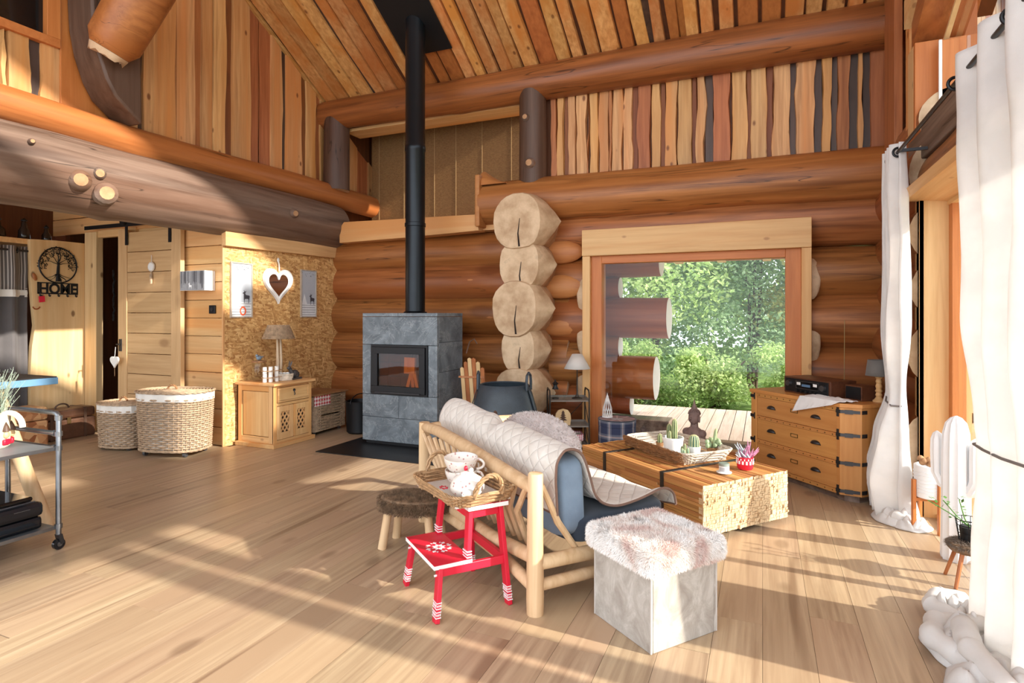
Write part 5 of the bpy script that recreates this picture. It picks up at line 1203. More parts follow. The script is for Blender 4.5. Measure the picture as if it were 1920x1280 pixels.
# block picture of a winter wood
p0 = onY(345, 515, HY-.12)
wp_ = thing('block_picture', 'deep white block picture of a winter wood with deer by the door', 'picture', (-5.60, HY-.002, 1.765))
boxo('block', (-.185, .185, -.13, 0, -.105, .105), M['white_m'], wp_, .002); boxo('wood_print', (-.183, .183, -.132, -.1305, -.103, .103), plain('print_mist', rgb(150,150,152), .7, 0, .2, 9), wp_, 0)
b = MB(); rn = random.Random(4)
for k in range(26): x = rn.uniform(-.18, .18); b.box(x, x+rn.uniform(.002, .006), -.1332, -.1325, -.1*rn.random()-.0, .102)
b.build('tree_print', ink, wp_, smooth=False)
MB().add([(-.06+.07*p_[0], -.1336, -.095+.08*p_[1]) for p_ in deer], [tuple(range(len(deer)))]).build('deer_print', M['white'], wp_, smooth=False, fix=False)
o = boxo('thermostat', (-.045, .045, -.02, 0, -.045, .045), M['black'], None, .006); q = onY(400, 580, HY); o.location = (q.x, HY-.001, q.z); tag(o, 'small black square light switch on the plank wall beside the strand board', 'switch')
MB().tube([(0, -.02, 0), (0, -.024, 0)], .02, 20).build('dial', M['iron'], o)
# inside the store room
for x, z, r in ((-7.2, 1.95, .10), (-6.98, 1.95, .13)):
    o = MB().tube([(x+r*cos(a_), 6.1, z+r*1.3*sin(a_)) for a_ in [-.6+(pi+1.2)*i/16 for i in range(17)]], .015, 6).build('horse_collar', M['wicker_d'] if r > .1 else M['iron'], None); tag(o, ('brown' if r > .1 else 'iron grey')+' horseshoe-shaped hoop hanging inside the dark doorway', 'hoop')
ss = thing('store_basket', 'tall figured basket standing inside the dark doorway', 'basket', (-7.25, 4.95, 0))
MB().lathe([(.16, 0), (.17, .3), (.15, .42), (.08, .5), (.07, .62), (.03, .66)], 24).build('basket_body', plain('mottled_brown', rgb(92,70,58), .8, 0, .5, 40), ss); MB().ell((0, -.1, .5), (.04, .03, .05), 12, 8).build('face', M['white_m'], ss)
o = MB(); 
for k in range(7): o.tube([(-7.36, 4.72, 1.95-.09*k), (-7.34+.02*(k % 2), 4.71, 1.91-.09*k), (-7.36, 4.72, 1.87-.09*k)], .012, 6)
o = o.build('hanging_chain', M['iron'], None); tag(o, 'dark chain hanging down just inside the doorway', 'chain')
# cases at the foot of the slab
lea = plain('brown_leather', rgb(92,60,42), .45, 0, .25, 12, .3, 60)
def case(name, label, loc, rz, w_, d_, h_, mt, extra):
    t = thing(name, label, 'suitcase', loc, rz); boxo('body', (-w_/2, w_/2, -d_/2, d_/2, .0, h_*.66), mt, t, .02); boxo('case_lid', (-w_/2, w_/2, -d_/2, d_/2, h_*.67, h_), mt, t, .03)
    if extra:
        for x in (-w_*.3, w_*.3): boxo('strap', (x-.015, x+.015, -d_/2-.005, d_/2+.005, 0, h_+.004), M['bark_z'], t, .002)
        MB().tube(arc((0, 0, h_), (.07, 0, 0), (0, 0, .05), 0, pi, 12), .009, 6).build('handle', M['bark_z'], t); boxo('clasp', (-.02, .02, -d_/2-.008, -d_/2, h_*.5, h_*.72), M['brass'], t)
    return t
case('leather_suitcase', 'old brown leather suitcase on the floor against the pale slab', (-7.32, 4.12, 0), radians(90), .58, .26, .34, lea, True)
m, nt, p = newmat('patched_leather'); p.inputs['Roughness'].default_value = .35
v = coords(nt, (1,1,1)); vo = N(nt, 'ShaderNodeTexVoronoi'); vo.inputs['Scale'].default_value = 14; nt.links.new(v, vo.inputs['Vector']); bw = N(nt, 'ShaderNodeRGBToBW'); nt.links.new(vo.outputs['Color'], bw.inputs[0])
nt.links.new(ramp(nt, bw.outputs[0], [(.2, rgb(140,86,54)), (.5, rgb(186,134,92)), (.8, rgb(206,166,122))]), p.inputs['Base Color'])
case('patchwork_trunk', 'tan patchwork trunk left of the brown suitcase, behind the trolley', (-7.2, 3.62, 0), radians(90), .42, .34, .42, m, False)
# curtain with striped heading, on a rod
gcv = thing('grey_curtain', 'dark grey curtain with striped heading band left of the pale slab', 'curtain', (PX-.05, 3.95, 0))
def folds(y0, y1, z0, z1, n_, A, nx=70, nz=8, xo=0): return MB().grid(nx, nz, lambda u, v: Vector((xo+A*sin(u*2*pi*n_)+.02*noise.noise(Vector((u*5, v*3, 1))), y0+(y1-y0)*u, z0+(z1-z0)*v)))
folds(-1.6, 0, .03, 1.62, 8, .045).build('cloth', M['greycurtain'], gcv, fix=False, solid=.004)
m, nt, p = newmat('ticking_stripe'); p.inputs['Roughness'].default_value = .9; tc = N(nt, 'ShaderNodeTexCoord'); sp = N(nt, 'ShaderNodeSeparateXYZ'); nt.links.new(tc.outputs['Object'], sp.inputs[0]); q = N(nt, 'ShaderNodeMath', operation='MULTIPLY'); nt.links.new(sp.outputs[1], q.inputs[0]); q.inputs[1].default_value = 2*pi/.022
s_ = N(nt, 'ShaderNodeMath', operation='SINE'); nt.links.new(q.outputs[0], s_.inputs[0]); nt.links.new(ramp(nt, s_.outputs[0], [(.4, rgb(92,86,84)), (.6, rgb(176,170,164))]), p.inputs['Base Color'])
folds(-1.6, 0, 1.68, 2.17, 8, .045).build('striped_heading', m, gcv, fix=False, solid=.004); folds(-1.6, 0, 1.60, 1.70, 8, .049).build('lace_band', M['linen'], gcv, fix=False, solid=.006)
MB().tube([(0, -1.9, 2.12), (0, .02, 2.12)], .012, 10).build('rod', M['iron'], gcv)
for k in range(8): MB().tube([(.028*cos(a_), -.1-.2*k, 2.12+.028*sin(a_)) for a_ in [2*pi*i/16 for i in range(16)]], .006, 6, closed=True).build('ring', M['iron'], gcv)
for i, (y, r, h, nm, lb) in enumerate(((3.42, .10, .26, 'lantern', 'large dark lantern on the cupboard top above the grey curtain'), (3.75, .09, .2, 'lantern', 'squat dark lantern on the cupboard top, second from the curtain end'), (4.02, .06, .22, 'oil_lamp', 'tall dark oil lamp glass on the cupboard above the slab'), (4.25, .05, .17, 'glass_jar', 'small dark jar on the cupboard above the HOME sign'))):
    t = thing(nm, lb, 'lantern' if 'jar' not in nm else 'jar', (-7.85, y, 2.262))
    MB().lathe([(r*.8, 0), (r, .02), (r*.9, h*.5), (r*.5, h*.7), (r*.45, h*.9), (r*.3, h)], 18).build('body', plain('smoked_glass', rgb(46,38,34), .15), t); MB().lathe([(r*.5, h), (r*.55, h+.01), (.0, h+.04)], 18).build('cap', M['black'], t)
o = MB().tube([(-7.9, 3.5+.28*cos(a_), 2.30+.30*sin(a_)) for a_ in [pi*i/20 for i in range(21)]], .012, 8).build('wire_arch', M['iron'], None); tag(o, 'thin grey metal arch standing on the cupboard top among the lanterns', 'arch')

# ---------------------------------------------------------------- bar table, trolley, printer, mug
bt = thing('bar_table', 'blue-edged dark bar table on peeled log legs behind the trolley', 'table', (-4.75, 2.0, 0))
blu = plain('blue_edge', rgb(96,138,170), .5, 0, .08)
boxo('table_top', (-.45, .34, -1.2, .46, .93, .975), blu, bt, .003); boxo('top_inlay', (-.44, .335, -1.19, .455, .9755, .982), M['iron'], bt, 0)
for P in ([(.40, .36, 0), (.33, .28, .35), (.25, .15, .92)], [(-.38, .36, 0), (-.3, .25, .35), (-.2, .1, .92)]): MB().tube(P, [.044, .042, .038], 14).build('log_leg', PL, bt)
boxo('end_panel', (-.42, -.02, .10, .14, 0, .93), M['orange_z'], bt); boxo('end_stile', (-.02, .04, .09, .15, 0, .93), M['pale_z'], bt)
tv = thing('pipe_trolley', 'grey pipe-frame trolley on casters at the left edge', 'trolley', (-3.87, 2.16, 0))
sh = plain('grey_board', rgb(112,116,118), .5, 0, .15, 6)
def pipe(nm, P, r=.0145): return MB().tube(P, r, 12).build(nm, M['steel'], tv)
pipe('corner_post', [(0,0,.09), (0,0,.78), (-.006,0,.80), (-.02,0,.81), (-.05,0,.813)]); pipe('corner_post', [(-.52,0,.09), (-.52,0,.78), (-.514,0,.80), (-.5,0,.81), (-.47,0,.813)])
pipe('top_rail', [(-.05,0,.813), (-.47,0,.813)]); pipe('middle_rail', [(0,0,.69), (-.52,0,.69)]); pipe('low_rail', [(0,0,.605), (-.52,0,.605)], .011)
pipe('corner_post', [(0,-1.0,.09), (0,-1.0,.8)]); pipe('corner_post', [(-.52,-1.0,.09), (-.52,-1.0,.8)]); pipe('middle_rail', [(0,-1,.69), (-.52,-1,.69)])
for z in (.785, .69, .605, .14): MB().tube([(0, 0, z-.014), (0, 0, z+.014)], .02, 12).build('pipe_fitting', M['steel'], tv)
for z in (.69, .605): MB().tube([(-.018, 0, z), (-.045, 0, z)], .019, 12).build('pipe_fitting', M['steel'], tv)
for z, nm in ((.61, 'upper_shelf'), (.14, 'lower_shelf')):
    s2 = boxo(nm, (-.51, -.012, -.99, -.01, z-.012, z), sh, tv, .002); boxo('shelf_edge', (-.012, -.004, -.99, -.01, z-.018, z+.003), M['steel'], s2, .001)
for x in (0, -.52):
    for y in (0, -1.0):
        c_ = MB().tube([(x-.011, y, .032), (x+.011, y, .032)], .032, 18).build('caster_wheel', M['black_p'], tv); MB().tube([(x-.015, y, .032), (x+.015, y, .032)], .014, 12).build('hub', M['steel'], c_)
        MB().beam((x, y+.012, .035), (x, y, .09), .045, .02, (0,1,0)).build('caster_fork', M['iron'], tv, smooth=False)
pr_ = thing('printer', 'black office printer on the lower shelf of the pipe trolley', 'printer', (-4.12, 1.86, .141))
boxo('lower_body', (-.2, .21, -.24, .24, 0, .075), M['black_p'], pr_, .02); boxo('upper_body', (-.2, .235, -.24, .235, .08, .165), M['black_p'], pr_, .025); boxo('scanner_lid', (-.2, .19, -.235, .2, .17, .195), M['glassdark'], pr_, .01)
boxo('lid_edge', (-.2, .2, -.238, .205, .165, .17), M['steel'], pr_, .001); boxo('status_screen', (.232, .238, -.19, -.12, .10, .14), M['glassdark'], pr_, .001)
boxo('output_tray', (.12, .25, -.2, .2, .03, .04), M['black_p'], pr_, .004); boxo('silver_lettering_bar', (.2355, .2365, .08, .16, .135, .138), M['steel'], pr_, 0)
mg = thing('gnome_mug', 'big cream mug with red-trousered gnomes holding a grey-green bush, on the trolley', 'mug', (-4.21, 1.99, .611), radians(20))
MB().lathe([(.075, 0), (.085, .01), (.088, .1), (.082, .17), (.09, .2), (.084, .2), (.078, .17), (0, .16)], 32, cap=False).build('mug_body', plain('cream_glaze', rgb(232,220,196), .35, 0, .05), mg)
MB().tube(arc((.09, .02, .12), (0, 0, .085), (.085, .0, 0), pi/2, -pi/2, 14)[::-1], .016, 10).build('mug_handle', plain('cream_handle', rgb(236,226,206), .35), mg)
for k in range(9):
    a = 2*pi*k/9; R3 = rotz(a); b = MB(); b.cbox((.092*cos(a), .092*sin(a), .035), (.02, .045, .035), R3); g = b.build('gnome_trousers', rd, mg, bevel=.008)
    MB().ell((.092*cos(a), .092*sin(a), .078), (.014, .018, .022), 10, 8).build('gnome_body', M['pale_z'], g); MB().lathe([(.022, .1), (.012, .13), (.0, .155)], 10, (.09*cos(a), .09*sin(a), 0)).build('gnome_hat', M['bark_z'], g)
lf = plain('lavender_leaf', rgb(164,176,156), .8, 0, .2, 20); rn = random.Random(5); b = MB()
for k in range(150):
    a = rn.uniform(0, 6.28); sp2 = rn.uniform(.0, .5); L = rn.uniform(.12, .31); d = Vector((cos(a)*sp2, sin(a)*sp2, 1)).normalized(); p0 = Vector((rn.uniform(-.05,.05), rn.uniform(-.05,.05), .165))
    b.tube([p0, p0+d*L*.6, p0+d*L+Vector((cos(a), sin(a), 0))*.02], [.002,.0018,.001], 3)
    for j in range(14):
        q = p0+d*L*(.3+.7*j/14); e = Vector((rn.uniform(-1,1), rn.uniform(-1,1), rn.uniform(.2,1))).normalized()*rn.uniform(.012, .022); s3 = e.cross(d).normalized()*.0018
        b.add([q-s3, q+s3, q+e], [(0,1,2)])
stuff(b.build('bush', lf, mg, smooth=False, fix=False))

# ---------------------------------------------------------------- behind the sofa: basket, sled, shelf, pouf, figures
rb = thing('rubber_basket', 'large black bulging rubber basket with two loop handles by the log ends', 'basket', (-2.31, 5.22, 0)); rb.scale = (1.08, 1.08, 1.0)
m = plain('black_rubber', rgb(52,62,70), .42, .0, .15, 14, .5, 120)
MB().lathe([(.17, 0), (.2, .01), (.27, .2), (.298, .36), (.29, .5), (.25, .64), (.225, .72), (.215, .73), (.21, .72), (.24, .62), (.26, .4), (.18, .03), (0, .02)], 44, cap=False).build('basket_body', m, rb)
for a in (0, 3.5):
    P = [(r*cos(a), r*sin(a), z) for r, z in ((.2, .005), (.272, .2), (.302, .36), (.294, .5), (.254, .64), (.231, .71))]; b = MB()
    n3 = Vector((-sin(a), cos(a), 0)); vs = []
    for q in P: q = Vector(q); o3 = Vector((cos(a), sin(a), 0))*.005; vs += [q-n3*.028+o3, q+n3*.028+o3]
    b.add(vs, [(2*i, 2*i+1, 2*i+3, 2*i+2) for i in range(len(P)-1)]); b.build('seam_strip', m, rb, solid=.006, fix=False)
    MB().tube([Vector((.235*cos(a), .235*sin(a), .68))+n3*s2*.05+Vector((0,0,z)) for s2, z in ((-1,0), (-1.05,.08), (-.8,.14), (0,.165), (.8,.14), (1.05,.08), (1,0))], .013, 8).build('loop_handle', m, rb)
    MB().ell((.238*cos(a), .238*sin(a), .66), (.012,.012,.012), 8, 6).build('rivet', M['steel'], rb)
sl = thing('wooden_sled', 'striped wooden toboggan leaning upright against the logs behind the black basket', 'sled', (-2.80, 5.42, 0), radians(10))
for k in range(6): 
    x = -.11+.044*k; h = .95-.05*abs(k-2.5)**1.6*.5
    MB().prism([(x, 0), (x+.04, 0), (x+.04, h), (x+.02, h+.012), (x, h)], lambda a_, z: (a_, .0+.25*(1-z), z), lambda a_, z: (a_, .018+.25*(1-z), z)).build('slat', M['pale_z'] if k % 2 == 0 else M['board_red'], sl, smooth=False)
for z in (.3, .75): MB().beam((-.13, -.008+.25*(1-z), z), (.15, -.008+.25*(1-z), z), .02, .012, (0,1,0)).build('crossbar', M['board_red'], sl, smooth=False)
MB().tube([(-.03, .0, 1.0), (0, .02, 1.12), (.05, .02, 1.15), (.08, .02, 1.1)], .008, 6).build('pull_rope', M['bark_z'], sl)
sv_ = thing('tray_shelf', 'three-tier dark metal tray shelf with looped handles right of the log ends', 'shelf', (-1.86, 5.83, 0), radians(25))
dm_ = plain('bronze_metal', rgb(66,60,54), .5, .6, .15); gy = wood('grey_tray', rgb(120,112,102), rgb(146,138,128), 0, 20, .7, .02, 0)
SW, SD_ = .2, .14
for s2 in (-1, 1):
    MB().tube([(s2*SW, -SD_, 0), (s2*SW, -SD_, .59), (s2*SW, -SD_*.75, .63), (s2*SW, SD_*.75, .63), (s2*SW, SD_, .59), (s2*SW, SD_, 0)], .008, 8).build('looped_post', dm_, sv_)
    for z in (.07, .27): MB().tube([(s2*SW, -SD_, z), (s2*SW, SD_, z+.2)], .004, 6).build('side_brace', dm_, sv_)
MB().tube([(-SW, SD_, .08), (SW, SD_, .5)], .004, 6).build('back_brace', dm_, sv_)
for z in (.06, .26, .52):
    t_ = boxo('tray_floor', (-SW+.008, SW-.008, -SD_+.01, SD_-.01, z, z+.008), gy, sv_, 0); b = MB()
    for a in ((-SW+.004, SW-.004, -SD_+.004, -SD_+.01), (-SW+.004, SW-.004, SD_-.01, SD_-.004), (-SW+.004, -SW+.01, -SD_+.01, SD_-.01), (SW-.01, SW-.004, -SD_+.01, SD_-.01)): b.box(*a, z-.002, z+.03 if a[2] > -SD_+.005 or a[1] < 0 or a[0] > 0 else z+.01)
    b.build('tray_lip', gy, t_, smooth=False)
lm2 = thing('table_lamp', 'small table lamp with white cone shade on the tray shelf', 'lamp', L2(sv_, .10, .02, .53))
MB().lathe([(.055, 0), (.05, .008), (.02, .018), (.012, .04), (.008, .05), (.006, .3), (.012, .31), (.0, .32)], 24).build('base', dm_, lm2)
b = MB(); b.grid(36, 3, lambda u, v: Vector(((.135-.083*v)*cos(2*pi*u), (.135-.083*v)*sin(2*pi*u), .31+.15*v)), cu=True); b.build('shade', cloth('white_shade', rgb(238,234,228), .4), lm2, fix=False, solid=.003)
ln = thing('lantern', 'small dark-topped glass lantern at the left of the tray shelf top', 'lantern', L2(sv_, -.13, .0, .53))
MB().lathe([(.035, 0), (.035, .012), (.03, .014)], 16).build('base', dm_, ln); MB().lathe([(.03, .014), (.034, .05), (.03, .1)], 16, cap=False).build('chimney_glass', M['glass_clear'], ln); MB().lathe([(.036, .1), (.02, .13), (.022, .15), (.036, .155), (.01, .18), (.004, .2)], 16).build('cap', M['black'], ln)
jg = thing('glass_votive', 'little clear glass votive beside the lantern on the tray shelf', 'candle holder', L2(sv_, -.04, -.05, .53)); MB().lathe([(.025, 0), (.02, .01), (.008, .02), (.018, .04), (.022, .08)], 18, cap=False).build('glass', M['glass_clear'], jg)
tp_ = thing('tree_plaque', 'round-topped wood slice with burnt dark fir tree on the middle tray', 'plaque', L2(sv_, -.06, -.08, .27), radians(25))
pl_ = [(-.075, 0), (.075, 0), (.082, .07), (.075, .12), (.05, .155), (0, .17), (-.05, .155), (-.075, .12), (-.082, .07)]
MB().prism(pl_, lambda x, z: (x, -.01, z), lambda x, z: (x, .01, z)).build('slice', M['pale_z'], tp_, bevel=.003); b = MB()
for k in range(4): w2_ = .045-.009*k; z = .05+.024*k; b.add([(-w2_, -.0112, z), (w2_, -.0112, z), (.004, -.0112, z+.03), (-.004, -.0112, z+.03)], [(0,1,2,3)])
b.add([(-.008, -.0112, .03), (.008, -.0112, .03), (.004, -.0112, .06), (-.004, -.0112, .06)], [(0,1,2,3)]); b.add([(-.02, -.0112, .025), (.02, -.0112, .025), (.008, -.0112, .034), (-.008, -.0112, .034)], [(0,1,2,3)]); b.build('burnt_tree', M['bark_z'], tp_, smooth=False, fix=False)
gb = thing('gingham_basket', 'pink gingham-lined wicker basket on the bottom tray of the shelf', 'basket', L2(sv_, .02, -.02, .07), radians(25))
stuff(weave(.105, .08, 8, .006, .085, 8, 24, .005, 1.12).build('body_weave', M['wicker_w'], gb)); gm = gingham('pink_gingham_x', rgb(186,70,96), .01)
b = MB(); b.grid(60, 4, lambda u, v: Vector(sup(.127+.003*sin(u*60), .101+.003*sin(u*60), 8, 2*pi*u)+(.045+.065*v,)), cu=True); b.build('gingham_liner', gm, gb, fix=False, solid=.003)
b = MB(); 
for s2 in (-1, 1): b.tube([(0, -.107, .08), (s2*.02, -.112, .05), (s2*.045, -.112, .02)], .003, 5)
b.tube([(-.02, -.107, .088), (0, -.11, .08), (.02, -.107, .09)], .004, 5); b.build('bow', M['bark_z'], gb); boxo('bottom', (-.1, .1, -.075, .075, 0, .006), M['wicker_w'], gb, 0)
# tartan pouf
m, nt, p = newmat('tartan_wool'); p.inputs['Roughness'].default_value = .95; tc = N(nt, 'ShaderNodeTexCoord'); sp = N(nt, 'ShaderNodeSeparateXYZ'); nt.links.new(tc.outputs['Object'], sp.inputs[0])
at = N(nt, 'ShaderNodeMath', operation='ARCTAN2'); nt.links.new(sp.outputs[1], at.inputs[0]); nt.links.new(sp.outputs[0], at.inputs[1])
def saw(sock, mul, off=0):
    q = N(nt, 'ShaderNodeMath', operation='MULTIPLY_ADD'); nt.links.new(sock, q.inputs[0]); q.inputs[1].default_value = mul; q.inputs[2].default_value = off; f = N(nt, 'ShaderNodeMath', operation='FRACT'); nt.links.new(q.outputs[0], f.inputs[0]); return f.outputs[0]
nv_, gr_, wh2, rs_ = rgb(52,58,84), rgb(120,122,132), rgb(206,200,196), rgb(190,150,140)
def band(s_): 
    r = ramp(nt, s_, [(0, nv_), (.34, nv_), (.36, gr_), (.46, gr_), (.48, wh2), (.52, rs_), (.56, wh2), (.58, gr_), (.68, gr_), (.70, nv_)]); r.node.color_ramp.interpolation = 'CONSTANT'; return r
nt.links.new(mixc(nt, band(saw(sp.outputs[2], 6.5, .25)), band(saw(at.outputs[0], 1.4, 5)), .5), p.inputs['Base Color'])
pf = thing('tartan_pouf', 'round navy and cream tartan pouf in front of the terrace window', 'pouf', (-1.35, 5.86, 0))
MB().lathe([(.165, 0), (.182, .02), (.188, .15), (.186, .28), (.18, .29)], 40).build('drum', m, pf); MB().lathe([(.182, .285), (.188, .29), (.189, .34), (.18, .355), (.14, .352), (0, .348)], 40).build('lid', m, pf)
MB().tube([(.187*cos(2*pi*i/50), .187*sin(2*pi*i/50), .352) for i in range(50)], .006, 6, closed=True).build('piping', navy, pf); MB().tube([(.12, -.15, .2), (.125, -.16, .2)], .018, 14).build('button', M['brass'], pf)
wl_ = thing('white_lattice_tree', 'white lattice cone lantern on the left edge of the tartan pouf', 'lantern', (-1.46, 5.9, .355))
b = MB()
for k in range(12):
    a = 2*pi*k/12; b.tube([(.05*cos(a), .05*sin(a), 0), (.045*cos(a+.5), .045*sin(a+.5), .09), (.006*cos(a+1.3), .006*sin(a+1.3), .22)], .003, 4); b.tube([(.05*cos(a), .05*sin(a), 0), (.045*cos(a-.5), .045*sin(a-.5), .09), (.006*cos(a-1.3), .006*sin(a-1.3), .22)], .003, 4)
b.build('lattice', M['white_m'], wl_); MB().lathe([(.054, 0), (.054, .012), (.046, .014)], 20).build('base', M['white_m'], wl_); MB().lathe([(.008, .21), (.0, .25)], 8).build('tip', M['white_m'], wl_)
# statues
stn = plain('brown_stone', rgb(132,108,100), .8, 0, .25, 20, .4, 60)
def bust(label, loc, rz, k_, mt, spire):
    t = thing('buddha_bust' if spire else 'stone_figurine', label, 'statue', loc, rz); H0 = .15
    MB().lathe([(.12, 0), (.12, .02), (.09, .035), (.09, H0-.02), (.12, H0)], 24).build('plinth', mt, t)
    b = MB(); b.lathe([(.10, 0), (.12, .02), (.14, .10), (.135, .16), (.09, .20), (.052, .225), (.046, .26), (.05, .27)], 32, sx=1, sy=.62); b.ell((-.10, 0, .155), (.05, .06, .05), 16, 10); b.ell((.10, 0, .155), (.05, .06, .05), 16, 10); b.build('torso', mt, t)
    b = MB(); b.ell((0, -.005, .335), (.062, .068, .085), 24, 18); b.ell((0, .0, .38), (.066, .07, .06), 24, 14); hd = b.build('head', mt, t)
    b = MB(); b.tube([(0, -.066, .355), (0, -.082, .325), (0, -.07, .318)], [.006, .012, .006], 8); b.ell((0, -.066, .295), (.018, .01, .006), 12, 8)
    for s2 in (-1, 1): b.ell((s2*.024, -.064, .347), (.015, .006, .006), 10, 6); b.tube([(s2*.008, -.07, .362), (s2*.025, -.068, .369), (s2*.042, -.058, .362)], .003, 5)
    b.build('face', mt, hd)
    for s2 in (-1, 1): MB().ell((s2*.066, .0, .325), (.01, .018, .045), 12, 10).build('ear', mt, hd)
    b = MB(); rn = random.Random(1)
    for i in range(8):
        th = .12+i*.19
        for j in range(max(1, int(22*sin(th)))):
            a = 2*pi*j/max(1, int(22*sin(th))); n_ = Vector((sin(th)*cos(a), sin(th)*sin(a), cos(th)))
            if n_.y < -.45 and n_.z < .35: continue
            b.ell((n_.x*.068, n_.y*.072, .375+n_.z*.068), (.009, .009, .009), 6, 4)
    b.lathe([(.035, .43), (.036, .45), (.024, .475), (.012, .50), (.006, .54), (.0, .56)] if spire else [(.03, .43), (.03, .47), (.0, .48)], 16); b.build('curled_hair', mt, t)
    for o in t.children:
        if not o.name.startswith('plinth'): o.location = (0, 0, H0); o.scale = (k_,)*3
bust('large brown stone bust with pointed headdress behind the cactus tray', (-.60, 5.84, 0), radians(-25), .80, stn, True)
bust('small dark stone figurine between tartan pouf and cactus tray', (-1.04, 5.62, 0), radians(-15), .42, plain('dark_stone', rgb(86,72,66), .8, 0, .2), False)

# ---------------------------------------------------------------- dresser and things on it
da = math.atan2(-.74, .67); DH = .735
# local x to the right along the front, local y into the corner (away from the viewer); origin at the front left corner
drs = thing('travel_chest_dresser', 'pine three-drawer dresser with dark metal corner straps right of the window', 'dresser', (-.095, 5.72, 0), da)
DWd, DD, cf = .94, .46, .12
def poly(e=0, d0=0): return [(-.0-e, DD), (0-e, cf*0+.0-e), (DWd+e, -e), (DWd+cf*.9+e, cf*.75), (DWd+cf*.9+e, DD)]
# shell: body prism with chamfered right corner
fr3 = lambda z: (lambda x, y: (x, y, z))
MB().prism([(.0, .03), (DWd, .03), (DWd+.0, .0), (DWd+cf*.9, cf*.75), (DWd+cf*.9, DD), (0, DD)], fr3(.05), fr3(DH-.03)).build('body', M['pine_z'], drs, smooth=False)
dwm = wood('dresser_pine', rgb(190,126,66), rgb(208,148,84), 0, 24, .45, .08, .7, 2.2, rgb(120,66,30), .1); dwz = wood('dresser_pine_z', rgb(190,126,66), rgb(208,148,84), 2, 24, .45, .08, .6, 2.2, rgb(120,66,30), .1)
drs.children[0].data.materials[0] = dwz
MB().prism([(-.01, -.01), (DWd+.005, -.01), (DWd+cf*.9+.01, cf*.75-.008), (DWd+cf*.9+.01, DD), (-.01, DD)], fr3(DH-.03), fr3(DH)).build('top', dwm, drs, smooth=False, bevel=.004)
MB().prism([(.02, .05), (DWd, .04), (DWd+.08, .1), (DWd+.08, DD-.02), (.02, DD-.02)], fr3(0), fr3(.05)).build('plinth', M['bark'], drs, smooth=False)
boxo('corner_stile', (0, .065, 0, .03, .05, DH-.03), dwz, drs); boxo('corner_stile', (DWd-.03, DWd, 0, .03, .05, DH-.03), dwz, drs)
zz = [.085, .27, .30, .475, .505, .675]
for z0, z1 in ((.05, .082), (.265, .295), (.478, .505), (.672, DH-.03)): boxo('rail', (.065, DWd-.03, .002, .03, z0, z1), dwm, drs, .002)
for i, (z0, z1) in enumerate(((.084, .263), (.297, .476), (.507, .670))):
    d_ = boxo('drawer', (.068, DWd-.033, .006, .03, z0, z1), dwm, drs, .004); zc = (z0+z1)/2+.01
    for x in (.24, .71):
        b = MB(); vs = []
        for k in range(9):
            a = pi*k/8
            for j in range(4): q = j/3*pi/2; vs.append((x-.045*cos(a), .004-.026*sin(a)*sin(q)*1.0, zc-.012+.03*sin(a)*cos(q)*.9+.0))
        b.add(vs, [(k*4+j, k*4+j+1, (k+1)*4+j+1, (k+1)*4+j) for k in range(8) for j in range(3)]); b.box(x-.048, x+.048, .002, .006, zc-.016, zc-.010)
        b.build('cup_handle', M['iron'], d_, solid=.002, fix=False)
    b = MB()
    for a in ((.455, .53, zc+.02, zc+.024), (.455, .53, zc-.006, zc-.002), (.455, .459, zc-.002, zc+.02), (.526, .53, zc-.002, zc+.02)): b.box(a[0], a[1], .002, .006, a[2], a[3])
    b.build('label_holder', M['brass'], d_, smooth=False)
b = MB()
for z in (.066, .28, .49, .688):
    for k in range(12): x = .1+.07*k; b.tube([(x, .003, z), (x, -.001, z)], .0045, 8)
b.build('brass_nails', M['brass'], drs)
for z in (.08, .29, .50, .675):
    b = MB(); b.box(-.004, .045, -.005, .001, z-.014, z+.014); b.box(-.005, -.001, 0, .05, z-.014, z+.014); b.box(.04, .05, -.006, .001, z-.028, z+.028); b.build('corner_strap', M['iron'], drs, smooth=False)
    b = MB(); b.box(DWd-.028, DWd-.01, -.006, .001, z-.04, z+.04); b.box(DWd-.035, DWd+.002, -.005, .001, z-.013, z+.013)
    a3 = Vector((cf*.9, cf*.75, 0)).normalized(); n3 = Vector((a3.y, -a3.x, 0)); st0 = Vector((DWd, 0, 0))
    b.beam(st0+n3*.004+Vector((0,0,z)), st0+a3*.13+n3*.004+Vector((0,0,z)), .008, .022); b.beam(st0+a3*.03+n3*.01+Vector((0,0,z)), st0+a3*.085+n3*.01+Vector((0,0,z)), .012, .03)
    b.box(DWd+cf*.9-.002, DWd+cf*.9+.004, cf*.75, cf*.75+.05, z-.014, z+.014); b.build('corner_strap', M['iron'], drs, smooth=False)
rd_ = thing('radio', 'vintage silver-faced stereo radio in a dark wooden case on the dresser', 'radio', L2(drs, .50, .26, DH+.001), da-radians(2))
wn = wood('walnut', rgb(74,42,28), rgb(104,62,40), 0, 22, .4, 0, 0); boxo('case', (-.25, .25, -.13, .13, 0, .135), wn, rd_, .004); boxo('fascia', (-.23, .23, -.136, -.13, .012, .123), M['black'], rd_, .002)
boxo('dial_window', (-.1, .13, -.139, -.136, .05, .105), M['glassdark'], rd_, .001)
boxo('display', (-.04, .05, -.1405, -.139, .065, .085), plain('blue_display', rgb(90,120,150), .4), rd_, 0)
b = MB()
for a in ((-.105, .135, .105, .109), (-.105, .135, .046, .05), (-.105, -.101, .05, .105), (.131, .135, .05, .105)): b.box(a[0], a[1], -.141, -.136, a[2], a[3])
b.build('dial_trim', M['steel'], rd_, smooth=False)
for x in (-.095, .08): boxo('meter', (x, x+.04, -.1405, -.139, .075, .098), M['white_m'], rd_, 0)
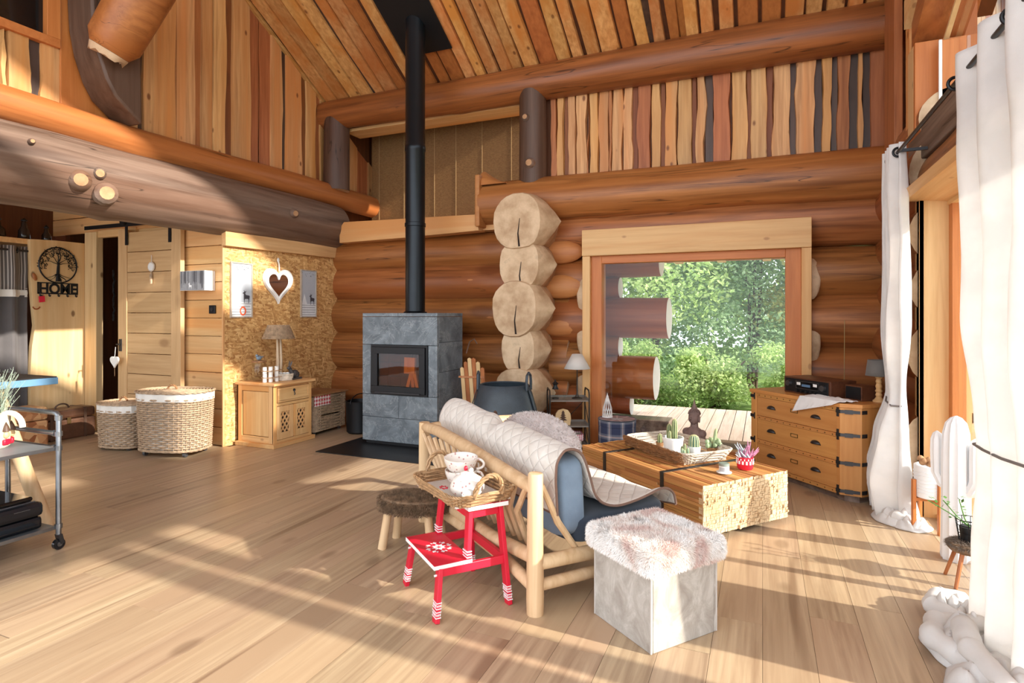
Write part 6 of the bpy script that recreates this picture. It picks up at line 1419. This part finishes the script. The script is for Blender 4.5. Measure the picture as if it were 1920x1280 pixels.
for x, z, r in ((-.18, .08, .026), (.185, .075, .026), (-.08, .025, .013), (-.03, .025, .013), (.02, .025, .013), (.07, .025, .013), (.11, .025, .013)): MB().tube([(x, -.136, z), (x, -.16, z)], [r, r*.9], 20).build('knob', M['steel'] if r > .02 else M['black'], rd_)
MB().tube([(.16, .1, .135), (.163, .1, .62)], .0025, 6).build('aerial', M['brass'], rd_)
spk = thing('speaker_box', 'small dark wooden loudspeaker right of the radio on the dresser', 'speaker', L2(drs, .86, .31, DH+.001), da-radians(4)); boxo('case', (-.08, .08, -.08, .08, 0, .115), wn, spk, .003); boxo('grille', (-.07, .07, -.083, -.08, .01, .105), M['black'], spk, 0)
cl = thing('candlestick_lamp', 'turned wooden candlestick lamp with grey drum shade at the dresser corner', 'lamp', L2(drs, .99, .33, DH+.001))
MB().lathe([(.04, 0), (.042, .012), (.03, .02), (.018, .04), (.024, .055), (.018, .07), (.026, .085), (.018, .1), (.024, .12), (.016, .14), (.022, .155), (.016, .175), (.026, .19), (.01, .2)], 24).build('turned_stem', M['pale_z'], cl)
b = MB(); b.grid(32, 3, lambda u, v: Vector(((.088-.015*v)*cos(2*pi*u), (.088-.015*v)*sin(2*pi*u), .2+.12*v)), cu=True); b.build('shade', cloth('grey_shade', rgb(120,116,112), .2), cl, fix=False, solid=.003)
def clothf(u, v):
    x = .58+.38*u; y = .125-.18*v
    ov = max(0, v-.75)/.25
    z = DH+.012+.008*noise.noise(Vector((u*7, v*7, 3)))+.02*abs(noise.noise(Vector((u*4, v*5, 8))))
    if ov > 0: return Vector((x-.07*ov, -.022-.012*ov-.01*noise.noise(Vector((u*9, ov, 2)))**2, DH+.016-.14*ov*(1-.75*u)))
    return Vector((x+.02*(1-v)*u+.03*noise.noise(Vector((v*5, 1, 1))), y+.01, z))
b = MB(); b.grid(40, 34, clothf); o = b.build('white_cloth', cloth('white_napkin', rgb(240,238,236), .1), None, fix=False, solid=.004); o.location = drs.location; o.rotation_euler = drs.rotation_euler; tag(o, 'crumpled white cloth hanging over the right front edge of the dresser', 'cloth')

# ---------------------------------------------------------------- curtains at the glass doors
RX, RZ = .855, 2.515
rod = thing('curtain_rod', 'long dark curtain rod running above the glass doors on the right', 'curtain rod', (RX, 3.5, RZ)); MB().tube([(0, -1.6, 0), (0, 1.55, 0)], .012, 12).build('rod', M['iron'], rod); MB().ell((0, 1.57, 0), (.02,.02,.02), 12, 8).build('finial', M['iron'], rod)
for y in (1.2, -.5): MB().beam((0, y, 0), (.16, y, 0), .015, .02).build('bracket', M['iron'], rod, smooth=False)
def lerp_tab(tab, z):
    for a, b_ in zip(tab, tab[1:]):
        if a[0] >= z >= b_[0]:
            t = (a[0]-z)/(a[0]-b_[0]) if a[0] != b_[0] else 0; t = t*t*(3-2*t); return [p+(q-p)*t for p, q in zip(a[1:], b_[1:])]
    return tab[-1][1:]
def drape(name, label, tab, n_, nx, nz, puddle, seed, rings, tie, loops=()):
    t = thing(name, label, 'curtain', (0, 0, 0)); z0, z1 = tab[-1][0], tab[0][0]
    def f(u, v):
        z = z1+(z0-z1)*v; xc, yc_, W_, A = lerp_tab(tab, z); nn = noise.noise(Vector((u*6, z*1.4, seed))); n2 = noise.noise(Vector((u*14, z*3.5, seed+4)))
        fold = sin(u*2*pi*n_+.7*noise.noise(Vector((z*.8, u*2, seed)))*max(0, min(1, (RZ-z))))
        return Vector((xc+A*fold+.035*nn*min(1, (z1-z)*1.5)+.008*n2, yc_+(u-.5)*W_+.03*nn*min(1, z1-z), z))
    b = MB(); b.grid(nx, nz, f); o = b.build('cloth', M['curtain'], t, fix=False, solid=.005)
    for (cx_, cy_, rx_, ry_, h_, sd2) in puddle:
        def pf_(u, v):
            a = 2*pi*u; r = v; q = 1+.22*noise.noise(Vector((cos(a)*1.5, sin(a)*1.5, sd2)))
            return Vector((cx_+rx_*r*q*cos(a), cy_+ry_*r*q*sin(a), .004+h_*(1-r**3.2)*(.5+1.1*abs(noise.noise(Vector((cos(a)*r*2.3, sin(a)*r*2.3, sd2+3)))))+.012*sin(a*5+2*noise.noise(Vector((r*3, sd2, 1))))*r*(1-r)*4))
        b = MB(); b.grid(60, 22, pf_, cu=True); b.build('pooled_hem', M['curtain'], t, fix=False, solid=.005)
    for P_, R_2 in loops:
        b = MB(); n9 = 26; Q = []
        for i in range(n9):
            s_ = i/(n9-1)*(len(P_)-1); k = min(int(s_), len(P_)-2); f_ = s_-k; f_ = f_*f_*(3-2*f_); Q.append(Vector(P_[k]).lerp(Vector(P_[k+1]), f_)+Vector((0, 0, .01*noise.noise(Vector((s_*2, seed, 1))))))
        b.tube(Q, [R_2*(.35+.65*sin(pi*(.08+.84*i/(n9-1)))**.6)*(1+.3*noise.noise(Vector((i*.5, seed, 4)))) for i in range(n9)], 18); b.build('hem_fold', M['curtain'], t)
    for y in rings: MB().tube([(RX+.03*cos(a_), y, RZ+.03*sin(a_)) for a_ in [2*pi*i/20 for i in range(20)]], .008, 8, closed=True).build('eyelet', M['black'], t)
    zt2, P = tie
    MB().tube(P, .006, 8).build('tieback', plain('grey_cord', rgb(120,112,108), .8), t)
    return t
t1 = [(2.58, .855, 4.885, .33, .045), (2.2, .86, 4.88, .33, .06), (1.4, .86, 4.88, .33, .06), (.86, .865, 4.90, .24, .045), (.55, .82, 4.85, .36, .08), (.25, .80, 4.85, .44, .11), (.03, .83, 4.82, .42, .12)]
drape('white_curtain', 'white floor-length curtain tied back beside the dresser corner', t1, 4, 90, 70, [(.84, 4.73, .14, .20, .10, 1.0), (.90, 4.60, .12, .12, .07, 5.0)], 3, (4.74, 4.87, 5.0), (.8, [(.88, 4.76, .77), (.82, 4.78, .77), (.805, 4.88, .79), (.83, 4.99, .83), (.93, 5.0, .88)]), [([(.93, 4.66, .05), (.84, 4.60, .045), (.78, 4.68, .05), (.80, 4.84, .05)], .04)])
t2 = [(2.6, .865, 2.97, 1.04, .045), (2.1, .87, 2.96, .98, .05), (1.4, .865, 2.90, .86, .055), (.95, .87, 2.84, .70, .04), (.86, .87, 2.83, .68, .035), (.7, .88, 2.84, .68, .045), (.4, .885, 2.86, .68, .06), (.02, .885, 2.87, .70, .065)]
drape('white_curtain', 'large white curtain in the right foreground, tied back and pooling on the floor', t2, 3.4, 150, 90, [(.83, 3.24, .12, .17, .13, 2.0), (.80, 2.95, .17, .20, .15, 7.0), (.80, 2.62, .18, .26, .14, 9.0)], 11, (2.745, 3.44), (.85, [(.88, 3.17, .84), (.835, 3.1, .845), (.825, 2.95, .85), (.825, 2.75, .86), (.84, 2.5, .88)]), [([(.90, 3.40, .06), (.78, 3.38, .055), (.72, 3.26, .06), (.80, 3.14, .06)], .042), ([(.82, 3.16, .06), (.70, 3.08, .055), (.65, 2.94, .06), (.72, 2.80, .06), (.80, 2.66, .06)], .046), ([(.86, 3.02, .12), (.76, 2.96, .12), (.74, 2.78, .11), (.80, 2.5, .1)], .045)])

# ---------------------------------------------------------------- plant stand, ceramic cactus, small stool by the glass
ps = thing('plant_stand', 'white pot of brown balls in a wooden four-leg stand by the window jamb', 'planter', (1.0, 4.58, 0), radians(20))
for x, y in ((-.10,-.0), (.1,0), (0,-.1), (0,.1)): boxo('leg', (x-.011, x+.011, y-.011, y+.011, 0, .33), M['orange_z'], ps, .002)
MB().beam((-.09, 0, .20), (.09, 0, .20), .02, .02).build('cross_bar', M['orange_z'], ps, smooth=False); MB().beam((0, -.09, .20), (0, .09, .20), .018, .018).build('cross_bar', M['orange_z'], ps, smooth=False)
MB().lathe([(.07, .212), (.084, .22), (.087, .3), (.087, .42), (.08, .425), (.078, .40), (0, .395)], 32, cap=False).build('pot', M['white'], ps)
b = MB(); rn = random.Random(6)
for k in range(7): b.tube([(.0885*cos(2*pi*i/30), .0885*sin(2*pi*i/30), .25+.022*k+.004*sin(i*.8+k)) for i in range(30)], .0022, 4, closed=True)
b.build('wave_relief', M['white'], ps)
for k in range(16): a = rn.uniform(0, 6.28); r = rn.uniform(0, .055); MB().ell((r*cos(a), r*sin(a), .425+rn.uniform(0, .035)), (.02,.02,.02), 12, 8).build('ball', plain('nut_brown', rgb(176,132,92), .7, 0, .2, 40) if k == 0 else bpy.data.materials['nut_brown'], ps)
cc = thing('ceramic_cactus', 'tall white ribbed ceramic cactus with two arms beside the far curtain', 'ornament', (1.02, 4.09, 0), radians(-40))
def ribbed(P, r, ribs=11):
    b = MB(); seg = ribs*4; P = [Vector(p) for p in P]; n_ = len(P); vs = []
    for i, p in enumerate(P):
        t = (P[min(i+1, n_-1)]-P[max(i-1, 0)]).normalized(); x = Vector((0, 1, 0)) if abs(t.y) < .9 else Vector((1, 0, 0)); x = (x-t*x.dot(t)).normalized(); y = t.cross(x)
        for k in range(seg): a = 2*pi*k/seg; q = r[i]*(1-.13*abs(cos(a*ribs/2))**.8); vs.append(p+x*cos(a)*q+y*sin(a)*q)
    b.add(vs, [(i*seg+k, i*seg+(k+1) % seg, (i+1)*seg+(k+1) % seg, (i+1)*seg+k) for i in range(n_-1) for k in range(seg)]+[tuple(range(seg))])
    return b
ribbed([(0,0,0), (0,0,.02), (0,0,.3), (0,0,.62), (0,0,.72), (0,0,.78), (0,0,.81), (0,0,.822)], [.072,.076,.072,.07,.066,.052,.028,.004]).build('trunk', M['white'], cc)
for s2, zt2, zb2 in ((-1, .72, .42), (1, .71, .40)):
    ribbed([(0, s2*-.03, zb2-.02), (.0, s2*-.09, zb2), (0, s2*-.12, zb2+.06), (0, s2*-.122, zb2+.18), (0, s2*-.122, zt2-.05), (0, s2*-.122, zt2-.015), (0, s2*-.122, zt2)] if False else [(s2*.03, 0, zb2-.02), (s2*.07, 0, zb2), (s2*.098, 0, zb2+.06), (s2*.1, 0, zb2+.18), (s2*.1, 0, zt2-.05), (s2*.1, 0, zt2-.015), (s2*.1, 0, zt2)], [.028,.032,.034,.036,.034,.022,.003], 9).build('arm', M['white'], cc)
sm = thing('small_fur_stool', 'tiny fur-topped stool with splayed legs half hidden by the front curtain', 'stool', (.99, 3.74, 0)); sm.scale = (.85, .85, .95)
for x, y in ((-.07,-.08), (.07,-.08), (-.07,.08), (.07,.08)): MB().tube([(x*1.4, y*1.4, 0), (x*.7, y*.7, .19)], [.010, .013], 8).build('leg', M['board_red'], sm)
MB().lathe([(0, .18), (.1, .18), (.115, .195), (.11, .225), (0, .235)], 28, cap=False).build('seat', bf, sm)
fur('seat_fur_pile', sm, lambda rn: ((lambda a, r: ((r*.112*cos(a), r*.112*sin(a), .228-.02*r**4), (r*cos(a), r*sin(a), .6)))(rn.uniform(0, 2*pi), math.sqrt(rn.random()))), 4000, .03, plain('grey_brown_fur', rgb(128,112,98), .9, 0, .3, 30), 3, .7, .0016, .7)
wb_ = thing('wire_plant_basket', 'black wire basket with a green leafy sprig on the small fur stool', 'plant', (.99, 3.74, .228))
b = MB()
for k in range(10): a = 2*pi*k/10; b.tube([(.045*cos(a), .045*sin(a), 0), (.062*cos(a), .062*sin(a), .11)], .002, 4)
for z, r in ((.0, .045), (.04, .051), (.08, .057), (.11, .062)): b.tube([(r*cos(2*pi*i/24), r*sin(2*pi*i/24), z) for i in range(24)], .0022, 4, closed=True)
b.build('wire_frame', M['black'], wb_); MB().lathe([(.038, .002), (.045, .06), (.045, .07)], 18).build('pot', M['black'], wb_)
lg = plain('leaf_green', rgb(84,132,52), .6, 0, .3, 30); rn = random.Random(9)
for k in range(3):
    e = (-.16+.05*k, .10-.08*k, .16+.03*k); MB().tube([(0,0,.07), (e[0]*.5, e[1]*.5, .12), e], .003, 5).build('stem', lg, wb_)
    for j in range(10):
        q = Vector(e)*(.45+.055*j)+Vector((0,0,.03)); d = Vector((rn.uniform(-1,1), rn.uniform(-1,1), rn.uniform(-.2,1))).normalized()*.026; s3 = d.cross(Vector((0,0,1))).normalized()*.009
        MB().add([q, q+d*.5+s3, q+d, q+d*.5-s3], [(0,1,2,3)]).build('leaf', lg, wb_, smooth=False, fix=False)

# ---------------------------------------------------------------- terrace and wood outside
dk_ = struct('terrace_floor'); boxo('deck_base', (-3.5, 3.5, 6.6, 9.4, -.12, -.05), M['dark'], dk_, 0)
for k in range(44): x = -3.4+.145*k; boxo('deck_board', (x+.003, x+.140, 6.62, 9.35, -.05, -.02), M['deck'], dk_, .003)
for k in range(20): boxo('deck_board', (1.36+.145*k, 1.5+.145*k, -3, 6.6, -.05, -.02), M['deck'], dk_, 0)
boxo('deck_base', (1.34, 4.3, -3, 6.6, -.12, -.05), M['dark'], dk_, 0)
gd = struct('ground'); MB().box(4.3, 30, -12, 9.36, -.6, -.15).build('meadow', plain('grass_side', rgb(110,132,62), .95, 0, .4, 3, .6, 60), gd, smooth=False); MB().box(-14, 14, 9.36, 30, -.6, -.15).build('meadow', plain('grass_ground', rgb(110,132,62), .95, 0, .4, 3, .6, 60), gd, smooth=False)
wx_ = struct('wall_outer')
OL = [M['log_outer'], M['white_m']]
for i, (z0, z1, xe) in enumerate(((-.02, .16, -1.12), (.17, .42, -1.48), (.38, .88, -1.18), (.88, 1.14, -1.62), (1.13, 1.60, -1.03), (1.6, 1.86, -1.62), (1.86, 2.3, -1.12))):
    if i == 0: boxo('sill_plank', (-3.5, -1.0, 7.0, 7.3, z0, z1), M['bark'], wx_, .01); continue
    o = log('outer_log', 0, -3.4, xe, (7.22, (z0+z1)/2), (z1-z0)/2*1.0, (z1-z0)/2*1.04, 140+i, OL, wx_, knots=2, wob=.07)
er = struct('porch_roof'); boxo('soffit', (-3.5, 3.5, 6.75, 8.3, 2.22, 2.26), M['pine_x'], er, 0)
for k in range(12): boxo('rafter', (-3.3+.55*k, -3.2+.55*k, 6.75, 8.35, 2.10, 2.22), M['pine_y'], er, 0)
boxo('fascia', (-3.5, 3.5, 8.3, 8.34, 2.12, 2.3), M['orange_x'], er, 0)
def leafmat(name, c1, c2, c3):
    m, nt, p = newmat(name); p.inputs['Roughness'].default_value = .5; v = coords(nt, (1,1,1)); a = noi(nt, v, 1.6, 5, .7); b2 = noi(nt, v, 30, 2)
    col = ramp(nt, a, [(.35, c1), (.5, c2), (.66, c3)]); col = mixc(nt, col, c3, ramp(nt, b2, [(.5, (0,0,0,1)), (.62, (.8,.8,.8,1))])); nt.links.new(col, p.inputs['Base Color'])
    out = nt.nodes['Material Output']; tr = N(nt, 'ShaderNodeBsdfTranslucent'); nt.links.new(col, tr.inputs[0]); mx = N(nt, 'ShaderNodeMixShader'); mx.inputs[0].default_value = .5
    nt.links.new(p.outputs[0], mx.inputs[1]); nt.links.new(tr.outputs[0], mx.inputs[2]); nt.links.new(mx.outputs[0], out.inputs[0]); return m
LFM = [leafmat('leaves_a', rgb(120,152,76), rgb(168,196,116), rgb(218,228,170)), leafmat('leaves_b', rgb(124,158,112), rgb(170,198,152), rgb(212,226,194)), leafmat('leaves_c', rgb(160,168,92), rgb(206,202,132), rgb(234,226,172))]
def shrub(name, label, x, y, h, r, n_, seed, mt, ls=.07, trunk=True, low=.15):
    t = thing(name, label, 'tree' if h > 2 else 'shrub', (x, y, -.16), 0, None); rn = random.Random(seed); V = []; F = []
    cl_ = [(rn.uniform(-1,1)*r*.8, rn.uniform(-1,1)*r*.6, h*(low+(1-low)*rn.random()), rn.uniform(.3,.55)*r) for _ in range(26)]
    for i in range(n_):
        cx_, cy_, cz_, cr = rn.choice(cl_); d = Vector((rn.gauss(0,1), rn.gauss(0,1), rn.gauss(0,1))).normalized()*cr*rn.random()**.35
        p = Vector((cx_+d.x, cy_+d.y, max(.02, cz_+d.z*.8))); a = Vector((rn.uniform(-1,1), rn.uniform(-1,1), rn.uniform(-1,.4))).normalized(); l = ls*rn.uniform(.6, 1.3); s_ = a.cross(Vector((rn.uniform(-1,1), rn.uniform(-1,1), 1))).normalized()*l*.32
        k = len(V); V += [p, p+a*l*.5+s_, p+a*l, p+a*l*.5-s_]; F.append((k, k+1, k+2, k+3))
    me = bpy.data.meshes.new('foliage'); me.from_pydata(V, [], F); stuff(link('foliage', me, mt, t))
    if trunk:
        for j in range(3): MB().tube([(.06*(j-1), .05*j, 0), (.1*(j-1)+rn.uniform(-.1,.1), 0, h*.4), (.3*(j-1)+rn.uniform(-.2,.2), 0, h*.85)], [.045, .032, .012], 7).build('trunk', M['bark_z'], t)
shrub('garden_tree', 'dense pale-leaved tree filling the left half of the terrace window', -2.1, 12.2, 4.6, 1.8, 26000, 1, LFM[0], .10, True, .0)
shrub('garden_tree', 'bright green tree in the centre of the terrace window', -.2, 13.0, 4.8, 1.8, 26000, 2, LFM[1], .10, True, .0)
shrub('garden_tree', 'yellowish-leaved tree at the right of the terrace window', 1.6, 12.4, 4.6, 1.7, 20000, 3, LFM[2], .10, True, .0)
shrub('garden_tree', 'dark distant tree standing far left behind the log ends', -4.8, 13.2, 4.8, 1.9, 14000, 4, LFM[1], .12, True, .0)
shrub('garden_tree', 'tall distant tree behind the bright green one', .9, 17.5, 6.6, 3.0, 22000, 6, LFM[0], .15, True, 0)
shrub('garden_tree', 'tall distant tree behind the pale-leaved one at left', -3.6, 17.5, 6.6, 3.0, 18000, 7, LFM[1], .15, True, 0)
shrub('garden_shrub', 'low bright green bush at the far edge of the terrace, left', -1.9, 10.3, 1.0, .6, 7000, 8, LFM[0], .06, True, .0)
shrub('garden_shrub', 'low bright green bush at the far edge of the terrace, centre', -.7, 10.3, .95, .6, 7000, 9, LFM[0], .06, True, .0)
shrub('garden_shrub', 'low leafy bush at the far edge of the terrace, beside the dresser', .5, 10.3, 1.0, .6, 7000, 10, LFM[0], .06, True, .0)
